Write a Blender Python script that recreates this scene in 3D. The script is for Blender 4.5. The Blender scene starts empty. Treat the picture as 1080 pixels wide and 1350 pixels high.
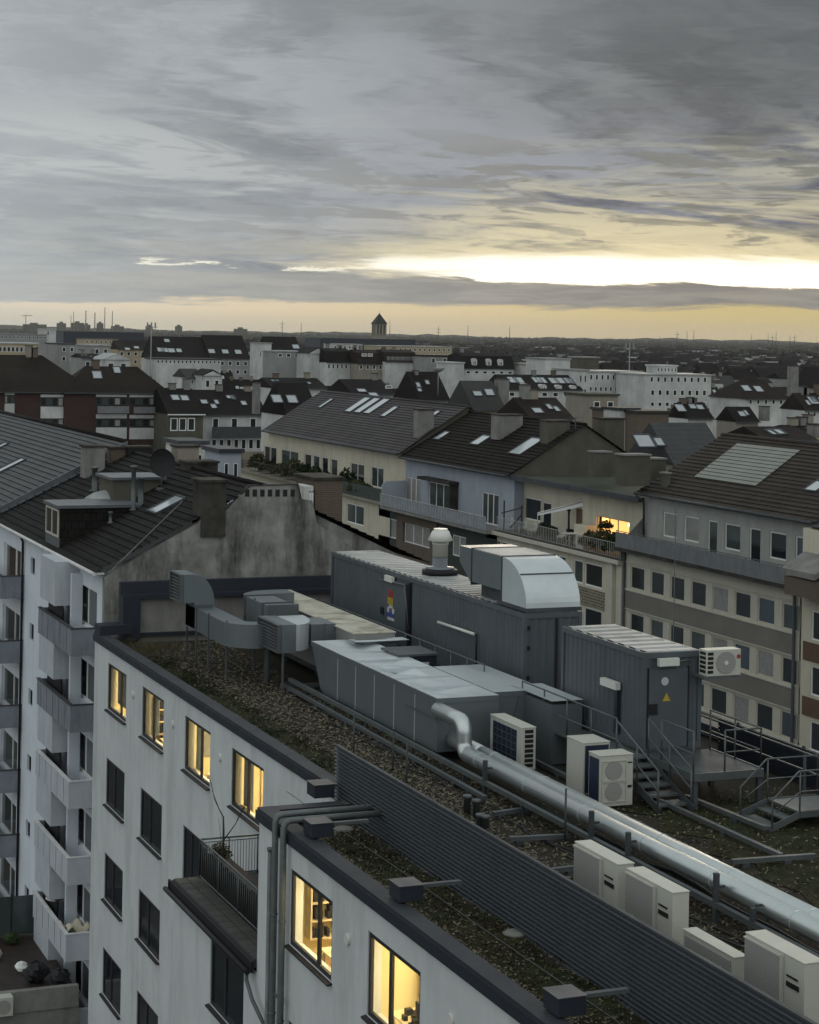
import bpy, math, random
from mathutils import Vector, Matrix
random.seed(7)
S = bpy.context.scene
COL = S.collection
R = math.radians
# ------------------------------------------------------------------ frame
# world X = across (away from the white facade), Y = along the street, Z up; camera at the origin, 34 m up
H = 34.0; F = 2600.0; TH = math.atan(1060 / 2600.0); ROLL = 0.0185
ST, CT = math.sin(TH), math.cos(TH)
def ray(x, y):
    dx, dy = x - 540, y - 439
    u = (dx * math.cos(ROLL) + dy * math.sin(ROLL)) / F
    v = (-dx * math.sin(ROLL) + dy * math.cos(ROLL)) / F
    return Vector((u * CT + ST, CT - u * ST, -v))
CAM = Vector((0, 0, H))
def on_z(x, y, z): d = ray(x, y); return CAM + d * ((z - H) / d.z)
def on_x(x, y, X): d = ray(x, y); return CAM + d * (X / d.x)
def on_y(x, y, Y): d = ray(x, y); return CAM + d * (Y / d.y)
def on_d(x, y, D): return CAM + ray(x, y) * D            # D = depth along the view
# ------------------------------------------------------------------ objects
def tag(o, label=None, cat=None, group=None, kind=None):
    if label: o['label'] = label
    if cat: o['category'] = cat
    if group: o['group'] = group
    if kind: o['kind'] = kind
    return o
def wloc(o):
    v = Vector((0, 0, 0))
    while o: v += o.location; o = o.parent
    return v
def thing(name, loc, label, cat, group=None):
    o = bpy.data.objects.new(name, None); COL.objects.link(o); o.location = loc
    o.empty_display_size = .3
    return tag(o, label, cat, group)
def link(name, me, parent=None, loc=None, rz=0):
    o = bpy.data.objects.new(name, me); COL.objects.link(o)
    if parent: o.parent = parent
    if loc is not None: o.location = loc
    if rz: o.rotation_euler.z = rz
    return o
class MB:
    def __init__(s): s.v = []; s.f = []; s.sm = []
    def face(s, pts, smooth=False):
        n = len(s.v); s.v += [Vector(p) for p in pts]; s.f.append(list(range(n, n + len(pts)))); s.sm.append(smooth)
    def mesh(s, vs, fs, smooth=False):
        n = len(s.v); s.v += [Vector(p) for p in vs]
        for f in fs: s.f.append([i + n for i in f]); s.sm.append(smooth)
        return s
    def box(s, x0, x1, y0, y1, z0, z1):
        if x0 > x1: x0, x1 = x1, x0
        if y0 > y1: y0, y1 = y1, y0
        if z0 > z1: z0, z1 = z1, z0
        return s.mesh([(x0,y0,z0),(x1,y0,z0),(x1,y1,z0),(x0,y1,z0),(x0,y0,z1),(x1,y0,z1),(x1,y1,z1),(x0,y1,z1)],
               [(0,3,2,1),(4,5,6,7),(0,1,5,4),(1,2,6,5),(2,3,7,6),(3,0,4,7)])
    def bar(s, p, q, w, h=None, up=Vector((0,0,1))):
        p, q = Vector(p), Vector(q); h = h or w; d = (q - p).normalized()
        if abs(d.dot(up)) > .99: up = Vector((0,1,0))
        a = d.cross(up).normalized() * w / 2; b = a.cross(d).normalized() * h / 2
        vs = [p-a-b, p+a-b, p+a+b, p-a+b, q-a-b, q+a-b, q+a+b, q-a+b]
        return s.mesh(vs, [(0,3,2,1),(4,5,6,7),(0,1,5,4),(1,2,6,5),(2,3,7,6),(3,0,4,7)])
    def tube(s, pts, r, n=12, cap=True):
        pts = [Vector(p) for p in pts]; rr = r if isinstance(r, (list, tuple)) else [r] * len(pts)
        rings = []; ref = None
        for i, p in enumerate(pts):
            d = (pts[min(i+1, len(pts)-1)] - pts[max(i-1, 0)]).normalized()
            if ref is None: ref = Vector((0,0,1)) if abs(d.z) < .9 else Vector((1,0,0))
            a = d.cross(ref).normalized(); b = a.cross(d).normalized(); ref = b
            rings.append([p + (a*math.cos(t) + b*math.sin(t)) * rr[i] for t in [2*math.pi*k/n for k in range(n)]])
        n0 = len(s.v)
        for g in rings: s.v += g
        for i in range(len(pts)-1):
            for k in range(n):
                a = n0+i*n+k; b = n0+i*n+(k+1)%n
                s.f.append([a, b, b+n, a+n]); s.sm.append(True)
        if cap:
            s.f.append([n0+k for k in range(n)][::-1]); s.sm.append(False)
            s.f.append([n0+(len(pts)-1)*n+k for k in range(n)]); s.sm.append(False)
        return s
    def lathe(s, c, prof, n=20):      # prof: (r, z)
        c = Vector(c); n0 = len(s.v)
        for r, z in prof:
            for k in range(n): t = 2*math.pi*k/n; s.v.append(c + Vector((r*math.cos(t), r*math.sin(t), z)))
        for i in range(len(prof)-1):
            for k in range(n):
                a = n0+i*n+k; b = n0+i*n+(k+1)%n
                s.f.append([a, b, b+n, a+n]); s.sm.append(True)
        s.f.append([n0+k for k in range(n)][::-1]); s.sm.append(False)
        s.f.append([n0+(len(prof)-1)*n+k for k in range(n)]); s.sm.append(False)
        return s
    def prism(s, poly, ext, smooth=False):    # planar polygon pushed by ext
        poly = [Vector(p) for p in poly]; ext = Vector(ext); n = len(poly)
        nrm = Vector((0,0,0))
        for i in range(n): nrm += poly[i].cross(poly[(i+1) % n])
        if nrm.dot(ext) > 0: poly = poly[::-1]
        s.mesh(poly + [p + ext for p in poly], [tuple(range(n)), tuple(range(2*n-1, n-1, -1))])
        for i in range(n):
            j = (i+1) % n
            s.face([poly[j], poly[i], poly[i]+ext, poly[j]+ext], smooth)
        return s
    def data(s, name, mat, off=Vector((0,0,0))):
        me = bpy.data.meshes.new(name)
        me.from_pydata([tuple(v - off) for v in s.v], [], s.f)
        me.polygons.foreach_set('use_smooth', s.sm)
        for m in (mat if isinstance(mat, (list, tuple)) else [mat]): me.materials.append(m)
        me.update(); return me
    def build(s, name, mat, parent=None, bevel=0):
        if parent: off = wloc(parent)
        else:
            xs = [v.x for v in s.v]; ys = [v.y for v in s.v]; zs = [v.z for v in s.v]
            off = Vector(((min(xs)+max(xs))/2, (min(ys)+max(ys))/2, min(zs)))
        o = link(name, s.data(name, mat, off), parent, None if parent else off)
        if bevel:
            b = o.modifiers.new('b', 'BEVEL'); b.width = bevel; b.segments = 2; b.limit_method = 'ANGLE'
        return o
def copy_tree(o, parent=None):
    c = o.copy(); COL.objects.link(c)
    if parent: c.parent = parent
    for ch in [k for k in bpy.data.objects if k.parent == o]: copy_tree(ch, c)
    return c
# ------------------------------------------------------------------ materials
MATS = {}
def newmat(name):
    m = bpy.data.materials.new(name); m.use_nodes = True; nt = m.node_tree
    return m, nt, nt.nodes['Principled BSDF']
def N(nt, t, **kw):
    n = nt.nodes.new(t)
    for k, v in kw.items():
        if k.startswith('i_'): n.inputs[k[2:].replace('_', ' ')].default_value = v
        else: setattr(n, k, v)
    return n
def c4(c): return (c[0], c[1], c[2], 1)
def mat(name, col, rough=.8, metal=0, var=.25, scale=1.5, stain=0, stain_col=(.02,.02,.018), stain_scale=.6, streak=False,
        bump=.3, bscale=40, bands=None, bricks=None, col2=None, spec=None, noise2=None):
    if spec is None: spec = .12 if rough >= .78 else .3 if rough >= .55 else .5
    if name in MATS: return MATS[name]
    m, nt, b = newmat(name); L = nt.links
    tc = N(nt, 'ShaderNodeNewGeometry')
    P = tc.outputs['Position']
    n1 = N(nt, 'ShaderNodeTexNoise'); n1.inputs['Scale'].default_value = scale; n1.inputs['Detail'].default_value = 8; n1.inputs['Roughness'].default_value = .65
    L.new(P, n1.inputs['Vector'])
    cr = N(nt, 'ShaderNodeMapRange'); cr.inputs['From Min'].default_value = .3; cr.inputs['From Max'].default_value = .7
    L.new(n1.outputs['Fac'], cr.inputs['Value'])
    mx = N(nt, 'ShaderNodeMix', data_type='RGBA')
    c2 = col2 or tuple(c * (1 - var) for c in col)
    mx.inputs['A'].default_value = c4(tuple(min(1, c * (1 + var * .5)) for c in col) if not col2 else col)
    mx.inputs['B'].default_value = c4(c2)
    L.new(cr.outputs['Result'], mx.inputs['Factor'])
    out = mx.outputs['Result']
    hgt = None
    if bands:      # (axis z spacing, darkness)
        sp, dk = bands
        sx = N(nt, 'ShaderNodeSeparateXYZ'); L.new(P, sx.inputs[0])
        md = N(nt, 'ShaderNodeMath', operation='DIVIDE'); L.new(sx.outputs['Z'], md.inputs[0]); md.inputs[1].default_value = sp
        fr = N(nt, 'ShaderNodeMath', operation='FRACT'); L.new(md.outputs[0], fr.inputs[0])
        mr = N(nt, 'ShaderNodeMapRange'); mr.inputs['From Min'].default_value = 0; mr.inputs['From Max'].default_value = .3
        mr.inputs['To Min'].default_value = 1 - dk; mr.inputs['To Max'].default_value = 1
        L.new(fr.outputs[0], mr.inputs['Value'])
        m2 = N(nt, 'ShaderNodeMix', data_type='RGBA', blend_type='MULTIPLY'); m2.inputs['Factor'].default_value = 1
        L.new(out, m2.inputs['A']); L.new(mr.outputs['Result'], m2.inputs['B']); out = m2.outputs['Result']; hgt = fr.outputs[0]
    if bricks:     # (width, height, mortar, mortar colour, second colour)
        sx = N(nt, 'ShaderNodeSeparateXYZ'); L.new(P, sx.inputs[0])
        ad = N(nt, 'ShaderNodeMath', operation='ADD'); L.new(sx.outputs['X'], ad.inputs[0]); L.new(sx.outputs['Y'], ad.inputs[1])
        cb = N(nt, 'ShaderNodeCombineXYZ'); L.new(ad.outputs[0], cb.inputs['X']); L.new(sx.outputs['Z'], cb.inputs['Y'])
        bt = N(nt, 'ShaderNodeTexBrick'); L.new(cb.outputs[0], bt.inputs['Vector'])
        bt.inputs['Scale'].default_value = 1; bt.inputs['Brick Width'].default_value = bricks[0]; bt.inputs['Row Height'].default_value = bricks[1]
        bt.inputs['Mortar Size'].default_value = bricks[2]
        bt.inputs['Mortar'].default_value = c4(bricks[3]); bt.inputs['Color2'].default_value = c4(bricks[4])
        L.new(out, bt.inputs['Color1']); out = bt.outputs['Color']
    if stain:
        mp = N(nt, 'ShaderNodeMapping'); L.new(P, mp.inputs['Vector'])
        mp.inputs['Scale'].default_value = (stain_scale*2.2, stain_scale*2.2, stain_scale*.5) if streak else (stain_scale,)*3
        ns = N(nt, 'ShaderNodeTexNoise'); ns.inputs['Scale'].default_value = 1; ns.inputs['Detail'].default_value = 10; ns.inputs['Roughness'].default_value = .7
        L.new(mp.outputs[0], ns.inputs['Vector'])
        ms = N(nt, 'ShaderNodeMapRange'); ms.inputs['From Min'].default_value = .47; ms.inputs['From Max'].default_value = .66
        ms.inputs['To Max'].default_value = stain
        L.new(ns.outputs['Fac'], ms.inputs['Value'])
        m3 = N(nt, 'ShaderNodeMix', data_type='RGBA'); L.new(ms.outputs['Result'], m3.inputs['Factor'])
        L.new(out, m3.inputs['A']); m3.inputs['B'].default_value = c4(stain_col); out = m3.outputs['Result']
    L.new(out, b.inputs['Base Color'])
    rr = N(nt, 'ShaderNodeMapRange'); rr.inputs['To Min'].default_value = max(.05, rough - .12); rr.inputs['To Max'].default_value = min(1, rough + .1)
    L.new(n1.outputs['Fac'], rr.inputs['Value']); L.new(rr.outputs['Result'], b.inputs['Roughness'])
    b.inputs['Metallic'].default_value = metal; b.inputs['Specular IOR Level'].default_value = spec
    if bump:
        nb = N(nt, 'ShaderNodeTexNoise'); nb.inputs['Scale'].default_value = bscale; nb.inputs['Detail'].default_value = 4
        L.new(P, nb.inputs['Vector'])
        bp = N(nt, 'ShaderNodeBump'); bp.inputs['Strength'].default_value = bump; bp.inputs['Distance'].default_value = .02
        L.new(nb.outputs['Fac'], bp.inputs['Height']); L.new(bp.outputs[0], b.inputs['Normal'])
        if hgt:
            b2 = N(nt, 'ShaderNodeBump'); b2.inputs['Strength'].default_value = .6; b2.inputs['Distance'].default_value = .03
            L.new(hgt, b2.inputs['Height']); L.new(bp.outputs[0], b2.inputs['Normal']); L.new(b2.outputs[0], b.inputs['Normal'])
    MATS[name] = m
    return m
def emat(name, col, st, var=0, scale=2):
    m, nt, b = newmat(name); L = nt.links
    b.inputs['Base Color'].default_value = c4(col); b.inputs['Emission Color'].default_value = c4(col)
    b.inputs['Emission Strength'].default_value = st; b.inputs['Roughness'].default_value = .9
    MATS[name] = m
    return m
def glassmat(name, tint=(1,1,1), trans=.8, rough=.03):
    m, nt, b = newmat(name); L = nt.links
    nt.nodes.remove(b); out = nt.nodes['Material Output']
    t = N(nt, 'ShaderNodeBsdfTransparent'); t.inputs[0].default_value = c4(tint)
    g = N(nt, 'ShaderNodeBsdfGlossy'); g.inputs['Roughness'].default_value = rough
    g.inputs['Color'].default_value = (.8,.85,.9,1)
    fr = N(nt, 'ShaderNodeFresnel'); fr.inputs[0].default_value = 1.5
    mp = N(nt, 'ShaderNodeMath', operation='ADD'); L.new(fr.outputs[0], mp.inputs[0]); mp.inputs[1].default_value = 1 - trans - .04
    mx = N(nt, 'ShaderNodeMixShader'); L.new(mp.outputs[0], mx.inputs[0]); L.new(t.outputs[0], mx.inputs[1]); L.new(g.outputs[0], mx.inputs[2])
    L.new(mx.outputs[0], out.inputs['Surface']); MATS[name] = m
    return m
M = dict(
 coping_top = mat('dark_slate_coping_top', (.026,.029,.036), .62, var=.25, scale=.8, stain=.4, stain_col=(.045,.048,.054), stain_scale=.7, bump=.08, bscale=8, spec=.35),
 stucco = mat('grey_white_render', (.56,.585,.595), .92, var=.10, scale=.5, stain=.5, stain_col=(.35,.36,.36), stain_scale=.42, streak=True, bump=.35, bscale=60),
 house_white = mat('blue_white_render', (.64,.69,.75), .9, var=.08, scale=.5, stain=.25, stain_col=(.33,.36,.4), stain_scale=.5, streak=True, bump=.3, bscale=50),
 panel = mat('textured_pale_panel', (.46,.49,.53), .85, var=.1, scale=1, stain=.3, stain_col=(.2,.22,.25), stain_scale=1, streak=True, bands=None, bump=.3),
 balc = mat('weathered_balcony_panel', (.22,.24,.27), .8, var=.2, scale=1.2, stain=.45, stain_col=(.10,.11,.125), stain_scale=1.1, streak=True, bump=.25),
 balc_cap = mat('balcony_cap', (.60,.61,.61), .8, var=.15),
 balc_dark = mat('dark_balcony_cap', (.04,.04,.045), .6),
 coping = mat('charcoal_coping', (.030,.034,.043), .42, var=.25, scale=.8, stain=.3, stain_col=(.055,.06,.068), stain_scale=.9, bump=.08, bscale=8),
 coping_face = mat('dark_fascia', (.014,.018,.030), .5, var=.2),
 frame_dark = mat('dark_window_frame', (.018,.020,.024), .5, var=.1),
 frame_white = mat('white_window_frame', (.76,.77,.76), .5, var=.08),
 frame_cream = mat('cream_window_frame', (.50,.475,.40), .6, var=.1),
 conc = mat('stained_concrete', (.265,.262,.25), .95, var=.45, scale=1.3, stain=.9, stain_col=(.035,.034,.031), stain_scale=.36, streak=True, bump=.6, bscale=9),
 conc_pale = mat('pale_concrete', (.23,.225,.215), .9, var=.25, scale=1, stain=.4, stain_col=(.08,.08,.07), stain_scale=.8, streak=True),
 conc_dark = mat('black_stained_chimney', (.060,.056,.050), .95, var=.5, scale=1, stain=.8, stain_col=(.012,.012,.011), stain_scale=.8, bump=.5, bscale=12),
 tile_dark = mat('dark_mossy_tile', (.012,.0115,.0105), .85, var=.5, scale=1.2, stain=.4, stain_col=(.024,.023,.019), stain_scale=2, bump=.8, bscale=14, bricks=(.3,.34,.018,(.004,.004,.004),(.018,.017,.016))),
 tile_grey = mat('smooth_grey_tile', (.040,.042,.046), .6, var=.25, scale=.6, bump=.3, bscale=14, bricks=(.3,.34,.014,(.015,.015,.016),(.047,.049,.053))),
 tile_purple = mat('purple_brown_tile', (.046,.039,.042), .7, var=.3, scale=.5, stain=.3, stain_col=(.028,.024,.026), stain_scale=.5, bump=.3, bscale=12, bricks=(.3,.34,.014,(.02,.017,.018),(.052,.045,.048))),
 tile_brown = mat('black_brown_tile', (.014,.012,.010), .85, var=.4, scale=.6, bump=.3, bscale=12, bricks=(.3,.34,.016,(.006,.005,.004),(.019,.016,.013))),
 tile_band = mat('brown_concrete_tile', (.044,.037,.031), .8, var=.35, scale=.5, bump=.3, bscale=12, bricks=(.3,.34,.015,(.02,.017,.015),(.052,.044,.037))),
 tile_pale = mat('pale_translucent_tile', (.16,.17,.15), .45, var=.15, scale=.8, bump=.15),
 pipe_dull = mat('dull_lagged_pipe', (.13,.145,.15), .5, metal=.4, var=.25, scale=2, stain=.4, stain_col=(.07,.075,.08), stain_scale=1),
 lead = mat('lead_sheet', (.11,.12,.135), .45, metal=.3, var=.2, stain=.3, stain_col=(.2,.21,.23)),
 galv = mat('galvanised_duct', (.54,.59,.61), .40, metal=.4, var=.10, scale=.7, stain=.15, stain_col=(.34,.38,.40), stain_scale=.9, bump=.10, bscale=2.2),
 galv_dark = mat('dull_galvanised', (.155,.18,.195), .45, metal=.45, var=.12, scale=.8, stain=.2, stain_col=(.14,.16,.17), stain_scale=1, bump=.1, bscale=3),  # darker copy of the duct metal, used on duct sides and bodies
 pipe = mat('spiral_pipe_metal', (.52,.56,.56), .36, metal=.85, var=.06, scale=1.2, bump=.04, bscale=3),
 steel = mat('galvanised_steel', (.115,.128,.133), .55, metal=.45, var=.25, scale=1.5),
 steel_dark = mat('dark_steel', (.07,.078,.085), .7, metal=.3, var=.3, scale=1.5),
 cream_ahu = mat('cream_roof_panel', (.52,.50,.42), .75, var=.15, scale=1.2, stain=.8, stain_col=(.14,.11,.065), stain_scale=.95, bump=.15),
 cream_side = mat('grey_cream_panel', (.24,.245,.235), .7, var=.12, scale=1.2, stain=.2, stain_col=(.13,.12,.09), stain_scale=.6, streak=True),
 cont = mat('blue_grey_container_paint', (.082,.096,.108), .55, var=.15, scale=.8, stain=.3, stain_col=(.04,.05,.06), stain_scale=.7, streak=True, bump=.15, bscale=10),
 cont_roof = mat('pale_container_roof', (.34,.35,.35), .6, var=.25, scale=.8, stain=.4, stain_col=(.17,.17,.16), stain_scale=.8),
 ac = mat('beige_appliance_metal', (.47,.47,.42), .55, var=.05, scale=1.5, stain=.12, stain_col=(.4,.38,.32)),
 ac_grille = mat('grey_fan_grille', (.13,.135,.13), .6, var=.15, bricks=(.05,.04,.012,(.32,.32,.30),(.12,.12,.12))),
 ac_coil = mat('dark_blue_coil', (.008,.018,.045), .5, var=.2),
 black = mat('matt_black', (.012,.012,.014), .6, var=.2),
 louver = mat('slate_louvre_slat', (.050,.060,.070), .42, metal=.2, var=.15, scale=.8),
 rail_grey = mat('grey_metal_panel', (.17,.18,.19), .55, var=.2, scale=2, stain=.3, stain_col=(.09,.10,.10), stain_scale=1, streak=True),
 rail_blue = mat('blue_grey_panel', (.25,.28,.32), .6, var=.12),
 rail_white = mat('white_painted_rail', (.42,.42,.40), .6),
 green_panel = mat('dark_green_panel', (.045,.062,.055), .7),
 wall_blue = mat('blue_grey_render', (.33,.365,.42), .9, var=.12, scale=.6, stain=.2, stain_col=(.18,.2,.24), streak=True),
 wall_cream = mat('cream_render', (.56,.52,.42), .9, var=.1, scale=.6, stain=.3, stain_col=(.25,.22,.17), stain_scale=.5, streak=True),
 wall_white = mat('dirty_white_render', (.55,.56,.54), .9, var=.12, scale=.6, stain=.3, stain_col=(.24,.24,.22), stain_scale=.5, streak=True),
 wall_pale = mat('pale_grey_render', (.36,.365,.345), .9, var=.12, scale=.6, stain=.35, stain_col=(.22,.22,.20), stain_scale=.6, streak=True),
 wall_grey = mat('brown_grey_spandrel', (.19,.18,.162), .9, var=.15, scale=.6, stain=.4, stain_col=(.19,.18,.15), stain_scale=.5, streak=True),
 wall_tan = mat('tan_render', (.27,.245,.205), .9, var=.15, scale=.6, stain=.3, stain_col=(.16,.14,.11), streak=True),
 wall_olive = mat('olive_grey_render', (.105,.10,.082), .92, var=.25, scale=.6, stain=.4, stain_col=(.06,.058,.046), streak=True),
 brick_green = mat('dark_green_tile_cladding', (.030,.042,.036), .7, var=.3, scale=3, bricks=(.25,.08,.01,(.05,.06,.05),(.022,.032,.028))),
 brick_brown = mat('brown_brick', (.13,.098,.075), .85, var=.25, scale=2, bricks=(.25,.08,.01,(.16,.14,.12),(.10,.075,.058))),
 brick_red = mat('dark_red_brick', (.060,.034,.030), .85, var=.25, scale=2, bricks=(.4,.12,.012,(.07,.055,.05),(.045,.026,.024))),
 brick_stone = mat('patterned_stone', (.20,.175,.13), .9, var=.4, scale=2.5, bricks=(.55,.18,.03,(.30,.27,.21),(.12,.10,.07))),
 roof_felt = mat('green_grey_felt', (.062,.066,.052), .9, var=.3, scale=.25, stain=.3, stain_col=(.04,.045,.03), stain_scale=.3, bump=.3, bscale=6),
 white_far = mat('pale_far_render', (.52,.53,.52), .9, var=.3, scale=.25, stain=.4, stain_col=(.30,.30,.29), stain_scale=.2, streak=True),
 grey_far = mat('grey_far_render', (.27,.275,.27), .9, var=.2, scale=.2),
 tan_far = mat('tan_far_render', (.36,.30,.21), .9, var=.15, scale=.2),
 yellow_far = mat('yellow_far_render', (.45,.40,.22), .9, var=.15, scale=.2),
 roof_far = mat('dark_far_roof', (.013,.012,.011), .8, var=.4, scale=.15, bump=.2, bscale=2, bands=(.35,.35)),
 roof_far2 = mat('brown_far_roof', (.024,.019,.016), .8, var=.4, scale=.15, bump=.2, bscale=2, bands=(.35,.3)),
 roof_far3 = mat('grey_far_roof', (.034,.035,.034), .75, var=.3, scale=.15, bump=.2, bscale=2, bands=(.35,.3)),
 gravel = mat('roof_gravel', (.042,.037,.029), .95, var=.6, scale=14, stain=.6, stain_col=(.022,.024,.014), stain_scale=.5, bump=1, bscale=25),
 moss = mat('roof_moss', (.026,.030,.013), .95, var=.6, scale=3, stain=.5, stain_col=(.046,.030,.018), stain_scale=.8, bump=1, bscale=18),
 litter = mat('dry_leaf_litter', (.19,.165,.12), .95, var=.9, scale=9, bump=0),
 grass = mat('pale_dry_grass', (.15,.13,.08), .95, var=.5, scale=5, bump=0),
 leaf = mat('dark_green_leaf', (.030,.048,.020), .8, var=.5, scale=2, bump=0),
 leaf_dry = mat('olive_brown_leaf', (.075,.075,.038), .85, var=.5, scale=2, bump=0),
 tree_far = mat('far_winter_tree', (.070,.066,.054), .95, var=.5, scale=.02, bump=0),  # base colour lifted in place of haze over the distance
 terracotta = mat('clay_pot', (.22,.12,.07), .85),
 wood = mat('brown_bark', (.06,.05,.04), .9),
 deck_dark = mat('dark_brown_decking', (.030,.020,.017), .6, var=.4, scale=2, bump=.3),
 deck_tile = mat('dark_paving_slab', (.055,.055,.050), .7, var=.35, scale=2, stain=.5, stain_col=(.03,.032,.022)),
 curtain = mat('grey_net_curtain', (.30,.31,.30), .95, var=.25, scale=3, bump=0),
 curtain_g = mat('green_grey_blind', (.10,.14,.13), .9, var=.3, scale=2, bump=0),
 asphalt = mat('asphalt_ground', (.045,.045,.045), .9, var=.3, scale=.05),
 fields = mat('far_ground', (.07,.066,.052), .95, var=.5, scale=.004, bump=0),
 skylight = mat('skylight_pane', (.40,.44,.46), .12, var=.05, spec=1, bump=0),
 skylight_far = mat('far_skylight', (.34,.37,.39), .2, var=.1, spec=1, bump=0),
 orange = mat('orange_door_paint', (.13,.078,.052), .7),
 sign_red = mat('red_sign', (.36,.05,.05), .6), sign_yellow = mat('yellow_sign', (.50,.36,.04), .6),
 sign_white = mat('white_sign', (.5,.5,.5), .6), sign_blue = mat('blue_sign', (.04,.07,.25), .6),
 lamp_white = mat('white_lamp_housing', (.62,.62,.58), .4, var=.03, bump=0),
 furn = mat('pale_birch_furniture', (.62,.52,.34), .6, bump=0), furn_dark = mat('dark_office_chair', (.02,.02,.02), .6, bump=0),
 cloth = mat('cream_blanket', (.50,.46,.36), .95, var=.15, scale=3),
 room = mat('warm_room_wall', (.78,.70,.42), .9, var=.05, bump=0), room_floor = mat('room_floor', (.35,.24,.12), .6, bump=0),
 red_room = mat('red_brown_room', (.28,.10,.05), .8, var=.3, scale=3, bump=0),
)
def glossdark(name, col, rough=.06):
    m, nt, b = newmat(name); b.inputs['Base Color'].default_value = c4(col); b.inputs['Roughness'].default_value = rough
    b.inputs['Specular IOR Level'].default_value = .6
    L = nt.links; g = N(nt, 'ShaderNodeNewGeometry'); n = N(nt, 'ShaderNodeTexNoise'); n.inputs['Scale'].default_value = .8
    L.new(g.outputs['Position'], n.inputs['Vector'])
    mx = N(nt, 'ShaderNodeMix', data_type='RGBA'); mx.inputs['A'].default_value = c4(tuple(c*.5 for c in col)); mx.inputs['B'].default_value = c4(tuple(c*1.6 for c in col))
    L.new(n.outputs['Fac'], mx.inputs['Factor']); L.new(mx.outputs['Result'], b.inputs['Base Color'])
    MATS[name] = m
    return m
M['pane'] = glossdark('dark_glass', (.014,.018,.021))
M['pane_g'] = glossdark('green_grey_glass', (.05,.065,.065))
M['pane_c'] = glossdark('curtained_glass', (.17,.175,.165), .12)
M['pane_c'] = mat('net_curtain_glass', (.30,.30,.28), .3, var=.5, scale=6, stain=.5, stain_col=(.10,.105,.10), stain_scale=3.5, streak=True, bump=0, spec=.8)
M['pane_b'] = glossdark('blue_grey_glass', (.055,.075,.095))
M['glass'] = glassmat('clear_glass', (.98,.97,.93), .93)
M['ceil_lamp'] = emat('ceiling_lamp_glow', (1,.84,.52), 20)
M['warm_lamp'] = emat('orange_lamp_glow', (1,.55,.18), 7)
M['dim_lamp'] = emat('dim_lamp_glow', (1,.62,.35), 2.2)
# ------------------------------------------------------------------ building helpers
def wall(mb, P0, U, n_in, us, z0, z1, holes, depth=.2):
    """wall panel on origin P0 along unit U between us, with real openings; holes = (ua, ub, za, zb)"""
    P0, U, n_in = Vector(P0), Vector(U), Vector(n_in)
    flip = U.cross(Vector((0,0,1))).dot(n_in) > 0
    def q(a, b, c, d):
        mb.face([d, c, b, a] if flip else [a, b, c, d])
    def pt(u, z, d=0): return P0 + U*u + n_in*d + Vector((0,0,z)) - Vector((0,0,P0.z))
    ul = sorted({us[0], us[1]} | {h[0] for h in holes} | {h[1] for h in holes})
    zl = sorted({z0, z1} | {h[2] for h in holes} | {h[3] for h in holes})
    for i in range(len(ul)-1):
        for j in range(len(zl)-1):
            um, zm = (ul[i]+ul[i+1])/2, (zl[j]+zl[j+1])/2
            if any(h[0] < um < h[1] and h[2] < zm < h[3] for h in holes): continue
            q(pt(ul[i], zl[j]), pt(ul[i+1], zl[j]), pt(ul[i+1], zl[j+1]), pt(ul[i], zl[j+1]))
    for a, b, c, d in holes:
        q(pt(a,c), pt(a,c,depth), pt(b,c,depth), pt(b,c)); q(pt(a,d,depth), pt(a,d), pt(b,d), pt(b,d,depth))
        q(pt(a,c,depth), pt(a,c), pt(a,d), pt(a,d,depth)); q(pt(b,c), pt(b,c,depth), pt(b,d,depth), pt(b,d))
WC = {}
def window(parent, loc, rz, w, h, frame='frame_dark', pane='pane', split=(.5,), t=.07, sill=None, sill_out=.12, trans=None, name='window'):
    """local x along the wall, -y outward"""
    key = (round(w, 2), round(h, 2), frame, pane, tuple(split), t, sill, sill_out, trans)
    if key not in WC:
        f = MB(); d = .07
        f.box(0, t, 0, d, 0, h); f.box(w-t, w, 0, d, 0, h); f.box(t, w-t, 0, d, 0, t); f.box(t, w-t, 0, d, h-t, h)
        for s in split: f.box(w*s-t*.6, w*s+t*.6, .004, d-.004, t, h-t)
        if trans: f.box(t, w-t, .008, d-.008, h*trans-.03, h*trans+.03)
        p = MB()
        if pane == 'glass': p.face([(t*.8,.04,t*.8),(w-t*.8,.04,t*.8),(w-t*.8,.04,h-t*.8),(t*.8,.04,h-t*.8)])
        else: p.box(t*.8, w-t*.8, .035, .047, t*.8, h-t*.8)
        s_ = None
        if sill:
            s_ = MB(); s_.mesh([(-.06,-sill_out,-.07),(w+.06,-sill_out,-.07),(w+.06,.05,-.03),(-.06,.05,-.03),(-.06,-sill_out,-.035),(w+.06,-sill_out,-.035),(w+.06,.05,.012),(-.06,.05,.012)],
               [(0,3,2,1),(4,5,6,7),(0,1,5,4),(1,2,6,5),(2,3,7,6),(3,0,4,7)])
            s_ = s_.data('sill', M[sill])
        WC[key] = (f.data('window_frame', M[frame]), p.data('pane', M[pane]), s_)
    a, b, c = WC[key]
    off = wloc(parent)
    o = link(name, a, parent, Vector(loc) - off, rz)
    link('pane', b, o)
    if c: link('sill', c, o)
    return o
RX = -math.pi/2
def win_x(parent, X, ya, yb, za, zb, rec=.12, **k):          # faces -X ; ya<yb
    return window(parent, (X+rec, yb, za), RX, yb-ya, zb-za, **k)
def win_y(parent, Y, xa, xb, za, zb, rec=.1, **k):           # faces -Y
    return window(parent, (xa, Y+rec, za), 0, xb-xa, zb-za, **k)
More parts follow.
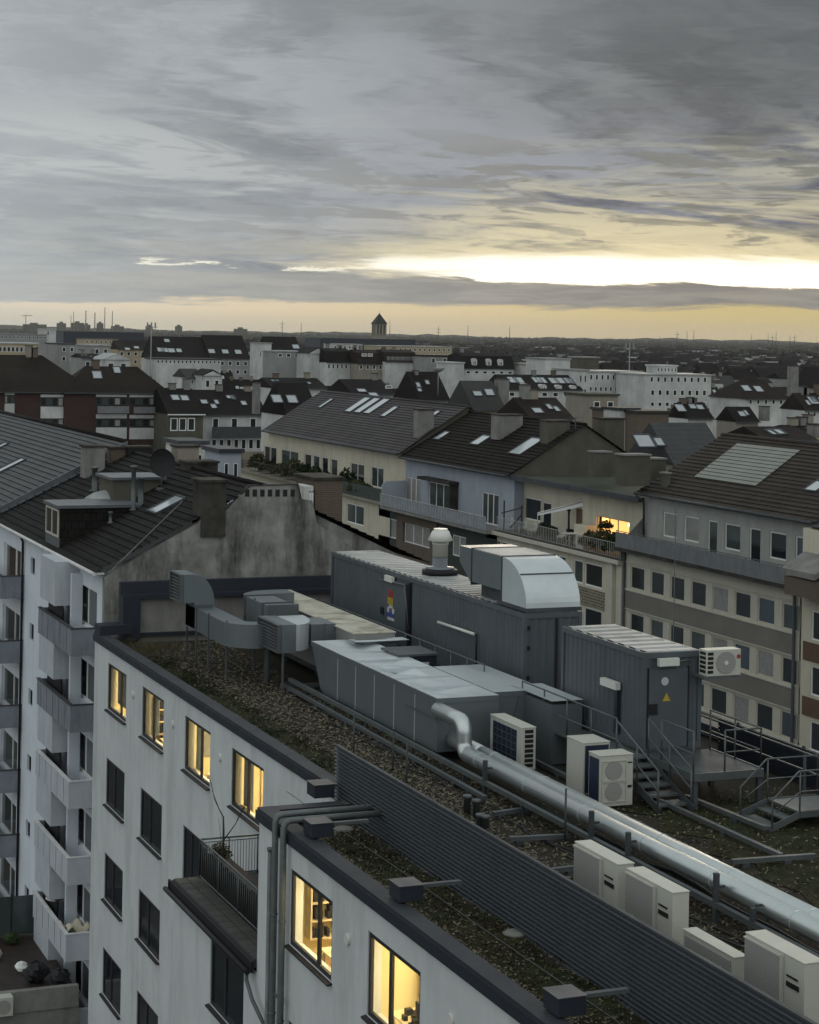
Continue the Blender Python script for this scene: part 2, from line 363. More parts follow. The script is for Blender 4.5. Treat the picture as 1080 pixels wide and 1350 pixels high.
def roofplane(mb, A, B, C, D, n, lift=.04):
    """stepped courses from eave A-B up to ridge D-C"""
    A, B, C, D = map(Vector, (A, B, C, D))
    nm = (B-A).cross(D-A); 
    if nm.length < 1e-6: nm = (B-A).cross(C-A)
    nm.normalize()
    if nm.z < 0: nm = -nm
    flip = (B-A).cross(D-A).z < 0 or (B-A).cross(C-A).z < 0
    for i in range(n):
        t, s = i/n, (i+1)/n
        a, b = A.lerp(D, t)+nm*lift, B.lerp(C, t)+nm*lift; c, d = B.lerp(C, s), A.lerp(D, s)
        q = [a, b, c, d]; mb.face(q[::-1] if flip else q)
        r = [a-nm*lift, b-nm*lift, b, a]; mb.face(r[::-1] if flip else r)
def pane_on_roof(name, parent, px, z0, xe, ze, xr, zr, mname='skylight', frame='frame_dark'):
    pass
def skylight(parent, c, across, up, w, l, m='skylight', fr='steel_dark', t=.07):
    """roof window centred on c, width w along 'across', length l along the slope 'up'"""
    across, up = Vector(across).normalized(), Vector(up).normalized(); nm = across.cross(up).normalized()
    if nm.z < 0: nm = -nm
    c = Vector(c) + nm*.06
    f = MB()
    for s in (-1, 1):
        f.bar(c+across*s*w/2-up*l/2, c+across*s*w/2+up*l/2, t, .12, nm)
        f.bar(c+up*s*l/2-across*(w/2-t/2), c+up*s*l/2+across*(w/2-t/2), t, .12, nm)
    o = f.build('skylight', M[fr], parent)
    p = MB(); q = [c-across*w/2-up*l/2, c+across*w/2-up*l/2, c+across*w/2+up*l/2, c-across*w/2+up*l/2]
    if (q[1]-q[0]).cross(q[2]-q[1]).z < 0: q = q[::-1]
    p.prism([v - nm*.02 for v in q], nm*.03)
    p.build('pane', M[m], o)
    return o
def chimney(parent, x0, x1, y0, y1, z0, z1, m='conc_pale', cap='conc_dark', pots=0, capz=.1, name='chimney'):
    b = MB(); b.box(x0, x1, y0, y1, z0, z1); o = b.build(name, M[m], parent)
    c = MB(); c.box(x0-.07, x1+.07, y0-.07, y1+.07, z1+.004, z1+capz); c.build('chimney_cap', M[cap], o)
    if pots:
        for k in range(pots):
            t = (k+.5)/pots; px, py = (x0+x1)/2, y0+(y1-y0)*t
            if x1-x0 > y1-y0: px, py = x0+(x1-x0)*t, (y0+y1)/2
            p = MB(); p.lathe((px, py, z1+capz), [(.11,0),(.09,.25),(.12,.27),(.12,.3)], 10); p.build('chimney_pot', M['terracotta'], o)
    return o
def hp(x, y, h): return on_z(x, y, H-h)
# ------------------------------------------------------------------ the white building
XU, XL = 17.3, 14.8; YS = 45.3; YE = 73.3; XR = 31.0; GZ = H-11.95; CT_ = H-11.5
wb = thing('office_building', (23, 45, 0), 'white rendered office block with flat gravel roof and yellow lit windows in the foreground', 'building')
DZ = H-15.17; YP = 52.7
def col(px, y): return on_x(px, y, XU).y
cols = [(142.5,167,880),(187.8,216.4,910),(244,277.8,955),(305.5,345,1000)]
C = [(on_x(b, y, XU).y, on_x(a, y, XU).y) for a, b, y in cols]
rowt = [H-12.3-3.48*k for k in range(6)]
WH = 1.7
up_w = [(c[0], c[1], rowt[0]-WH, rowt[0]) for c in C]
up_w[3] = (C[3][0]-.2, C[3][1], rowt[0]-WH, rowt[0])
dk_w = [(c[0], c[1], rowt[r]-WH, rowt[r]) for r in range(1, 6) for c in C[:2]]
door = (on_x(262, 1120, XU).y-1.0, on_x(241, 1120, XU).y, rowt[1]-2.4, rowt[1])
w = MB()
hu = [(a, b, c, d) for a, b, c, d in up_w + dk_w] + [door]
wall(w, (XU, 0, 0), (0,1,0), (1,0,0), (YS, YE), 0, H-11.74, hu, .32)
# lower, forward section
LW = [(on_x(439, 1170, XL).y, on_x(383.5, 1141, XL).y), (on_x(554.8, 1270, XL).y, on_x(485.7, 1221, XL).y)]
low_lit = [(a, b, H-12.35-WH-.05, H-12.35) for a, b in LW]
uw = on_x(278, 1233, XL).y; uwn = on_x(322, 1270, XL).y
low_dk = [(uwn, uw, rowt[1]-WH, rowt[1])] + [(a, b, H-12.35-3.48*r-WH, H-12.35-3.48*r) for r in (1, 2) for a, b in LW] + [(uwn, uw, rowt[2]-WH, rowt[2])]
wall(w, (XL, 0, 0), (0,1,0), (1,0,0), (12, YS), 0, H-11.74, low_lit + low_dk[1:-1], .32)
wall(w, (XL, 0, 0), (0,1,0), (1,0,0), (YS, YP), 0, DZ-.3, [low_dk[0], low_dk[-1]], .32)
w.face([(XL,YS,DZ-.3),(XL,YS,H-11.74),(XU,YS,H-11.74),(XU,YS,DZ-.3)])
w.face([(XL,YP,0),(XL,YP,DZ-.3),(XU,YP,DZ-.3),(XU,YP,0)])
w.face([(XR,12,0),(XR,YE,0),(XR,YE,H-11.74),(XR,12,H-11.74)])
w.face([(XL,12,0),(XR,12,0),(XR,12,H-11.74),(XL,12,H-11.74)][::1])
w.face([(XU,YE,0),(XU,YE,H-11.74),(XR,YE,H-11.74),(XR,YE,0)])
w.build('wall', M['stucco'], wb)
FK = dict(frame='frame_dark', split=(.42,), t=.1, sill='black', sill_out=.14)
def lit(parent, X, a, b, c, d): return win_x(parent, X, a, b, c, d, rec=.03, pane='glass', **FK)
for i, (a, b, c, d) in enumerate(up_w): 
    k = dict(FK); k['split'] = ((.68,), (.5,), (.62,), (.5,))[i]
    win_x(wb, XU, a, b, c, d, rec=.03, pane='glass', **k)
for i, (a, b, c, d) in enumerate(low_lit):
    k = dict(FK); k['split'] = ((.66,), (.42,))[i]; k['t'] = .11
    win_x(wb, XL, a, b, c, d, rec=.03, pane='glass', **k)
for a, b, c, d in dk_w: win_x(wb, XU, a, b, c, d, rec=.03, pane='pane', **FK)
for a, b, c, d in low_dk: win_x(wb, XL, a, b, c, d, rec=.03, pane='pane', **FK)
win_x(wb, XU, *door, rec=.03, pane='pane', frame='frame_dark', split=(.3,), t=.09, name='balcony_door')
# lit rooms behind the glass
def roomx(X, y0, y1, z0, z1, dep, wl='room'):
    r = MB(); x0, x1 = X+.33, X+dep
    r.face([(x1,y0,z0),(x1,y1,z0),(x1,y1,z1),(x1,y0,z1)]); r.face([(x0,y0,z0),(x1,y0,z0),(x1,y0,z1),(x0,y0,z1)])
    r.face([(x0,y1,z0),(x0,y1,z1),(x1,y1,z1),(x1,y1,z0)]); r.face([(x0,y0,z1),(x1,y0,z1),(x1,y1,z1),(x0,y1,z1)])
    o = r.build('room_interior', M[wl], wb)
    f = MB(); f.box(x0, x1, y0, y1, z0-.05, z0+.004); f.build('room_floor', M['room_floor'], o)
    l = MB(); l.box(x0+.5, x1-.6, (y0+y1)/2-.7, (y0+y1)/2+.7, z1-.09, z1-.05); l.build('ceiling_lamp', M['ceil_lamp'], o)
    return o
rz0, rz1 = H-14.75, H-12.22
rooms = []
for i, (a, b, c, d) in enumerate(up_w): rooms.append(roomx(XU, a-.9, b+.9, rz0, rz1, 3.6))
for i, (a, b, c, d) in enumerate(low_lit): rooms.append(roomx(XL, a-.8, b+.9, rz0, rz1, 3.8))
# furniture glimpsed through the lower windows
def shelf(X, y, z, room):
    s = MB()
    for k in range(5): s.box(X, X+.35, y, y+2.2, z+.42*k, z+.42*k+.04)
    for k in range(4): s.box(X+.002, X+.348, y+k*.72, y+k*.72+.04, z, z+1.7)
    s.build('bookshelf', M['furn'], room)
    q = MB(); random.seed(3)
    for k in range(4):
        yy = y+.08
        while yy < y+2.0:
            ww = random.uniform(.03, .12)
            if random.random() < .7: q.box(X+.06, X+.3, yy, yy+ww*.8, z+.42*k+.045, z+.42*k+random.uniform(.2,.34))
            yy += ww
    q.build('folders', M['furn_dark'], room)
def shelf_y(Y, x, z, room, w_=2.2, seed=3, rows=5):
    s = MB()
    for k in range(rows): s.box(x, x+w_, Y-.35, Y-.01, z+.42*k, z+.42*k+.04)
    for k in range(4): s.box(x+k*(w_/3-.013), x+k*(w_/3-.013)+.04, Y-.349, Y-.011, z+.045, z+.42*(rows-1))
    s.build('bookshelf', M['furn'], room)
    q = MB(); r_ = random.Random(seed)
    for k in range(rows-1):
        xx = x+.08
        while xx < x+w_-.15:
            ww = r_.uniform(.04, .13)
            if r_.random() < .72: q.box(xx, xx+ww*.85, Y-.31, Y-.08, z+.42*k+.045, z+.42*k+r_.uniform(.2,.36))
            xx += ww
    q.build('folders', M['furn_dark'], room)
def blind(X, y0, y1, z0, z1, room):
    b = MB(); b.box(X+.36, X+.38, y0, y1, z0, z1); b.build('roller_blind', M['curtain'], room)
def end_wall(X, Y, room, kind):
    if kind == 'door': b = MB(); b.box(X+1.2, X+2.1, Y-.06, Y-.01, rz0+.01, rz0+2.05); b.build('inner_door', M['furn'], room)
    if kind == 'board': b = MB(); b.box(X+.8, X+2.2, Y-.05, Y-.01, rz0+.9, rz0+1.8); b.build('pin_board', M['curtain'], room)
shelf_y(LW[0][1]+.88, XL+.7, rz0+.5, rooms[4], 2.4, 3)
shelf_y(LW[1][1]+.88, XL+1.5, rz0+.2, rooms[5], 2.0, 5, 4)
shelf_y(C[1][1]+.88, XU+.6, rz0+.2, rooms[1], 1.6, 6, 5)
end_wall(XU, C[2][1]+.88, rooms[2], 'board'); end_wall(XU, C[3][1]+.88, rooms[3], 'door'); end_wall(XU, C[0][1]+.88, rooms[0], 'door')
blind(XU, C[0][0]+.9, C[0][1]-.1, up_w[0][2]+.2, up_w[0][3], rooms[0]); blind(XU, C[1][1]-.9, C[1][1]-.1, up_w[0][2]+.1, up_w[0][3], rooms[1]); blind(XU, C[2][1]-.7, C[2][1]-.1, up_w[0][2], up_w[0][3], rooms[2]); blind(XU, C[3][1]-1.0, C[3][1]-.1, up_w[0][2], up_w[0][3], rooms[3])
for i_r, (yy_, X_) in enumerate(((LW[1][0]+.9, XL+.45), (LW[1][0]-.3, XL+.45), (LW[0][0]+.3, XL+.5), (C[2][0]+.3, XU+.5))):
    c_ = MB(); r_ = random.Random(i_r)
    for k in range(9): a_, b_ = X_+r_.uniform(0,.7), yy_+r_.uniform(0,1.4); c_.box(a_, a_+r_.uniform(.05,.14), b_, b_+r_.uniform(.05,.16), rz0+.765, rz0+.765+r_.uniform(.02,.14))
    c_.build('desk_clutter', M['furn_dark'], (rooms[5], rooms[5], rooms[4], rooms[2])[i_r])
for rm, yy, X in ((rooms[4], LW[0][0]+.3, XL+.45), (rooms[5], LW[1][0]+.9, XL+.4), (rooms[5], LW[1][0]-.85, XL+.4), (rooms[1], C[1][0]+.4, XU+.45), (rooms[2], C[2][0]+.3, XU+.45)):
    t = MB(); t.box(X, X+1.0, yy, yy+1.7, rz0+.72, rz0+.76)
    for u in (.05, .9):
        for v in (.05, 1.6): t.box(X+u, X+u+.05, yy+v, yy+v+.05, rz0, rz0+.72)
    t.build('desk', M['furn'], rm)
    c = MB(); c.lathe((X+1.35, yy+.8, rz0), [(.28,0),(.28,.05),(.04,.08),(.04,.42),(.24,.44),(.24,.52)], 12); c.box(X+1.5, X+1.56, yy+.55, yy+1.05, rz0+.55, rz0+1.1)
    c.box(X+.3, X+.36, yy+.5, yy+1.0, rz0+.78, rz0+1.15); c.build('office_chair', M['furn_dark'], rm)
pl = MB(); random.seed(11)
for k in range(90):
    p = Vector((XU+1.1+random.gauss(0,.2), C[1][0]+.5+random.gauss(0,.22), rz0+1.2+random.gauss(0,.3))); q = Vector([random.gauss(0,.09) for _ in range(3)]); r2 = Vector([random.gauss(0,.07) for _ in range(3)])
    pl.face([p, p+q, p+q+r2, p+r2])
pl.build('office_plant', M['leaf'], rooms[1])
# roof slab + coping
s = MB()
s.box(XL+.1, XR-.1, 12.1, YS, GZ-.25, GZ-.004); s.box(XU+.1, XR-.1, YS+.004, YE-.1, GZ-.25, GZ-.004); s.build('roof', M['roof_felt'], wb)
c = MB(); zb, zt = H-11.74, CT_
c.box(XL-.05, XL+.36, 12, YS+.05, zb, zt); c.box(XL+.362, XU+.36, YS-.34, YS+.05, zb, zt-.003); c.box(XU-.05, XU+.36, YS+.052, YE, zb, zt)
c.box(XR-.4, XR+.05, 12, YE, zb, zt)
c.build('coping', M['coping_top'], wb)
f = MB(); f.box(XL-.085, XL-.052, 12, YS+.08, zb-.06, zt-.06); f.box(XU-.085, XU-.052, YS+.08, YE-.02, zb-.06, zt-.06); f.build('fascia', M['coping_face'], wb)
# inner dark kerb of the roof
# wall-mounted vents (pale oval caps between the top windows)
for X, (px, py) in ((XU,(176,916)),(XU,(228.5,955)),(XU,(290.5,999)),(XL,(459.5,1238)),(XL,(596,1344)),(XU,(438,1022))):
    if px == 438: continue
    p = on_x(px, py, X); v = MB(); v.tube([p+Vector((.02,0,0)), p-Vector((.06,0,0))], .12, 14); v.build('vent_cap', M['lamp_white'], wb)
# balcony slab, paving and gutter
SO = 14.72
b = MB(); b.box(SO, XU, YS+.003, YP, DZ-.2, DZ-.02); b.build('balcony_slab', M['coping_face'], wb)
b = MB(); y = YS+.01
while y < YP-.1:
    for xa, xb in ((SO+.03, SO+.36), (SO+.38, SO+.72)): b.box(xa, xb, y, min(y+.5, YP-.05), DZ-.02, DZ+.02)
    y += .52
b.box(SO+.85, XU, YS+.01, YP-.05, DZ-.018, DZ+.014)
b.build('paving', M['deck_tile'], wb)
b = MB(); b.box(SO-.06, SO-.003, YS+.01, YP+.2, DZ-.32, DZ-.05); b.box(SO-.06, XU-.02, YP+.004, YP+.15, DZ-.3, DZ-.1)
b.tube([(SO-.14, YS+.05, DZ-.3), (SO-.14, YP+.2, DZ-.3)], .07, 8)
b.build('gutter', M['black'], wb)
XRL = 15.45
# railing
rl = MB(); zt = DZ+1.08
def railing(mb, p, q, h, n, r=.016, low=.08):
    p, q = Vector(p), Vector(q); U = Vector((0,0,1))
    mb.tube([p+U*h, q+U*h], .028, 8); mb.tube([p+U*(h-.09), q+U*(h-.09)], .014, 6); mb.tube([p+U*low, q+U*low], .02, 6)
    for k in range(n+1):
        a = p.lerp(q, k/n); big = k in (0, n) or k % 10 == 0
        mb.tube([a+U*(0 if big else low), a+U*(h if big else h-.09)], .024 if big else r*.6, 5)
railing(rl, (XRL, YS+.1, DZ), (XRL, YP-.2, DZ), 1.08, 40); railing(rl, (XRL, YP-.2, DZ), (XU-.02, YP-.2, DZ), 1.08, 22)
rl.build('railing', M['steel'], wb)
sc = MB(); random.seed(5)
y = YS+.12
while y < YP-.3:
    hh = random.uniform(.82, .93); sc.box(XRL+.03+random.uniform(0,.008), XRL+.045, y, y+.075, DZ+.09, DZ+hh); y += .082
sc.build('reed_screen', M['tile_brown'], wb)
# long planter, bare tree, climbing twigs: things standing on the balcony
t = MB(); 
pl = MB(); pl.box(XRL+.12, XRL+.55, YS+1.9, YP-.7, DZ+.02, DZ+.78); o = pl.build('planter_box', M['deck_dark']); tag(o, 'long dark wooden planter box behind the balcony railing', 'planter')
pl = MB(); pl.box(XU-1.3, XU-.3, YS+.2, YS+2.0, DZ+.02, DZ+.62); o = pl.build('storage_box', M['deck_dark'], bevel=.02); tag(o, 'dark low storage box in the inner corner of the balcony', 'box')
def branch(mb, p, d, L, r, depth, rnd):
    pts = [p]; rr = [r]; q = p.copy()
    for k in range(4):
        d = (d + Vector((rnd.gauss(0,.12), rnd.gauss(0,.12), rnd.gauss(.04,.05)))).normalized(); q = q + d*L/4; pts.append(q.copy()); rr.append(r*(1-.18*(k+1)))
    mb.tube(pts, rr, 5)
    if depth:
        for k in range(rnd.choice((2,3))):
            i = rnd.randint(1, 4); dd = (d + Vector((rnd.gauss(0,.5), rnd.gauss(0,.5), rnd.gauss(.2,.2)))).normalized(); branch(mb, pts[i], dd, L*rnd.uniform(.5,.75), rr[i]*.7, depth-1, rnd)
bt = thing('bare_tree', (XRL+.33, YP-1.3, DZ+.6), 'small leafless tree growing in the planter on the balcony', 'tree')
m_ = MB(); p0 = Vector((XRL+.33, YP-1.3, DZ+.6)); rnd = random.Random(4)
m_.tube([p0, p0+Vector((0,.02,.9)), p0+Vector((-.02,0,1.35))], [.035,.03,.022], 6); m_.build('trunk', M['wood'], bt)
m_ = MB(); branch(m_, p0+Vector((-.02,0,1.33)), Vector((-.35,.5,.8)), 1.1, .018, 1, rnd); branch(m_, p0+Vector((0,0,.7)), Vector((.4,-.7,.9)), 1.4, .02, 1, rnd); branch(m_, p0+Vector((0,0,.4)), Vector((-.2,.3,.9)), .8, .012, 1, rnd)
m_.build('crown', M['wood'], bt)
def clump(name, c, r, n, mname, label, cat, group=None, leaf=.09, stem=True, zs=1.0, seed=1):
    rnd = random.Random(seed*977+int(c[0]*13+c[1]*7)); c = Vector(c); t = thing(name, c, label, cat, group)
    mb = MB()
    for k in range(n):
        v = Vector((rnd.gauss(0,1), rnd.gauss(0,1), rnd.gauss(0,1))).normalized()*r*rnd.random()**.4; v.z = abs(v.z*zs)+.02
        a = Vector([rnd.gauss(0,1) for _ in range(3)]).normalized()*leaf*rnd.uniform(.6,1.4); b = a.cross(Vector([rnd.gauss(0,1) for _ in range(3)])).normalized()*leaf*.55
        mb.face([c+v-a, c+v+b, c+v+a, c+v-b])
    mb.build('foliage', M[mname], t)
    s = MB()
    for k in range(5): s.tube([c, c+Vector((rnd.gauss(0,r*.35), rnd.gauss(0,r*.35), r*zs*.8))], .012, 4)
    s.build('stem', M['wood'], t)
    return t
clump('potted_twigs', (XRL+.33, YP-.95, DZ+.78), .35, 260, 'leaf_dry', 'withered shrub at the far end of the balcony planter', 'plant', leaf=.05)
# facade pipes
def px_x(px, py, X): return on_x(px, py, X)
PX = XL-.16
def vpipe(yv, ztop, r, over=True):
    m = MB(); xo = PX
    m.tube([(xo, yv, 0), (xo, yv, ztop-.18), (xo+.03, yv, ztop-.06), (xo+.14, yv, ztop), (XL+2.3, yv, ztop)] if over else [(xo, yv, 0), (xo, yv, ztop)], r, 12)
    m_ = m.build('pipe_run', M['galv'], None)
    return m_
ya = on_x(363, 1100, PX).y; yb_ = on_x(373, 1100, PX).y
pp = thing('pipe_bundle', (PX, ya, 0), 'two lagged metal pipes climbing the white wall and bending over the parapet', 'pipe')
for k, yv in enumerate((ya, yb_-.05)):
    m = MB(); zt = CT_+.22-.0*k
    m.tube([(PX, yv, 0), (PX, yv, zt-.16), (PX+.05, yv, zt-.04), (PX+.17, yv, zt), (XL+2.35, yv, zt)], .078, 12)
    for z in [q*2.3+2 for q in range(9)]: m.tube([(PX, yv, z), (PX, yv, z+.03)], .096, 12)
    m.build('pipe', M['pipe_dull'], pp)
m = MB()
for z in (8, 12, 15.2, 18.6): m.bar((PX-.0, ya+.2, z), (PX, yb_-.25, z), .05, .04); 
m.build('bracket', M['steel'], pp)
yd = on_x(356, 1200, PX+.06).y
dp = thing('downpipe', (PX+.06, yd, 0), 'thin grey downpipe on the white wall, joined by a slanting spout from the balcony', 'downpipe')
m = MB(); zt = on_x(356, 1122, PX).z; m.tube([(PX+.04, yd, 0), (PX+.04, yd, zt)], .06, 10); m.tube([(PX+.04, yd, zt-.02), (PX+.04, yd, zt+.05)], .08, 10); m.build('pipe', M['pipe_dull'], dp)
m = MB(); m.tube([(SO-.14, YS+.12, DZ-.3), (SO-.14, YS+.12, DZ-.5), (XL-.2, YS-.3, DZ-.85), (PX+.04, yd, DZ-1.3)], .05, 8); m.build('spout', M['steel'], dp)
# ------------------------------------------------------------------ roof surface of the white building
g = MB(); g.box(XL+.42, XR-.4, 12.2, YS-.4, GZ-.002, GZ+.03); g.box(XU+.42, XR-.4, YS-.4+.003, YE-.05, GZ-.002, GZ+.03)
tag(g.build('roof_gravel', M['gravel']), 'brown gravel and leaf litter covering the flat roof', 'gravel', kind='stuff')
def strip(name, pts, z, m, label, cat):
    b = MB(); b.prism([(x, y, z) for x, y in pts], (0,0,.022)); tag(b.build(name, M[m]), label, cat, kind='stuff')
rnd = random.Random(2)
def wavy(x0, x1, y0, y1, amp, n):
    L_ = [(x0+rnd.uniform(-amp, amp), y0+(y1-y0)*k/n) for k in range(n+1)]; R_ = [(x1+rnd.uniform(-amp, amp), y0+(y1-y0)*k/n) for k in range(n+1)]
    return L_ + R_[::-1]
mo = MB()
for P_ in (wavy(XU+.75, XU+1.85, YS+1, YE-5, .22, 22), wavy(XL+.75, XL+2.1, 22, YS-2, .2, 22), wavy(24.2, 29.5, 26, 44, .5, 16)):
    for i in range(len(P_)//2-1):
        a, b = P_[i], P_[i+1]; d, c = P_[-1-i], P_[-2-i]
        mo.face([(a[0],a[1],GZ+.05), (d[0],d[1],GZ+.05), (c[0],c[1],GZ+.05), (b[0],b[1],GZ+.05)])
rt = random.Random(31)
for (xa_, xb_, ya_, yb__, n_) in ((XU+.75, XU+1.95, YS+1, YE-4, 5200), (XL+.75, XL+2.2, 22, YS-2, 5200), (24, 29.6, 26, 44, 3000)):
    cs = [(rt.uniform(xa_, xb_), rt.uniform(ya_, yb__)) for _ in range(n_//28)]
    for cx_, cy_ in cs:
        for q_ in range(28):
            x_, y_ = cx_+rt.gauss(0,.13), cy_+rt.gauss(0,.2); s_ = rt.uniform(.02,.05); a_ = Vector((rt.gauss(0,1), rt.gauss(0,1), rt.gauss(0,.7))).normalized()*s_; b_ = Vector((rt.gauss(0,1), rt.gauss(0,1), rt.gauss(.3,.6))).normalized()*s_
            c_ = Vector((x_, y_, GZ+.06+abs(rt.gauss(0,.025)))); mo.face([c_-a_, c_+b_, c_+a_])
tag(mo.build('moss', M['moss']), 'dark green and rust moss growing on the gravel roof', 'moss', kind='stuff')
li = MB(); rnd = random.Random(8)
def chips(n, x0, x1, y0, y1, s, z=GZ+.05, up=.05):
    for k in range(n):
        x, y = rnd.uniform(x0, x1), rnd.uniform(y0, y1); sz = s*rnd.uniform(.4,1.3); t = rnd.uniform(0, 3.14)
        a = Vector((math.cos(t), math.sin(t), rnd.uniform(-.5,.5)))*sz; b = Vector((-math.sin(t), math.cos(t), rnd.uniform(-.5,.5)))*sz*.35
        c = Vector((x, y, z+rnd.uniform(0, up))); li.face([c-a, c+b, c+a, c-b])
chips(9000, XU+1.6, XU+4.6, YS, YE-1, .065); chips(2600, XU+.45, XU+.95, YS, YE-1, .05); chips(2500, XU+.5, XU+3, YS, YE, .045)
chips(6000, XL+.45, XL+.95, 20, YS-1, .05); chips(4500, XL+.6, XL+2.6, 20, YS-1, .045); chips(9000, XL+2.7, XL+7, 24, YS+1, .06); chips(4500, 22, 30, 26, 45, .055)
tag(li.build('leaf_litter', M['litter']), 'pale dry leaves and stalks scattered over the roof gravel', 'leaf litter', kind='stuff')
gr = MB()
for k in range(1500):
    x, y = rnd.gauss(XU+1.6,.8), rnd.gauss(YE-2.2,1.0)
    if x < XU+.5 or y > YE-.3: continue
    h_ = rnd.uniform(.1,.4); d = Vector((rnd.gauss(0,.1), rnd.gauss(0,.1), h_)); c = Vector((x,y,GZ+.04)); gr.face([c, c+Vector((.012,.01,0)), c+d])
tag(gr.build('dry_grass', M['grass']), 'tuft of pale dry grass at the far end of the flat roof', 'grass', kind='stuff')
# dark clad parapet wall at the far end of the roof
pw = thing('clad_parapet_wall', (22, YE-.4, GZ), 'low pale wall framed with dark metal cladding at the far end of the flat roof', 'wall')
def ay(px, py, Y=72.9): return on_y(px, py, Y)
a, b_ = ay(183, 800), ay(443, 800)
zt = ay(300, 764).z; zf = ay(300, 785).z
m = MB(); m.box(a.x, b_.x, 72.9, 73.28, GZ, zf); m.build('wall_face', M['conc_pale'], pw)
m = MB(); xl = ay(160, 790).x
m.box(xl, b_.x+.15, 72.65, 73.29, zf+.002, zf+.16); m.box(xl, b_.x+.1, 73.05, 73.3, zf+.162, zt)
m.box(xl, a.x, 72.6, 73.29, GZ+.2, zf); m.box(b_.x-.0, b_.x+.18, 72.6, 73.29, GZ+.2, zf-.001)
m.box(XU-.03, xl+.3, 72.4, 73.25, CT_, CT_+.35); m.box(xl, b_.x, 72.75, 72.88, GZ+.3, GZ+.42)
m.build('cladding', M['coping_face'], pw)
# ------------------------------------------------------------------ ducts and plant on the roof
def bpx(mb, NL, NR, FL, ht, hb):
    a, b, c = hp(*NL, ht), hp(*NR, ht), hp(*FL, ht)
    mb.box(a.x, b.x, a.y, c.y, H-ht, H-hb); return a.x, b.x, a.y, c.y
ahu = thing('air_handling_unit', (23.3, 66, GZ), 'long air handling unit with rust-stained cream top panels on the flat roof', 'ventilation unit')
HT = 9.85
q = hp(469, 835, HT); q1 = hp(519, 832, HT); q2 = hp(337.5, 778.6, HT)
ax0, ax1, ay0, ay1 = q.x, q1.x, q.y, q2.y
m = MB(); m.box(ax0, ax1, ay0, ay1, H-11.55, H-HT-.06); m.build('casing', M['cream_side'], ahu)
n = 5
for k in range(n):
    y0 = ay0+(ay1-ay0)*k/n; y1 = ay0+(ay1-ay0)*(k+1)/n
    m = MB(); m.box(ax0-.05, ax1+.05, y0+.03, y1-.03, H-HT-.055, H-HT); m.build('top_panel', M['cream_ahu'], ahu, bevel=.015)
m = MB(); m.box(ax0-.08, ax1+.08, ay0-.1, ay1+.1, H-11.68, H-11.56); m.build('base_frame', M['steel_dark'], ahu)
m = MB(); m.tube([(ax0-.03, ay1-1.2, H-HT-.3), (ax0-.15, ay1-1.3, H-HT-.2), (ax0-.15, ay1-1.5, H-HT-.25), (ax0-.02, ay1-1.6, H-HT-.3)], .02, 6)
m.tube([(ax0-.03, ay1-3.2, H-HT-.4), (ax0-.13, ay1-3.3, H-HT-.15), (ax0-.02, ay1-3.5, H-HT+.0)], .03, 6); m.build('handle', M['black'], ahu)
for k in range(4):
    yy = ay0+.6+(ay1-ay0-1.2)*k/3
    m = MB(); m.box(ax0+.02, ax0+.1, yy, yy+.08, GZ, H-11.69); m.build('leg', M['steel_dark'], ahu)
# dented sheet-metal duct
def dented_top(mb, x0, x1, y0, y1, z, nx, ny, amp, seed):
    r = random.Random(seed); vs = []; fs = []
    for j in range(ny+1):
        for i in range(nx+1):
            e = i in (0, nx) or j in (0, ny)
            vs.append((x0+(x1-x0)*i/nx, y0+(y1-y0)*j/ny, z+(0 if e else r.uniform(-amp, amp*.2)*(1.2 if j % 3 else .25))))
    for j in range(ny):
        for i in range(nx):
            a = j*(nx+1)+i
            if r.random() < .5: fs += [(a, a+1, a+nx+2), (a, a+nx+2, a+nx+1)]
            else: fs += [(a, a+1, a+nx+1), (a+1, a+nx+2, a+nx+1)]
    mb.mesh(vs, fs, False)
DT = 10.15; DBm = 11.65
md = thing('main_duct', (22.5, 56, GZ), 'large rectangular galvanised duct with dented top running to the twin round pipes', 'duct')
p1 = hp(577, 921, DT); p2 = hp(418, 845, DT); p3 = hp(602, 914, DT)
x0, x1 = p1.x, p3.x+.15; y0, y1 = p1.y, p2.y
c1_x, c1_y = hp(699.5, 910, DT).x, hp(699.5, 910, DT).y
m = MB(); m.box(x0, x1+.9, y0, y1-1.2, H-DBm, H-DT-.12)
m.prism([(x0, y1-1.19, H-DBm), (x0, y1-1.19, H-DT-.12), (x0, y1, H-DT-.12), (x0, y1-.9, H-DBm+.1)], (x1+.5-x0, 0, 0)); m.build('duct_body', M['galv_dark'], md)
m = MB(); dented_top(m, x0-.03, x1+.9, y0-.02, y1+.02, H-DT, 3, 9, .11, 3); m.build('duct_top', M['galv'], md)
m = MB(); m.box(x0-.02, x0-.002, y0-.02, y1, H-DT-.14, H-DT+.0); m.build('flange', M['galv_dark'], md); m = MB(); m.box(x0, x1+.9, y0-.02, y0-.002, H-DT-.14, H-DT); m.build('flange', M['galv_dark'], md); m = MB(); m.box(x0-.04, x0-.022, y0+.02, y0+2.3, H-DT-.6, H-DT-.55); m.build('flange', M['steel'], md)
m = MB(); m.box(x1+.92, c1_x, c1_y-.02, c1_y-.002, H-DT-.14, H-DT+.0); m.build('flange', M['galv_dark'], md)
for yy in [y0+1.6*k for k in range(1, 6)]: m = MB(); m.box(x0, x1+.88, yy, yy+.04, H-DT-.1, H-DT+.02); m.build('seam', M['galv'], md); m = MB(); m.box(x0-.018, x0-.003, yy, yy+.035, H-DBm+.02, H-DT-.15); m.build('seam', M['galv'], md)
for k in range(4):
    yy = y0+.4+(y1-y0-2)*k/3; m = MB(); m.box(x0+.05, x0+.12, yy, yy+.07, GZ, H-DBm); m.build('leg', M['steel_dark'], md)
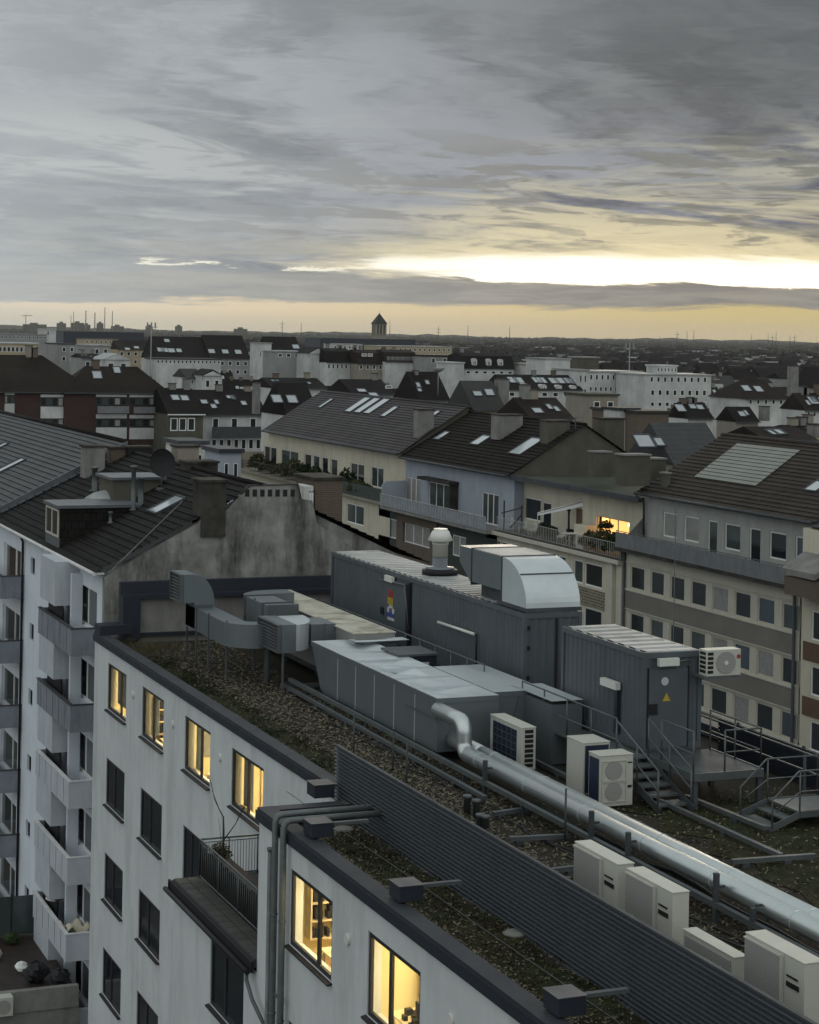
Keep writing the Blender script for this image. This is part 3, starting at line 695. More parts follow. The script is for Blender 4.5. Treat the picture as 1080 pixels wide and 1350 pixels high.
# transition between the unit and the duct
tr = thing('duct_transition', (23.5, 61, GZ), 'crumpled sheet metal connector between the cream unit and the big duct', 'duct')
m = MB(); m.box(ax0+.2, ax1-.05, y1-1.0, ay0-.02, H-11.4, H-HT-.25); m.build('connector', M['galv_dark'], tr)
m = MB(); dented_top(m, ax0-.2, ax1+.3, y1-1.2, ay0+.1, H-HT-.2, 5, 6, .07, 9); m.build('canopy', M['galv'], tr)
# plenum
pn = thing('plenum_box', (24.3, 53.5, GZ), 'wide flat galvanised plenum box with buckled lid beside the big duct', 'duct')
c1 = hp(699.5, 910, DT); c2 = hp(649.4, 879, DT)
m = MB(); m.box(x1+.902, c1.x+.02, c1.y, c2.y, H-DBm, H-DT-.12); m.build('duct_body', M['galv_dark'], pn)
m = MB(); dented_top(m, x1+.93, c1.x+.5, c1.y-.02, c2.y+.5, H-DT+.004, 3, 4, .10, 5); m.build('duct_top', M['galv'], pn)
m = MB()
for t in (.35, .75): 
    xx = x1+1+(c1.x-x1-1)*t; m.bar((xx, c1.y-.01, H-DBm+.1), (xx+.35, c1.y-.01, H-DT-.1), .03, .02)
m.build('stiffener', M['steel'], pn)
eb = thing('duct_end_box', (25, 50.5, GZ), 'upright galvanised duct box at the end of the plenum behind the barred air unit', 'duct')
d1 = hp(728, 925, DT); d2 = hp(768, 922.6, DT)
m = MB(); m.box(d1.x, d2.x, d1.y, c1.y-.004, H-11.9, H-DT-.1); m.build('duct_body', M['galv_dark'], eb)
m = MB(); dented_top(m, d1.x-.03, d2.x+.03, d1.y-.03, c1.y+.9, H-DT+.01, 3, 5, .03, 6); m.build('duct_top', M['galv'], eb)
# control cabinet between duct and container
cc = thing('control_cabinet', (24.5, 58, GZ), 'dark low control cabinet with pale lid between the duct and the long container', 'cabinet')
k1 = hp(527, 864, 10.1); k2 = hp(577, 862, 10.1)
m = MB(); m.box(k1.x, k2.x, k1.y, k1.y+1.5, H-11.3, H-10.15); m.build('body', M['coping_face'], cc)
m = MB(); m.box(k1.x-.05, k2.x+.03, k1.y-.06, k1.y+1.5, H-10.148, H-10.08); m.build('lid', M['steel'], cc)
m = MB(); m.box(k1.x+.75, k1.x+1.0, k1.y-.012, k1.y-.002, H-10.75, H-10.35); m.build('label_plate', M['sign_white'], cc)
# intake louvres
def louvre(mb, x, y0, y1, z0, z1, n, out=.12):
    for k in range(n):
        z = z0+(z1-z0)*(k+.5)/n; hh = (z1-z0)/n; mb.prism([(x+.03, y0+.03, z+hh*.3), (x-out*.7, y0+.03, z-hh*.18), (x-out*.7, y0+.03, z-hh*.28), (x+.03, y0+.03, z+hh*.2)], (0, y1-y0-.06, 0))
    for a, b in ((y0, y0+.04), (y1-.04, y1)): mb.box(x-out, x+.03, a, b, z0, z1)
    mb.box(x-out, x+.03, y0+.04, y1-.04, z1-.03, z1); mb.box(x-out, x+.03, y0+.04, y1-.04, z0, z0+.03)
    return
    for k in range(n):
        z = z0+(z1-z0)*(k+.5)/n; hh = (z1-z0)/n
        mb.mesh([(x, y0, z+hh*.45), (x, y1, z+hh*.45), (x-out, y1, z-hh*.3), (x-out, y0, z-hh*.3), (x+.02, y0, z+hh*.45), (x+.02, y1, z+hh*.45), (x-out+.02, y1, z-hh*.35), (x-out+.02, y0, z-hh*.35)], [(0,1,2,3),(4,7,6,5),(0,3,7,4),(1,5,6,2),(3,2,6,7)])
def elbow_x(mb, x0, x1, y0, y1, z0, z1, n=10):       # box mouth facing -X that curves down at +X side
    pr = []; rx, rz = x1-x0, z1-z0
    for k in range(n+1):
        t = math.pi/2*k/n; pr.append((x0+rx*math.sin(t), z0+rz*math.cos(t)))
    poly = [Vector((x0, y0, z0))] + [Vector((x, y0, z)) for x, z in pr]
    mb.prism(poly, (0, y1-y0, 0), True)
l1 = thing('intake_louvre', (19.5, 69, GZ), 'slatted air intake hood on an elbow at the far left of the roof ducts', 'air intake')
lz1, lz0 = H-8.75, H-9.75; ly1 = 69.3; ly0 = 67.9; lx = 19.1
m = MB(); m.box(lx+.1, lx+.5, ly0, ly1, lz0, lz1); m.build('hood', M['galv_dark'], l1)
m = MB(); m.box(lx+.092, lx+.099, ly0+.03, ly1-.03, lz0+.03, lz1-.03); m.build('louvre_shade_sheet', M['black'], l1)  # black sheet stands in for the shade between the slats
m = MB(); louvre(m, lx+.06, ly0, ly1, lz0, lz1, 9, .1); m.build('louvre_slats', M['steel'], l1)
m = MB(); elbow_x(m, lx+.502, lx+1.25, ly0, ly1, lz0-.1, lz1-.02); m.build('elbow', M['galv_dark'], l1)
m = MB(); m.box(lx+.55, lx+1.2, ly0+.1, ly1-.1, H-10.7, lz0-.102); m.build('riser', M['galv_dark'], l1)
ldx = thing('low_supply_duct', (20.5, 66, GZ), 'lower galvanised duct on thin legs curving toward the cream unit', 'duct')
gx0, gx1 = lx+.55, lx+1.3
m = MB(); m.box(gx0, gx1, 64.6, ly1-.1, H-10.75, H-9.95); m.build('duct_body', M['galv_dark'], ldx)
m = MB(); pts = []
cx = gx1+.35; 
outer = [(cx-(cx-gx0)*math.cos(t), 64.598-(cx-gx0)*math.sin(t)) for t in [math.pi/2*k/10 for k in range(11)]]
inner = [(cx-(cx-gx1)*math.cos(t), 64.598-(cx-gx1)*math.sin(t)) for t in [math.pi/2*k/10 for k in range(11)]]
for k in range(10):
    P4 = [outer[k], outer[k+1], inner[k+1], inner[k]]
    m.prism([(x, y, H-10.75) for x, y in P4], (0,0,.8))
m.box(cx, ax0+.05, 64.598-(cx-gx0), 64.598-(cx-gx1), H-10.75, H-9.95)
m.build('bend', M['galv_dark'], ldx)
for xx, yy in ((gx0, ly0-.2), (gx0, 66.2), (gx0+.1, 64.4), (gx0+1.2, 63.3), (gx0+.1, ly1)):
    b = MB(); b.box(xx-.03, xx+.03, yy, yy+.06, GZ, H-9.9); b.build('leg', M['steel'], ldx)
ud = thing('upper_supply_duct', (21.5, 66, GZ), 'upper galvanised duct with flanged joints leading into the cream unit', 'duct')
u1 = hp(322, 800, 9.4); 
m = MB(); m.box(21.2, 22.2, 64.3, 66.9, H-10.3, H-9.45); m.build('duct_body', M['galv_dark'], ud)
m = MB(); m.box(21.15, 22.25, 66.91, 67.0, H-10.35, H-9.4); m.box(21.15, 22.25, 64.9, 65.0, H-10.35, H-9.4); m.box(21.15, 22.25, 64.2, 64.29, H-10.35, H-9.4); m.build('flange', M['steel'], ud)
m = MB(); cxx, cyy = 22.6, 67.0
for k in range(8):
    t0, t1 = math.pi/2*k/8, math.pi/2*(k+1)/8
    P4 = [(cxx-1.4*math.cos(t0), cyy+1.4*math.sin(t0)), (cxx-1.4*math.cos(t1), cyy+1.4*math.sin(t1)), (cxx-.4*math.cos(t1), cyy+.4*math.sin(t1)), (cxx-.4*math.cos(t0), cyy+.4*math.sin(t0))]
    m.prism([(x, y, H-10.3) for x, y in P4], (0,0,.85))
m.box(cxx, ax0+.3, cyy+.4, cyy+1.4, H-10.3, H-9.452); m.build('bend', M['galv_dark'], ud)
for xx, yy in ((21.25, 66.0), (21.25, 64.3)):
    b = MB(); b.box(xx-.03, xx+.03, yy, yy+.06, GZ, H-9.4); b.build('leg', M['steel'], ud)
l2 = thing('exhaust_louvre', (21.5, 63, GZ), 'slatted exhaust hood with rounded sheet metal elbow in front of the cream unit', 'air outlet')
v1, v2 = on_x(341, 812, 20.7), on_x(368, 826, 20.7); vb = on_x(368, 862, 20.7)
ey1, ey0, ez1, ez0 = v1.y, v2.y, v1.z, vb.z
m = MB(); m.box(20.8, 21.3, ey0, ey1, ez0, ez1); m.build('hood', M['galv_dark'], l2)
m = MB(); m.box(20.792, 20.799, ey0+.03, ey1-.03, ez0+.03, ez1-.03); m.build('louvre_shade_sheet', M['black'], l2)  # solid black backing, paints the dark behind the exhaust slats
m = MB(); louvre(m, 20.76, ey0, ey1, ez0, ez1, 9, .1); m.build('louvre_slats', M['steel'], l2)
m = MB(); pr = []
for k in range(11):
    t = math.pi/2*k/10; pr.append((21.3+ .95*math.sin(t), ey1-.1-(ey1-.1-ey0)*math.cos(t)))
m.prism([Vector((21.302, ey1-.1, ez0+.05))] + [Vector((max(21.302, x), y, ez0+.05)) for x, y in pr], (0,0,ez1-ez0-.06), True); m.build('elbow', M['galv'], l2)
m = MB(); m.box(22.0, ax0-.003, ey0+.5, ey1-.15, ez0+.1, ez1-.1); m.build('connector', M['galv_dark'], l2)
for yy in (ey0+.05, ey1-.3):
    b = MB(); b.box(20.85, 20.91, yy, yy+.06, GZ, ez0); b.build('leg', M['steel'], l2)
b = MB(); b.box(22.26, 22.32, ey0-.06, ey0, GZ, ez1); b.build('leg', M['steel'], l2)
# ------------------------------------------------------------------ twin pipes
def arc(c, u, v, r, t0, t1, n=8): c, u, v = map(Vector, (c, u, v)); return [c + u*r*math.cos(t0+(t1-t0)*k/n) + v*r*math.sin(t0+(t1-t0)*k/n) for k in range(n+1)]
def spiral_pipe(name, X, Z, yst, top_z, label, r=.215):
    t = thing(name, (X, 38, GZ), label, 'pipe')
    m = MB(); m.tube([(X, yst, Z), (X, 24, Z)], r, 20)
    m.build('pipe', M['pipe'], t)
    m = MB(); yy = yst-.8
    while yy > 24: m.tube([(X, yy, Z), (X, yy-.025, Z)], r+.006, 20); yy -= 3.0
    m.build('seam_ring', M['galv'], t)
    rr_ = min(.3, (top_z-Z)/2 if top_z > Z+.1 else .3); up = arc((X, yst, Z+rr_), (0,0,-1), (0,1,0), rr_, 0, math.pi/2, 8)
    m = MB(); m.tube(up + arc((X, yst+2*rr_, top_z-rr_), (0,-1,0), (0,0,1), rr_, 0, math.pi/2, 8) + [(X, y0+.0, top_z)] if top_z > Z+.1 else [(X, yst, Z), (X, y0, Z)], r, 20); m.build('elbow', M['pipe'], t)
    return t
PZ = H-11.12
ty = 48.3
P1 = spiral_pipe('spiral_duct_pipe', 21.62, H-11.28, ty, on_x(594, 944, 21.6).z, 'round metal pipe nearer to the louvred screen running along the roof')
P2 = spiral_pipe('spiral_duct_pipe', 22.08, H-11.31, ty+.1, 0, 'round metal pipe on the side away from the louvred screen running along the roof')
# posts carrying the pipes and the beam below
bm = thing('support_beam', (x0-.4, 40, GZ), 'long steel beam on short posts running under the near round pipe', 'beam')
m = MB(); m.box(x0-.45, x0-.33, 24, 62, H-11.62, H-11.5); m.build('beam', M['steel'], bm)
for k in range(10):
    yy = 26+k*3.6; m = MB(); m.box(x0-.43, x0-.35, yy, yy+.08, GZ, H-11.62); m.build('post', M['steel_dark'], bm)
for i, (px, py) in enumerate(((641,1003),(781.5,1070),(946.5,1152),(830,1098),(995,1198))):
    X = 21.2; tp = on_x(px, py, X); tall = i < 3
    m = MB(); m.box(X-.05, X+.05, tp.y, tp.y+.1, GZ, tp.z); m.box(X+.05, X+.2, tp.y+.02, tp.y+.06, PZ-.1, PZ-.05) ; o = m.build('pipe_post', M['steel_dark'])
    tag(o, ['steel post beside the pipe next to the elbow', 'steel post beside the pipe just above the first beige box unit', 'steel post beside the pipe right of the second beige box unit', 'short steel post beside the pipe midway along', 'short steel post beside the pipe nearest to the camera'][i], 'post', 'posts along the round pipe')
# low steel base beams in the gravel
def beam(p, q, label, w=.12, h=.1, z=.18):
    p, q = Vector(p), Vector(q); m = MB(); m.bar((p.x, p.y, GZ+z), (q.x, q.y, GZ+z), w, h); 
    t = thing('base_beam', (p.x, p.y, GZ), label, 'beam', 'steel base beams on the roof')
    m.build('beam', M['steel'], t); n_ = max(2, int((q-p).length/2.5))
    for k in range(n_):
        c = p.lerp(q, (k+.3)/n_); m = MB(); m.box(c.x-.09, c.x+.09, c.y-.09, c.y+.09, GZ+.02, GZ+z-h/2); m.build('foot', M['steel_dark'], t)
def bm_px(a, b, label, z=.18): 
    P, Q = hp(*a, 11.95-z), hp(*b, 11.95-z); beam((P.x, P.y, 0), (Q.x, Q.y, 0), label, z=z)
bm_px((372, 902), (640, 1052), 'long steel beam in the gravel in front of the big duct')
bm_px((650, 1073), (712, 1064), 'cross beam just right of the grey pipe stubs')
bm_px((712, 1064), (760, 1092), 'short beam leading on from the cross beam by the pipe stubs')
bm_px((672, 1106), (752, 1102), 'cross beam left of the first beige box unit')
bm_px((375, 904), (430, 902), 'cross beam under the far end of the big duct')
bm_px((726, 1148), (765, 1143), 'short cross beam beside the first beige box unit')
bm_px((835, 1040), (1030, 1128), 'long beam in front of the stairs and platform')
bm_px((905, 1050), (1010, 1092), 'beam under the platform running toward the second steps')
bm_px((965, 1136), (1075, 1128), 'cross beam at the foot of the second steps')
bm_px((700, 1000), (700+60, 1030), 'beam under the barred air unit')
# pipe stubs
for i, (px, py) in enumerate(((616,1066),(628,1072),(633,1085),(640,1087))):
    c = hp(px, py+6, 11.9); m = MB(); m.lathe((c.x, c.y, GZ), [(.09,0),(.09,.42-.12*(i//2)),(.11,.43-.12*(i//2)),(.11,.5-.12*(i//2))], 12); o = m.build('pipe_stub', M['steel'])
    tag(o, ['left tall grey pipe stub behind the louvred screen','right tall grey pipe stub behind the louvred screen','left short grey pipe stub behind the louvred screen','right short grey pipe stub behind the louvred screen'][i], 'pipe stub', 'grey pipe stubs behind the screen')
# vertical thin rods
for i, (a, b) in enumerate((((466,940),(466,1003)),((518,965),(518,1020)),((536,980),(536,1036)),((745,1040),(745,1115)))):
    c = hp(*b, 11.95); top = on_y(*a, c.y); m = MB(); m.tube([c, (c.x, c.y, top.z)], .025, 6); o = m.build('lightning_rod', M['steel_dark'])
    tag(o, ['thin steel rod in the gravel, leftmost in front of the big duct','thin steel rod in front of the middle of the big duct','thin steel rod in front of the near end of the big duct','thin steel rod near the first beige box unit'][i], 'rod', 'thin rods in the gravel')
# ------------------------------------------------------------------ air conditioning units
def ac_body(t, x0, x1, y0, y1, z0, z1):
    m = MB(); m.box(x0, x1, y0, y1, z0, z1-.03); m.build('casing', M['ac'], t, bevel=.012)
    m = MB(); m.box(x0-.012, x1+.012, y0-.012, y1+.012, z1-.028, z1); m.build('lid', M['ac'], t, bevel=.01)
    for yy in (y0+.15, y1-.25):
        m = MB(); m.box(x0-.02, x1+.02, yy, yy+.08, GZ, z0); m.build('foot', M['steel_dark'], t)
def fan_unit(name, NLp, NRp, FLp, ht, hb, label, group, flat=False):
    a, b, c = hp(*NLp, ht), hp(*NRp, ht), hp(*FLp, ht)
    x0, x1, y0, y1 = a.x, b.x, a.y, c.y; z0, z1 = H-hb, H-ht
    t = thing(name, ((x0+x1)/2, (y0+y1)/2, GZ), label, 'air conditioner', group); ac_body(t, x0, x1, y0, y1, z0, z1)
    L_ = y1-y0; fy0 = y0+L_*.36
    if not flat:
        m = MB(); m.box(x0-.045, x0-.002, fy0, y1-.04, z0+.06, z1-.09); m.build('fan_grille', M['ac_grille'], t)
        m = MB(); 
        for zz, hh in ((z1-.12, .04),): m.box(x0-.06, x0-.003, fy0-.02, y1-.02, zz+.032, zz+.06)
        m.box(x0-.06, x0-.003, fy0-.05, fy0-.004, z0+.04, z1-.06); m.build('grille_frame', M['ac'], t)
        m = MB(); m.box(x0-.02, x0-.003, y0+L_*.08, fy0-.14, z1-.52, z1-.44); m.box(x0-.02, x0-.003, y0+L_*.10, fy0-.14, z1-.36, z1-.33); m.build('handle_slot', M['black'], t)
    else:
        m = MB(); m.box(x0-.02, x0-.002, y0+.1, y1-.1, z0+.06, z1-.1); m.build('fan_grille', M['ac_grille'], t)
    return t
G1 = 'beige box units behind the louvred screen'
fan_unit('air_conditioner', (815,1139.3), (837,1137.7), (761.4,1108.5), 10.2, 11.75, 'beige box air conditioner behind the louvred screen, farthest of the row', G1)
fan_unit('air_conditioner', (887,1176.6), (909.5,1174.5), (827.5,1144), 10.2, 11.75, 'beige box air conditioner behind the louvred screen, second from the far end', G1)
fan_unit('air_conditioner', (968,1262), (985,1259.5), (904,1223.6), 10.75, 11.75, 'low beige flat air unit half hidden by the louvred screen', G1, True)
fan_unit('air_conditioner', (1061,1270), (1088,1267), (986,1228), 10.2, 11.75, 'beige box air conditioner nearest to the camera at the right edge', G1)
# cables and hoses lying on the gravel
for j, (xo, lab) in enumerate(((-.95, 'thin black cable wandering over the gravel nearest to the louvred screen'), (-.8, 'second black cable running beside the long support beam'), (.35, 'lagged black hose running beneath the round pipes'))):
    rc = random.Random(50+j); pts_ = []; yy = 25
    while yy < 60: pts_.append((x0+xo+rc.gauss(0,.10), yy, GZ+.07+abs(rc.gauss(0,.02)))); yy += 1.1
    m = MB(); m.tube(pts_, .022 if j < 2 else .05, 6); tag(m.build('cable', M['black']), lab, 'cable')
for t_ in [o for o in bpy.data.objects if o.name.startswith('air_conditioner')]:
    l_ = t_.location; rc = random.Random(int(l_.y*7)); m = MB(); m.tube([(l_.x+.25, l_.y-.2, GZ+.75), (l_.x+.45, l_.y-.25, GZ+.6), (l_.x+.5, l_.y-.3, GZ+.15), (l_.x+.9, l_.y+rc.uniform(-.3,.3), GZ+.09), (l_.x+1.6, l_.y+rc.uniform(-.5,.5), GZ+.09)], .035, 8); m.build('hose', M['black'], t_)
    m = MB(); m.box(l_.x-.21, l_.x-.205, l_.y-.6, l_.y-.45, GZ+.5, GZ+.58) if False else m.tube([(l_.x+.2, l_.y+.3, GZ+.25), (l_.x+.35, l_.y+.3, GZ+.2), (l_.x+.4, l_.y+.3, GZ+.06)], .02, 6); m.build('drain_hose', M['steel_dark'], t_)
# grey barred unit
a, b, c = hp(688, 959.5, 10.55), hp(707, 958.3, 10.55), hp(648, 941, 10.55)
t = thing('air_conditioner', ((a.x+b.x)/2, (a.y+c.y)/2, GZ), 'white air conditioner with blue barred grille in front of the plenum box', 'air conditioner')
ac_body(t, a.x, b.x, a.y, c.y, H-11.7, H-10.55)
m = MB(); m.box(a.x-.015, a.x-.002, a.y+.3, c.y-.22, H-11.6, H-10.68); m.build('coil', M['ac_coil'], t)
m = MB()
for k in range(1, 5): yy = a.y+.3+(c.y-.52-a.y)*k/5; m.box(a.x-.03, a.x-.016, yy-.015, yy+.015, H-11.6, H-10.68)
for k in range(1, 5): zz = H-11.6+.92*k/5; m.box(a.x-.03, a.x-.017, a.y+.3, c.y-.22, zz-.01, zz+.01)
m.build('grille_bars', M['steel'], t)
m = MB()
for k in range(8): m.box(a.x+.1, b.x-.08, a.y-.016, a.y-.002, H-11.62+k*.13, H-11.53+k*.13)
m.build('side_slot', M['black'], t)
# standing pair
def circle_y(mb, x, y, z, r, n=24, th=.02): mb.tube([(x, y, z), (x, y-th, z)], r, n)
a, b, c = hp(791.5, 996.5, 10.55), hp(835.5, 993.5, 10.55), hp(776, 990, 10.55)
t = thing('air_conditioner', ((a.x+b.x)/2, (a.y+c.y)/2, GZ), 'tall beige two fan air conditioner facing the camera beside the stairs', 'air conditioner')
ac_body(t, a.x, b.x, a.y, c.y, H-11.85, H-10.55); W_ = b.x-a.x
m = MB(); m.box(a.x-.012, a.x-.002, a.y+.05, c.y-.05, H-11.8, H-10.65); m.build('coil', M['ac_coil'], t)
for zc in (H-10.95, H-11.48):
    m = MB(); circle_y(m, a.x+W_*.42, a.y-.004, zc, .235); m.build('fan_grille', M['ac_grille'], t)
    m = MB(); z_0, z_1 = zc-.26, zc+.26
    m.box(a.x+.06, a.x+W_*.8, a.y-.03, a.y-.003, z_0, z_0+.025); m.box(a.x+.06, a.x+W_*.8, a.y-.03, a.y-.003, z_1-.025, z_1); m.box(a.x+.06, a.x+.085, a.y-.029, a.y-.003, z_0+.026, z_1-.026); m.box(a.x+W_*.8-.025, a.x+W_*.8, a.y-.029, a.y-.003, z_0+.026, z_1-.026)
    m.build('grille_frame', M['ac'], t)
m = MB(); m.box(a.x+W_*.84, a.x+W_*.96, a.y-.014, a.y-.003, H-10.78, H-10.75); m.box(a.x+W_*.84, a.x+W_*.96, a.y-.014, a.y-.003, H-11.4, H-11.34); m.build('handle_slot', M['black'], t)
a, b, c = hp(769.5, 982, 10.55), hp(803, 979, 10.55), hp(746, 976, 10.55)
b = Vector((b.x, a.y, 0)); 
t = thing('air_conditioner', ((a.x+b.x)/2, a.y+.2, GZ), 'tall beige air conditioner with dark rear coil behind the two fan unit', 'air conditioner')
ac_body(t, a.x, b.x, a.y, a.y+.95, H-11.85, H-10.5)
m = MB(); m.box(a.x+.05, b.x-.04, a.y-.014, a.y-.002, H-11.8, H-10.58); m.build('coil', M['ac_coil'], t)
# ------------------------------------------------------------------ louvred screen
XS = 17.05; sy1 = on_x(443, 1000, XS).y
sc = thing('louvred_screen', (XS, 38, GZ), 'long dark louvred screen of horizontal slats along the flat roof', 'screen')
zt = on_x(443, 983, XS).z; zb = GZ+.02
nsl = 17; sl = MB()
for k in range(nsl):
    z = zb+(zt-zb)*(k+.5)/nsl; hh = (zt-zb)/nsl
    sl.prism([(XS-.05, 24, z-hh*.42), (XS+.03, 24, z-hh*.1), (XS+.03, 24, z+hh*.38), (XS+.012, 24, z+hh*.38), (XS+.012, 24, z), (XS-.05, 24, z-hh*.3)], (0, sy1-24, 0))
sl.build('slats', M['louver'], sc)
m = MB(); m.box(XS-.03, XS+.05, 24, sy1+.02, zt, zt+.035); m.build('top_rail', M['steel_dark'], sc)
for k in range(8):
    yy = 25+k*(sy1-25.1)/7; m = MB(); m.box(XS+.06, XS+.14, yy, yy+.08, GZ, zt-.002); m.build('post', M['steel_dark'], sc)
# black ballast boxes with arms
for i, (px, py, X, arm) in enumerate(((423,1029,None,1),(420,1079,None,1),(536,1160,None,1),(745,1304,None,1))):
    top = hp(px, py, 11.1); dx = .26; lab = ['uppermost black ballast box on the upper parapet beside the screen end','black ballast box under the two bent pipes','black ballast box on the parapet between the two lit lower windows','nearest black ballast box on the parapet at the bottom right'][i]
    t = thing('ballast_box', (top.x, top.y, CT_), lab, 'ballast box', 'black ballast boxes carrying the screen')
    m = MB(); m.box(top.x-dx, top.x+dx, top.y-.29, top.y+.29, CT_+.03, CT_+.34); m.build('box', M['coping_face'], t, bevel=.01)
    m = MB(); m.box(top.x-dx-.02, top.x+dx+.02, top.y-.31, top.y+.31, CT_+.342, CT_+.36); m.build('lid', M['coping'], t)
    m = MB(); m.box(top.x+dx, min(XS-.06, top.x+dx+.95), top.y-.06, top.y+.06, CT_+.22, CT_+.29); m.build('arm', M['steel'], t)
    m = MB(); m.box(top.x-.15, top.x+.15, top.y-.15, top.y+.15, CT_-.0, CT_+.028); m.build('foot', M['black'], t)
for i, (px, py) in enumerate(((453,1091),(679,1228))):
    c = hp(px, py, 11.85); m = MB(); m.lathe((c.x, c.y, GZ+.04), [(.24,0),(.25,.03),(.2,.06),(.03,.07)], 20); tag(m.build('drain_cover', M['conc_pale']), ['round pale drain cover near the bent pipes','round pale drain cover in the moss below the long screen'][i], 'drain cover', 'drain covers')
m = MB(); 
for k in range(3): m.tube([(XL+1.6, 24+8*k, GZ+.12), (XL+1.62, 28+8*k, GZ+.09), (XL+1.6, 32+8*k, GZ+.12)], .01, 5)
tag(m.build('conductor_wire', M['steel']), 'thin lightning conductor wire lying along the moss strip', 'wire')
# ------------------------------------------------------------------ containers
def corr_x(mb, X, ya, yb, z0, z1, dep=.028, pitch=.28):      # corrugated sheet facing -X
    y = ya; pts = []
    while y < yb: pts += [(y, 0), (y+pitch*.3, 0), (y+pitch*.45, dep), (y+pitch*.85, dep)]; y += pitch
    pts = [(min(a, yb), d) for a, d in pts] + [(yb, 0)]
    for (a, d), (b, e) in zip(pts, pts[1:]):
        if b > a: mb.face([(X+e, b, z0), (X+d, a, z0), (X+d, a, z1), (X+e, b, z1)])
def corr_y(mb, Y, xa, xb, z0, z1, dep=.028, pitch=.28):      # facing -Y
    x = xa; pts = []
    while x < xb: pts += [(x, 0), (x+pitch*.3, 0), (x+pitch*.45, dep), (x+pitch*.85, dep)]; x += pitch
    pts = [(min(a, xb), d) for a, d in pts] + [(xb, 0)]
    for (a, d), (b, e) in zip(pts, pts[1:]):
        if b > a: mb.face([(a, Y+d, z0), (b, Y+e, z0), (b, Y+e, z1), (a, Y+d, z1)])
def container(label, x0, x1, y0, y1, z0, z1, roofp=.5):
    t = thing('equipment_container', ((x0+x1)/2, (y0+y1)/2, z0), label, 'container'); e = .12
    m = MB(); corr_x(m, x0+.03, y0+e, y1-e, z0+.18, z1-.16); m.face([(x1-.03,y0,z0),(x1-.03,y1,z0),(x1-.03,y1,z1-.1),(x1-.03,y0,z1-.1)])
    corr_y(m, y0+.03, x0+e, x1-e, z0+.18, z1-.16) ; m.face([(x0,y1-.03,z0),(x0,y1-.03,z1-.1),(x1,y1-.03,z1-.1),(x1,y1-.03,z0)])
    m.build('wall', M['cont'], t)
    f = MB()
    for a in (x0, x1-e):
        for b in (y0, y1-e): f.box(a, a+e, b, b+e, z0, z1)
    for a in (x0, x1-e): f.box(a+.002, a+e-.002, y0+e, y1-e, z0, z0+.18); f.box(a+.002, a+e-.002, y0+e, y1-e, z1-.16, z1-.01)
    for b in (y0, y1-e): f.box(x0+e, x1-e, b+.002, b+e-.002, z0, z0+.18); f.box(x0+e, x1-e, b+.002, b+e-.002, z1-.16, z1-.01)
    f.build('corner_frame', M['cont'], t)
    r = MB(); y = y0+.06; 
    while y < y1-.1:
        q = [(y, 0), (y+roofp*.12, .045), (y+roofp*.62, .045), (y+roofp*.74, 0), (y+roofp, 0)]
        for (a, d), (b, e2) in zip(q, q[1:]):
            b = min(b, y1-.05)
            if b > a: r.face([(x0+.1, a, z1-.03+d), (x1-.1, a, z1-.03+d), (x1-.1, b, z1-.03+e2), (x0+.1, b, z1-.03+e2)])
        y += roofp
    r.build('corrugated_roof', M['cont_roof'], t)
    return t
HB = 10.95
# long container
a, b = hp(691, 809, 8.35), hp(449, 727, 8.35); xe = hp(785, 811, 8.35).x
cx0, cx1, cy0, cy1 = a.x, xe, a.y, b.y; czt = H-8.35
C1 = container('long blue grey container with a big curved metal hood on its roof', cx0, cx1, cy0, cy1, H-HB, czt)
# door, lamp, signs on its long side
def oxc(px, py): return on_x(px, py, cx0)
d1, d2 = oxc(507, 790), oxc(541, 790)
m = MB(); m.box(cx0-.02, cx0+.02, d2.y, oxc(537,780).y, H-HB+.15, czt-.25); m.box(cx0-.02, cx0+.02, oxc(541,780).y-.05, oxc(541,780).y+.05, H-HB+.1, czt-.2); m.build('door_frame', M['black'], C1)
m = MB(); m.box(cx0-.035, cx0+.02, oxc(537,780).y+.05, oxc(507,780).y, H-HB+.15, czt-.3); o = m.build('door', M['cont'], C1)
m = MB(); p = oxc(506, 805); m.box(cx0-.09, cx0-.036, p.y-.12, p.y+.12, p.z-.12, p.z+.12); m.build('handle', M['black'], o)
m = MB(); p = oxc(517, 763); m.box(cx0-.16, cx0-.05, p.y-.35, p.y+.35, p.z-.1, p.z+.1); m.build('lamp', M['lamp_white'], C1)
m = MB(); m.tube([(cx0-.1, oxc(504,764).y, oxc(504,764).z), (cx0-.1, oxc(537,771).y, oxc(537,771).z)], .035, 8); m.tube([(cx0-.1, oxc(537,771).y, oxc(537,771).z), (cx0-.06, oxc(541,830).y, oxc(541,830).z)], .03, 8); m.build('conduit', M['steel'], C1)
m = MB(); q0, q1, q2 = oxc(581, 820), oxc(629, 836), oxc(631, 878); m.tube([(cx0-.09, q0.y, q0.z), (cx0-.09, q1.y, q1.z)], .05, 8); m.build('strip_lamp', M['lamp_white'], C1)
m = MB(); m.tube([(cx0-.06, q1.y, q1.z), (cx0-.06, q1.y-.1, q1.z-.1), (cx0-.06, q1.y-.1, q2.z)], .03, 8); m.build('conduit', M['black'], C1)
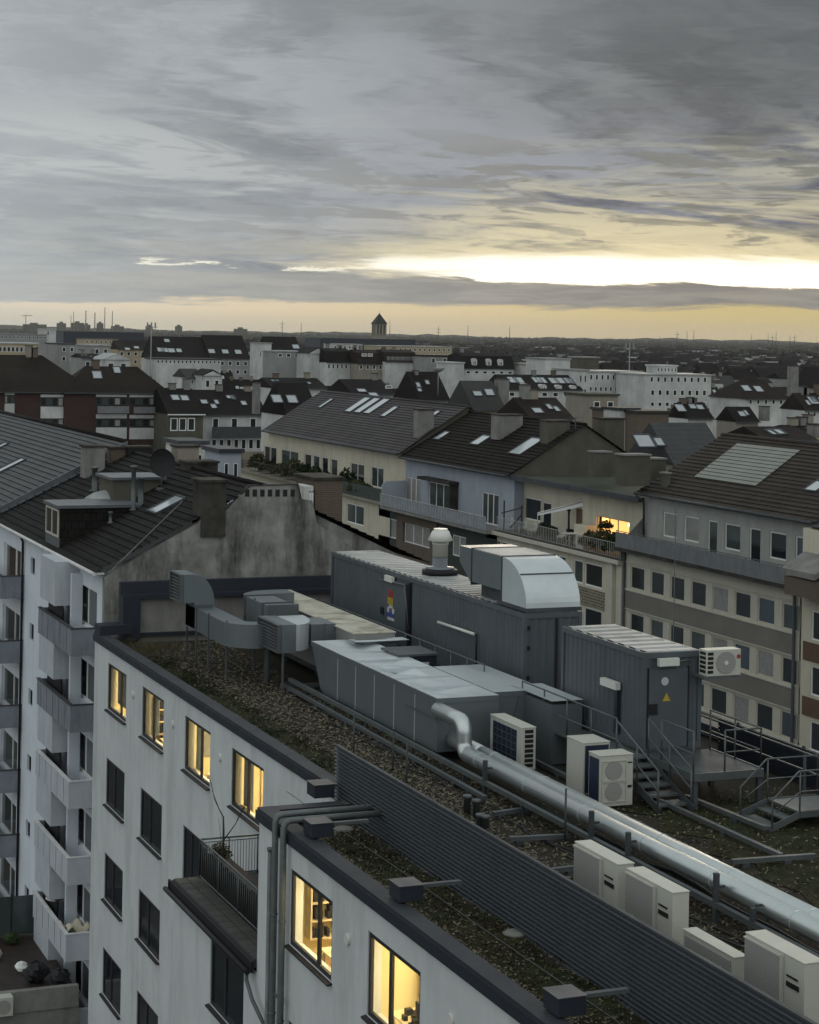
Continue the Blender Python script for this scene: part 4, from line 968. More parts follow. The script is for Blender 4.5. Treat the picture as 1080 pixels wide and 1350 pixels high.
for px, py, w_, h_, mm, nm in ((516.5,783,.42,.26,'sign_red','warning_sign'),(516.5,792,.46,.26,'sign_yellow','warning_sign'),(517,800,.34,.10,'sign_white','warning_sign'),(516,810,.62,.18,'sign_blue','warning_sign'),(517,816,.6,.1,'sign_white','warning_sign')):
    p = oxc(px, py); m = MB(); m.box(cx0-.055, cx0-.04, p.y-w_/2, p.y+w_/2, p.z-h_/2, p.z+h_/2); s = m.build(nm, M[mm], C1)
    if mm in ('sign_red', 'sign_yellow'):
        k = MB(); 
        for j in range(3): k.box(cx0-.059, cx0-.056, p.y-w_*.36, p.y+w_*(.36-.12*(j==2)), p.z-h_*.28+j*h_*.24, p.z-h_*.2+j*h_*.24)
        k.build('sign_lettering', M['black'], s)
for yy in (-.42, .42):
    p = oxc(517, 803); m = MB(); m.tube([(cx0-.04, p.y+yy*.55, p.z-.05), (cx0-.058, p.y+yy*.55, p.z-.05)], .1, 14); m.build('round_sign', M['sign_white'], C1)
m = MB(); m.box(cx0+1.1, cx0+1.14, cy0-.012, cy0+.03, H-HB+.2, czt-.2)
for z in (.6, 1.5, 2.1): m.box(cx0+.14, cx0+.2, cy0-.05, cy0+.01, H-HB+z, H-HB+z+.12)
m.build('end_door_hardware', M['black'], C1)
# hood on the container roof
hd = thing('curved_hood', (cx0+1.2, cy0+2.5, czt), 'large shiny metal hood with a rounded front on top of the long container', 'ventilation hood')
HTz = 6.75
n1 = on_x(686, 800, cx0+.12); e1 = on_x(606, 740, cx0+.12)
hx0 = cx0+.1; hx1 = cx1-.05
hy0 = cy0+.05; r_ = 1.5
tz = H-6.85
g1 = on_z(653.5, 735, tz); g2 = on_z(621, 727.5, tz); g3 = on_z(599, 727.5, tz)
ym = hy0+1.75; pr = [(hy0+1.75-1.75*math.sin(t), czt+.14+(tz-czt-.14)*math.cos(t)) for t in [math.pi/2*k/14 for k in range(15)]]
m = MB(); m.prism([Vector((hx0, ym, czt+.14))] + [Vector((hx0, y, z)) for y, z in pr], (hx1-hx0, 0, 0), True); m.build('rounded_front', M['galv'], hd)
m = MB(); m.box(hx0+.003, hx1-.003, ym+.06, ym+2.3, czt+.45, tz-.01); m.build('duct_body', M['galv_dark'], hd)
m = MB(); m.prism([(hx0, ym+2.36, czt+.4), (hx0, ym+2.36, tz), (hx0, ym+3.3, tz), (hx0, ym+3.3, tz-.5)], (hx1-hx0, 0, 0)); m.build('weather_cowl', M['galv_dark'], hd)
m = MB(); m.box(hx0-.02, hx1+.02, ym, ym+.058, czt+.14, tz+.03); m.box(hx0-.02, hx1+.02, ym+2.302, ym+2.358, czt+.35, tz+.03); m.build('flange', M['steel_dark'], hd)
m = MB(); m.box(hx0+.05, hx1-.02, ym+.1, ym+2.28, tz-.009, tz+.012); m.build('top_sheet', M['cont_roof'], hd)
m = MB(); m.box(hx0-.03, hx1+.03, hy0-.02, ym+.3, czt+.03, czt+.138); m.box(hx0+.3, hx1-.3, ym+.4, ym+2.2, czt+.02, czt+.449); m.build('base_frame', M['steel_dark'], hd)
m = MB(); t_ = math.radians(45); m.bar((hx0+.02, hy0+1.75-1.76*math.sin(t_), czt+.14+(tz-czt-.13)*math.cos(t_)), (hx1-.02, hy0+1.75-1.76*math.sin(t_), czt+.14+(tz-czt-.13)*math.cos(t_)), .05, .03)
m.build('seam', M['steel_dark'], hd)
# mushroom vent
c = on_z(580, 757, czt+.02)
mv = thing('roof_vent', (c.x, c.y, czt), 'round white capped vent on the long container roof beside the hood', 'vent')
m = MB(); m.lathe((c.x, c.y, czt), [(.62,.02),(.62,.18),(.5,.2)], 24); m.build('curb', M['black'], mv)
m = MB(); m.lathe((c.x, c.y, czt), [(.5,.2),(.5,.26),(.26,.28),(.26,.62)], 24); m.build('base_flange', M['galv_dark'], mv)
m = MB(); m.lathe((c.x, c.y, czt), [(.27,.63),(.27,1.05),(.29,1.06),(.29,1.12)], 24); m.build('neck', M['ac'], mv)
m = MB(); m.lathe((c.x, c.y, czt), [(.28,1.14),(.44,1.2),(.30,1.5),(.24,1.54),(.24,1.6)], 24); m.build('vent_cap', M['lamp_white'], mv)
# small container
a, b = hp(851, 861, 8.35), hp(731, 826, 8.35); xe = hp(942, 862, 8.35).x
sx0, sx1, sy0, sy1_ = a.x, xe, a.y, b.y
C2 = container('short blue grey container with pale corrugated roof and a door above the steel platform', sx0, sx1, sy0, sy1_, H-HB, czt, .62)
def oyc(px, py): return on_y(px, py, sy0)
p0, p1 = oyc(856, 880), oyc(905, 960)
m = MB(); m.box(p0.x, p1.x, sy0-.03, sy0+.02, H-HB+.06, czt-.45); o = m.build('door', M['cont'], C2)
m = MB(); p = oyc(860.5, 935); m.box(p.x-.12, p.x+.12, sy0-.06, sy0-.031, p.z-.14, p.z+.14); m.build('handle', M['black'], o)
m = MB(); m.box(p0.x-.05, p0.x-.004, sy0-.02, sy0+.02, H-HB+.05, czt-.4); m.box(p1.x+.004, p1.x+.05, sy0-.02, sy0+.02, H-HB+.05, czt-.4); m.build('door_frame', M['black'], C2)
m = MB(); p = oyc(879, 872); m.box(p.x-.3, p.x+.3, sy0-.17, sy0-.03, p.z-.1, p.z+.1); m.build('lamp', M['lamp_white'], C2)
m = MB(); q = oyc(906, 870); m.tube([(p.x+.3, sy0-.06, p.z), (q.x+.1, sy0-.06, p.z+.02)], .025, 6); m.build('conduit', M['steel'], C2)
p = on_x(809, 901, sx0); m = MB(); m.box(sx0-.18, sx0-.03, p.y-.45, p.y+.45, p.z-.1, p.z+.1); m.build('lamp', M['lamp_white'], C2)
m = MB(); m.box(sx0-.08, sx0-.0, p.y-.35, p.y-.2, H-HB+.2, p.z-.1); m.build('conduit', M['coping_face'], C2)
p = oyc(876, 898); m = MB(); m.tube([(p.x, sy0-.031, p.z), (p.x, sy0-.04, p.z)], .11, 16); m.build('round_sign', M['sign_white'], C2)
p = oyc(878, 919); m = MB(); m.prism([(p.x-.12, sy0-.031, p.z-.1), (p.x+.12, sy0-.031, p.z-.1), (p.x, sy0-.031, p.z+.12)], (0,-.01,0)); m.build('triangle_sign', M['sign_yellow'], C2)
# split unit hanging on its corner
q0, q1 = oyc(917, 853), oyc(961, 885)
t = thing('air_conditioner', ((q0.x+q1.x)/2, sy0-.6, q1.z), 'small beige air conditioner with round fan mounted at the corner of the short container', 'air conditioner')
w_ = q1.x-q0.x; yb = sy0-.2; yf = sy0-.6
m = MB(); m.box(q0.x, q1.x, yf, yb, q1.z, q0.z); m.build('casing', M['ac'], t, bevel=.015)
m = MB(); circle_y(m, q0.x+w_*.56, yf-.003, (q0.z+q1.z)/2, (q0.z-q1.z)*.42); m.build('fan_grille', M['ac_grille'], t)
m = MB(); circle_y(m, q0.x+w_*.56, yf-.024, (q0.z+q1.z)/2, .06, 12, .01); m.build('fan_hub', M['lamp_white'], t)
m = MB(); circle_y(m, q0.x+w_*.93, yf-.004, q0.z-.2, .06, 14, .004); m.build('badge', M['sign_red'], t)
m = MB()
for k in range(5):
    z = q1.z+.08+k*(q0.z-q1.z-.1)/5; m.box(q0.x-.006, q0.x-.001, yf+.05, yb-.05, z, z+.08); m.box(q0.x+.03, q0.x+.2, yf-.008, yf-.002, z, z+.08)
m.build('side_slot', M['black'], t)
m = MB(); m.box(q0.x-.1, q1.x, sy0-.62, sy0-.02, q1.z-.06, q1.z-.004); m.build('bracket', M['steel'], t)
# steel frame under the containers
for nm_, (x0_, x1_, y0_, y1_), lab in (('a', (cx0, cx1, cy0, cy1), 'steel support frame under the long container'), ('b', (sx0, sx1, sy0, sy1_), 'steel support frame under the short container')):
    t = thing('support_frame', (x0_, y0_, GZ), lab, 'steel frame'); m = MB()
    m.box(x0_, x0_+.15, y0_, y1_, H-HB-.2, H-HB-.004); m.box(x1_-.15, x1_, y0_, y1_, H-HB-.2, H-HB-.004); m.box(x0_+.152, x1_-.152, y0_, y0_+.15, H-HB-.2, H-HB-.004); m.build('beam', M['steel_dark'], t)
    for k in range(4):
        yy = y0_+(y1_-y0_-.15)*k/3
        for xx in (x0_, x1_-.15): m = MB(); m.box(xx, xx+.14, yy+.003, yy+.14, GZ, H-HB-.202); m.build('post', M['steel_dark'], t)
# platform + stairs
PZt = H-HB-.05
pa, pb = hp(917, 1021, HB+.05), hp(978, 1014, HB+.05)
pxl, pxr, pyn = sx0+.0, pb.x+.5, pa.y
pf = thing('access_platform', (pxl, pyn, GZ), 'grey steel grating platform with handrails in front of the short container door', 'platform')
m = MB(); m.box(pxl, pxr, pyn, sy0-.03, PZt-.04, PZt); m.build('grating', M['steel_dark'], pf)
m = MB(); m.box(pxl-.02, pxr+.02, pyn-.05, pyn-.002, PZt-.18, PZt+.02); m.box(pxl-.05, pxl-.002, pyn, sy0, PZt-.18, PZt+.02); m.box(pxr+.002, pxr+.05, pyn, sy0, PZt-.18, PZt+.02); m.build('frame', M['steel'], pf)
for xx, yy in ((pxl, pyn), (pxr-.12, pyn), (pxl, sy0-.3), (pxr-.12, sy0-.3)):
    m = MB(); m.box(xx, xx+.12, yy+.004, yy+.12, GZ, PZt-.042); m.build('leg', M['steel_dark'], pf)
def rail(name, parent, pts, h=1.05, mid=.5, r=.024, posts=None):
    m = MB(); pts = [Vector(p) for p in pts]; U = Vector((0,0,1))
    for a, b in zip(pts, pts[1:]):
        m.tube([a+U*h, b+U*h], r, 8); m.tube([a+U*mid, b+U*mid], r*.7, 6)
        k = max(1, round((b-a).length/1.3))
        for i in range(k+1): p = a.lerp(b, i/k); m.tube([p, p+U*h], r, 6)
    return m.build(name, M['steel'], parent)
rail('handrail', pf, [(pxl+.03, pyn+.1, PZt), (pxl+.03, sy0-.9, PZt)]) 
rail('handrail', pf, [(pxl+.9, pyn+.03, PZt), (pxr-.03, pyn+.03, PZt), (pxr-.03, sy0-.1, PZt)])
stx1 = sx0-.08; stx0 = stx1-.95
st = thing('steel_stairs', (stx0, pyn, GZ), 'short grey steel staircase and side walkway climbing beside the short container', 'stairs')
m = MB(); m.box(stx0, stx1, sy0-.4, sy1_+.5, PZt-.05, PZt-.005); m.build('walkway', M['steel'], st)
nst = 5; run = .42; ys0 = sy0-.4
for k in range(nst):
    z = PZt-(k+1)*(PZt-GZ-.05)/(nst+1); m = MB(); m.box(stx0+.03, stx1-.03, ys0-(k+1)*run, ys0-k*run+.05, z-.05, z); m.build('step', M['steel'], st)
m = MB()
for xx in (stx0, stx1): m.bar((xx, ys0, PZt-.1), (xx, ys0-(nst+.6)*run, GZ+.1), .035, .2)
m.build('stringer', M['steel_dark'], st)
U = Vector((0,0,1))
for xx in (stx0, stx1):
    m = MB(); a, b = Vector((xx, ys0, PZt)), Vector((xx, ys0-(nst+.3)*run, GZ+.1))
    for h_ in (1.0, .5): m.tube([a+U*h_, b+U*h_], .024, 8)
    for k in (0, .5, 1): p = a.lerp(b, k); m.tube([p-U*.05, p+U*1.0], .022, 6)
    m.build('handrail', M['steel'], st)
rail('handrail', st, [(stx0, ys0, PZt), (stx0, sy1_+.4, PZt)])
# walkway rail along the long container
wr = thing('container_walkway', (cx0-.8, cy0+2, GZ), 'steel walkway with handrail along the long container', 'walkway')
m = MB(); m.box(cx0-1.0, cx0-.1, cy0+.5, cy1-1, H-HB-.1, H-HB-.04); m.build('walkway', M['steel_dark'], wr)
rail('handrail', wr, [(cx0-1.0, cy0+.6, H-HB-.04), (cx0-1.0, cy1-1.2, H-HB-.04)])
# second stepover stairs at the right edge
s2 = thing('stepover_stairs', (26.5, 37, GZ), 'second low steel step bridge with handrails at the right edge of the roof', 'stairs')
q = hp(1013, 1062, 11.6)
xa, xb, yb2, ya2 = q.x-.35, q.x+1.6, q.y+.2, q.y-1.2
zt2 = GZ+.45
m = MB(); m.box(xa+.5, xb, ya2+.1, yb2, zt2-.05, zt2); m.build('tread', M['steel'], s2)
for k in range(2): m = MB(); m.box(xa+.5-.38*(k+1), xa+.47-.38*k, ya2+.12, yb2-.02, zt2-.17*(k+1)-.04, zt2-.17*(k+1)); m.build('step', M['steel'], s2)
m = MB(); 
for yy in (ya2, yb2+.05): m.bar((xa-.4, yy, GZ+.08), (xa+.5, yy, zt2-.05), .03, .16); m.bar((xa+.5, yy, zt2-.06), (xb, yy, zt2-.06), .03, .16)
m.build('stringer', M['steel'], s2)
for yy in (ya2, yb2+.05):
    m = MB(); P_ = [Vector((xa-.3, yy, GZ+.1)), Vector((xa-.3, yy, GZ+.8)), Vector((xa+.45, yy, zt2+1.0)), Vector((xb, yy, zt2+1.0)), Vector((xb, yy, zt2))]
    m.tube(P_, .024, 8); m.tube([(xa-.2, yy, GZ+.5), (xa+.5, yy, zt2+.5), (xb, yy, zt2+.5)], .016, 6); m.tube([(xa+.48, yy, zt2), (xa+.48, yy, zt2+1.0)], .022, 6); m.build('handrail', M['steel'], s2)
# dark screen on the far right roof edge
fs = thing('dark_roof_screen', (29.8, 36, GZ), 'black slatted screen with grey handrail along the far right roof edge', 'screen')
m = MB(); zt = on_x(967, 951, 29.9).z; n = 9; yfar = on_x(948, 945, 29.9).y
for k in range(n): zz = GZ+.05+(zt-GZ-.1)*k/n; m.box(29.88, 29.92, 24, yfar, zz, zz+(zt-GZ)/n*.8)
m.build('slats', M['coping_face'], fs)
m = MB(); 
for k in range(8): m.box(29.925, 29.98, 25+(yfar-26)*k/7, 25.08+(yfar-26)*k/7, GZ, zt)
m.build('post', M['steel_dark'], fs)
hr = MB(); hr.box(29.93, 29.98, 24, yfar, GZ, zt-.05)
for h_ in (1.0, .55): hr.tube([(29.0, 24, GZ+h_+.25), (29.0, yfar-.5, GZ+h_+.25)], .028, 8)
for k in range(9): hr.box(28.97, 29.03, 25+2.3*k, 25.06+2.3*k, GZ, GZ+1.25)
hr.build('handrail', M['steel'], fs)
# ------------------------------------------------------------------ left white house with balconies
XH = 17.9; HY0, HY1 = 74.5, 96.3; ZE = H-9.4; XRg = 24.1; ZR = H-6.15; XB = 31.0
lh = thing('balcony_house', (22, 85, 0), 'blue white apartment house with stacked grey balconies and dark tiled roof at the left', 'building')
def ox(px, py, X=XH): return on_x(px, py, X)
w = MB(); holes = []; wins = []
st_ = 2.95
# right bay: window beside each balcony
ra, rb = ox(128, 790).y, ox(101, 775).y
zt0 = ox(108, 765).z
for k in range(7):
    z1_ = zt0-.15-st_*k; holes.append((ra, rb, z1_-1.6, z1_)); wins.append(('A', k, holes[-1]))
# narrow stair windows between the two balcony columns
na, nb = ox(46, 745).y, ox(40.5, 745).y
for k in range(7):
    z1_ = ox(43, 735).z-st_*k; holes.append((na, nb, z1_-.75, z1_)); wins.append(('S', k, holes[-1]))
# left column
la, lb = ox(27.5, 740).y, ox(5, 740).y
for k in range(7):
    z1_ = ox(5, 714).z-st_*k; holes.append((la, lb, z1_-1.75, z1_)); wins.append(('L', k, holes[-1]))
wall(w, (XH,0,0), (0,1,0), (1,0,0), (HY0, HY1), 0, ZE, holes, .2)
w.build('wall', M['house_white'], lh)
random.seed(21)
for kind, k, h in wins:
    if kind == 'A': win_x(lh, XH, *h, rec=.12, frame='frame_white', pane=('pane_g','pane','pane_g','pane','pane','pane')[k%6], split=(.45,), t=.09, sill='frame_white', sill_out=.06)
    elif kind == 'S': win_x(lh, XH, *h, rec=.1, frame='frame_dark', pane='pane', split=(), t=.06, sill='balc', sill_out=.06)
    else: win_x(lh, XH, *h, rec=.1, frame='frame_white', pane=('glass','pane','pane','pane_g','pane','pane')[k%6] , split=(.6,), t=.09)
# lit room behind the left top window
h = [h for kd, k, h in wins if kd == 'L' and k == 0][0]
r = MB(); x0_, x1_ = XH+.25, XH+3
r.face([(x1_,h[0]-.5,h[2]-.8),(x1_,h[1]+.5,h[2]-.8),(x1_,h[1]+.5,h[3]+.2),(x1_,h[0]-.5,h[3]+.2)]); r.face([(x0_,h[1]+.5,h[2]-.8),(x0_,h[1]+.5,h[3]+.2),(x1_,h[1]+.5,h[3]+.2),(x1_,h[1]+.5,h[2]-.8)])
r.face([(x0_,h[0]-.5,h[3]+.2),(x1_,h[0]-.5,h[3]+.2),(x1_,h[1]+.5,h[3]+.2),(x0_,h[1]+.5,h[3]+.2)]); r.face([(x0_,h[0]-.5,h[2]-.8),(x1_,h[0]-.5,h[2]-.8),(x1_,h[1]+.5,h[2]-.8),(x0_,h[1]+.5,h[2]-.8)])
r.build('room_interior', M['red_room'], lh)
r = MB(); r.box(x0_+.8, x0_+1.6, h[0], h[0]+1.2, h[3]+.1, h[3]+.15); r.build('ceiling_lamp', M['dim_lamp'], lh)
# projecting panel bays + balconies
XO = 16.85; by0, by1 = 75.3, 81.6
zb0 = ox(95, 829, XO).z
vs = []
for k in range(6):
    zt = zb0-st_*k; zbm = zt-1.08
    b = MB(); b.box(XO, XO+.1, by0, by1, zbm, zt-.04); b.box(XO+.1, XH, by0, by0+.1, zbm, zt-.041); b.box(XO+.1, XH, by1-.1, by1, zbm, zt-.041); b.box(XO+.1, XH, by0+.1, by1-.1, zbm, zbm+.15)
    o = b.build('balcony', M['balc'] if k < 2 else M['panel'], lh)
    c = MB(); c.box(XO-.03, XO+.13, by0-.03, by1+.02, zt-.038, zt); c.box(XO+.13, XH, by0-.03, by0+.12, zt-.038, zt-.001); c.build('balcony_cap', M['balc_dark'] if k < 2 else M['balc_cap'], o)
    for q in range(5): j = MB(); yy = by0+.9+q*1.15; j.box(XO-.008, XO-.001, yy, yy+.02, zbm+.05, zt-.06); j.build('panel_joint', M['balc_dark'], o)
    # bay panel above
    za, zb_ = zt+.42, zt+st_-1.08-.02
    if k == 0: za, zb_ = zt+.42, ZE-.05
    b = MB(); b.box(XO+.02, XH-.001, 78.6, 81.45, za, zb_); b.build('bay_panel', M['panel'], lh)
    b = MB(); b.box(XO+.35, XO+.4, 78.65, 81.3, zt-.3, za); b.build('bay_opening', M['black'], lh)  # solid black sheet stands in for the shaded recess below the bay
    b = MB(); b.box(XH-.45, XH-.002, 78.1, 78.35, zt-.9, zt+1.7 if k else zt+1.75); b.build('partition', M['house_white'], lh)
# left balcony column
zl0 = ox(20, 771, XO).z; ly0_, ly1_ = 89.9, 96.2
for k in range(6):
    zt = zl0-st_*k; zbm = zt-1.05
    b = MB(); b.box(XO-.02, XO+.08, ly0_, ly1_, zbm, zt-.04); b.box(XO+.08, XH, ly0_, ly0_+.1, zbm, zt-.041); b.box(XO+.08, XH, ly0_+.1, ly1_, zbm, zbm+.15)
    o = b.build('balcony', M['balc'], lh)
    c = MB(); c.box(XO-.05, XO+.1, ly0_-.03, ly1_, zt-.038, zt); c.box(XO+.1, XH, ly0_-.03, ly0_+.12, zt-.038, zt-.001); c.build('balcony_cap', M['balc_dark'], o)
# downpipes + eave gutter
m = MB()
for px, py in ((33, 720), (85, 745)):
    yy = ox(px, py).y; m.tube([(XH-.25, yy, ZE-.1), (XH-.1, yy, ZE-.45), (XH-.08, yy, 0)], .06, 8)
m.build('downpipe', M['black'], lh)
m = MB(); m.tube([(XH-.42, HY0-.1, ZE-.06), (XH-.42, HY1, ZE-.06)], .08, 8); m.box(XH-.35, XH, HY0, HY1, ZE-.1, ZE-.02); m.build('gutter', M['balc_cap'], lh)
# roof
m = MB(); e0 = XH-.4; ze0 = ZE
roofplane(m, (e0, HY0-.1, ze0), (e0, HY1, ze0), (XRg, HY1, ZR), (XRg, HY0-.1, ZR), 21, .045)
roofplane(m, (XB+.4, HY1, ze0), (XB+.4, HY0-.1, ze0), (XRg, HY0-.1, ZR), (XRg, HY1, ZR), 21, .045)
m.build('roof', M['tile_dark'], lh)
m = MB(); m.tube([(XRg, HY0-.1, ZR+.03), (XRg, HY1, ZR+.03)], .11, 8); m.build('ridge_tiles', M['tile_dark'], lh)
def rz(x): return ZE+(ZR-ZE)*(x-e0)/(XRg-e0)
UP = Vector((XRg-e0, 0, ZR-ZE)).normalized(); AC = Vector((0,1,0))
def on_roof(px, py, e0=e0, ze=ZE, s=None):
    s = s or (ZR-ZE)/(XRg-e0); d = ray(px, py); t = (ze - s*e0 - H)/(d.z - s*d.x); return CAM + d*t
c = on_roof(220, 667); skylight(lh, c, AC, UP, 1.5, 1.4)
m = MB(); p, q = on_roof(240, 665)+Vector((0,0,.12)), on_roof(146, 757)+Vector((0,0,.12)); m.tube([p, q], .02, 5); m.build('cable', M['conc_pale'], lh)
# dormer
dd = on_roof(65, 718); dn = on_roof(78, 722); 
dy0, dy1 = dn.y-.1, dd.y+1.0; dxf = dn.x; dz0 = dn.z-.1; dz1 = dz0+1.75
m = MB(); xb_ = e0+(dz1-ZE)/((ZR-ZE)/(XRg-e0))
m.prism([(dxf, dy0, dz0), (dxf, dy0, dz1), (xb_, dy0, dz1)], (0, dy1-dy0, 0)); dm = m.build('dormer', M['tile_dark'], lh)
m = MB(); m.box(dxf-.15, xb_+.1, dy0-.12, dy1+.12, dz1+.003, dz1+.13); m.build('dormer_roof', M['lead'], dm)
m = MB(); m.box(dxf-.04, dxf-.003, dy0-.02, dy1+.02, dz0-.25, dz0+.5); m.build('apron', M['lead'], dm)
o = win_x(lh, dxf-.13, dy0+.12, dy1-.12, dz0+.52, dz1-.06, rec=.05, frame='frame_cream', pane='pane', split=(.5,), t=.08, name='dormer_window')
# roof box, dome skylight, chimneys, vents, dish on the left house
def roofthing(name, px, py, sx, sy, sz, m_, extra=0):
    c = on_roof(px, py); mb = MB(); mb.box(c.x-sx/2, c.x+sx/2, c.y-sy/2, c.y+sy/2, c.z-.5, c.z+sz); return mb.build(name, M[m_], lh), c
o, c = roofthing('roof_box', 172, 652, 2.2, 2.6, .75, 'wall_olive'); m = MB(); m.box(c.x-1.25, c.x+1.25, c.y-1.45, c.y+1.45, c.z+.753, c.z+.87); m.build('flat_lid', M['lead'], o)
c = on_roof(140, 668); m = MB(); m.box(c.x-.9, c.x+.9, c.y-1, c.y+1, c.z-.2, c.z+.3); o = m.build('skylight_curb', M['black'], lh)
m = MB(); m.lathe((c.x, c.y, c.z+.3), [(1.0,.003),(.95,.12),(.6,.32),(.2,.42)], 4); m.build('dome', M['cont_roof'], o)
for px, py, h_, r_ in ((124.5,648,1.15,.13),(175.5,673,1.9,.10),(185.5,666,1.2,.12),(145.5,690,.5,.07)):
    c = on_roof(px, py); m = MB(); m.lathe((c.x, c.y, c.z-.1), [(r_*1.9,.1),(r_*1.9,.16),(r_,.18),(r_,h_),(r_*1.5,h_+.02),(r_*1.5,h_+.1)], 12); m.build('vent_pipe', M['steel'], lh)
c = on_roof(213, 645); ds = thing('satellite_dish', (c.x, c.y, c.z), 'black round satellite dish on the roof of the balcony house', 'satellite dish')
m = MB(); m.tube([(c.x, c.y, c.z-.1), (c.x, c.y, c.z+.9)], .035, 8); m.box(c.x-.2, c.x+.2, c.y-.2, c.y+.2, c.z-.05, c.z+.06); m.build('mast', M['steel'], ds)
m = MB(); cc_ = Vector((c.x+.0, c.y-.1, c.z+1.15)); nrm = Vector((.25,-1,.15)).normalized(); a_ = nrm.cross(Vector((0,0,1))).normalized(); b_ = a_.cross(nrm)
rings = []
for r__, d_ in ((0.01,-.12),(.3,-.09),(.52,-.03),(.62,.02)): rings.append([cc_ + nrm*-d_*-1 + (a_*math.cos(t)+b_*math.sin(t))*r__ for t in [2*math.pi*k/20 for k in range(20)]])
for i in range(3):
    for k in range(20): m.face([rings[i][k], rings[i][(k+1)%20], rings[i+1][(k+1)%20], rings[i+1][k]], True); m.face([rings[i+1][k]-nrm*.02, rings[i+1][(k+1)%20]-nrm*.02, rings[i][(k+1)%20]-nrm*.02, rings[i][k]-nrm*.02], True)
m.build('dish', M['black'], ds)
# chimneys on the ridge
def chim_px(px0, px1, pyt, pyb, Y, dx, mt, cap='conc_dark', par=lh, pots=0):
    a = on_y(px0, pyb, Y); b = on_y(px1, pyb, Y); zt = on_y((px0+px1)/2, pyt, Y).z
    return chimney(par, a.x, b.x, Y, Y+dx, a.z-1.2, zt, mt, cap, pots)
chim_px(266, 298, 636, 668, 74.25, 1.3, 'conc_dark')
chim_px(112, 138, 590, 622, 94.3, 1.0, 'conc_pale', pots=0); chim_px(146, 166, 592, 612, 95.0, .8, 'brick_brown')
chim_px(169, 200, 591, 604, 94.5, 1.0, 'black'); 
chim_px(234, 262, 590, 622, 95.0, 1.2, 'wall_tan'); chim_px(247, 287, 611, 633, 84, 1.2, 'conc_dark')
# gable fire wall (irregular outline, stained)
GY = 74.35
def gy(px, py): p = on_y(px, py, GY); return (p.x, GY, p.z)
prof = [(137.5,762),(200,724),(262,690),(266,683),(300,672),(318,652),(330,641),(393,639),(397,658),(412,660),(418,690),(452,712),(470,728)]
P = [gy(*q) for q in prof]; lo = GZ-1.5
P = [(XH-.02, GY, lo)] + P + [(P[-1][0]+2, GY, P[-1][2]-1.0), (P[-1][0]+2, GY, lo)]
m = MB(); m.prism(P, (0,.28,0)); gw = m.build('fire_wall', M['conc'], lh)
m = MB()
for i in range(5, 8):
    a, b = Vector(gy(*prof[i])), Vector(gy(*prof[i+1])); m.bar(a+Vector((0,.14,.02)), b+Vector((0,.14,.02)), .34, .04)
m.build('wall_coping', M['conc_dark'], gw)
m = MB(); m.prism([(XH+.05, GY+.285, GZ-1.5), (XH+.05, GY+.285, ZE-.06), (XRg, GY+.285, ZR-.08), (XB, GY+.285, ZE-.06), (XB, GY+.285, GZ-1.5)], (0,.1,0)); m.build('gable_infill', M['conc'], lh)
for k in range(7):
    m = MB(); c = on_y(326+k*10, 650, GY); m.box(c.x-.09, c.x+.09, GY-.012, GY-.002, c.z-.14, c.z+.14); m.build('vent_slot', M['black'], gw)
# brick stub and white shed rising behind the fire wall
a, b = on_y(415, 690, 77), on_y(451, 690, 77); zt = on_y(433, 633, 77).z
t = thing('brick_stub_wall', (a.x, 77, GZ), 'brown brick chimney block with white cap behind the stained fire wall', 'chimney')
m = MB(); m.box(a.x, b.x, 77, 79.5, GZ-4, zt); m.build('brickwork', M['brick_brown'], t); m = MB(); m.box(a.x-.1, b.x+.1, 76.9, 79.6, zt+.002, zt+.12); m.build('cap', M['conc_dark'], t)
a, b = on_y(400, 690, 76.6), on_y(414, 690, 76.6); zt = on_y(405, 641, 76.6).z
t = thing('roof_shed', (a.x, 76.6, GZ), 'narrow white shed front with a small window behind the fire wall', 'shed')
m = MB(); m.box(a.x, b.x-.05, 76.6, 78, GZ-2, zt); m.build('wall', M['wall_white'], t)
win_y(t, 76.58, a.x+.35, b.x-.15, zt-1.5, zt-.2, rec=0, frame='frame_white', pane='pane', split=(), t=.06)
# terrace at the foot of the left house
tz_ = H-25.5
te = thing('roof_terrace', (14, 78, 0), 'low terrace with dark decking at the foot of the balcony house', 'terrace')
m = MB(); m.box(10.5, 17.25, 74.6, 84, 0, tz_); m.build('wall', M['conc_pale'], te)
m = MB(); m.box(10.7, 17.2, 74.8, 83.8, tz_+.004, tz_+.05); m.build('decking', M['deck_dark'], te)
m = MB(); m.box(13.0, 17.2, 74.5, 74.8, tz_-.5, tz_+.3); m.box(13.0, 13.25, 74.81, 84, tz_+.01, tz_+.3); m.build('parapet', M['conc_pale'], te)
m = MB(); 
for k in range(3): m.box(13.0+k*1.55, 14.5+k*1.55, 82.2, 82.25, tz_+.1, tz_+1.7)
m.build('frosted_screen', M['pane_g'], te)
m = MB()
for k in range(4): m.box(12.95+k*1.55, 13.0+k*1.55, 82.18, 82.27, tz_, tz_+1.8)
m.build('screen_post', M['black'], te)
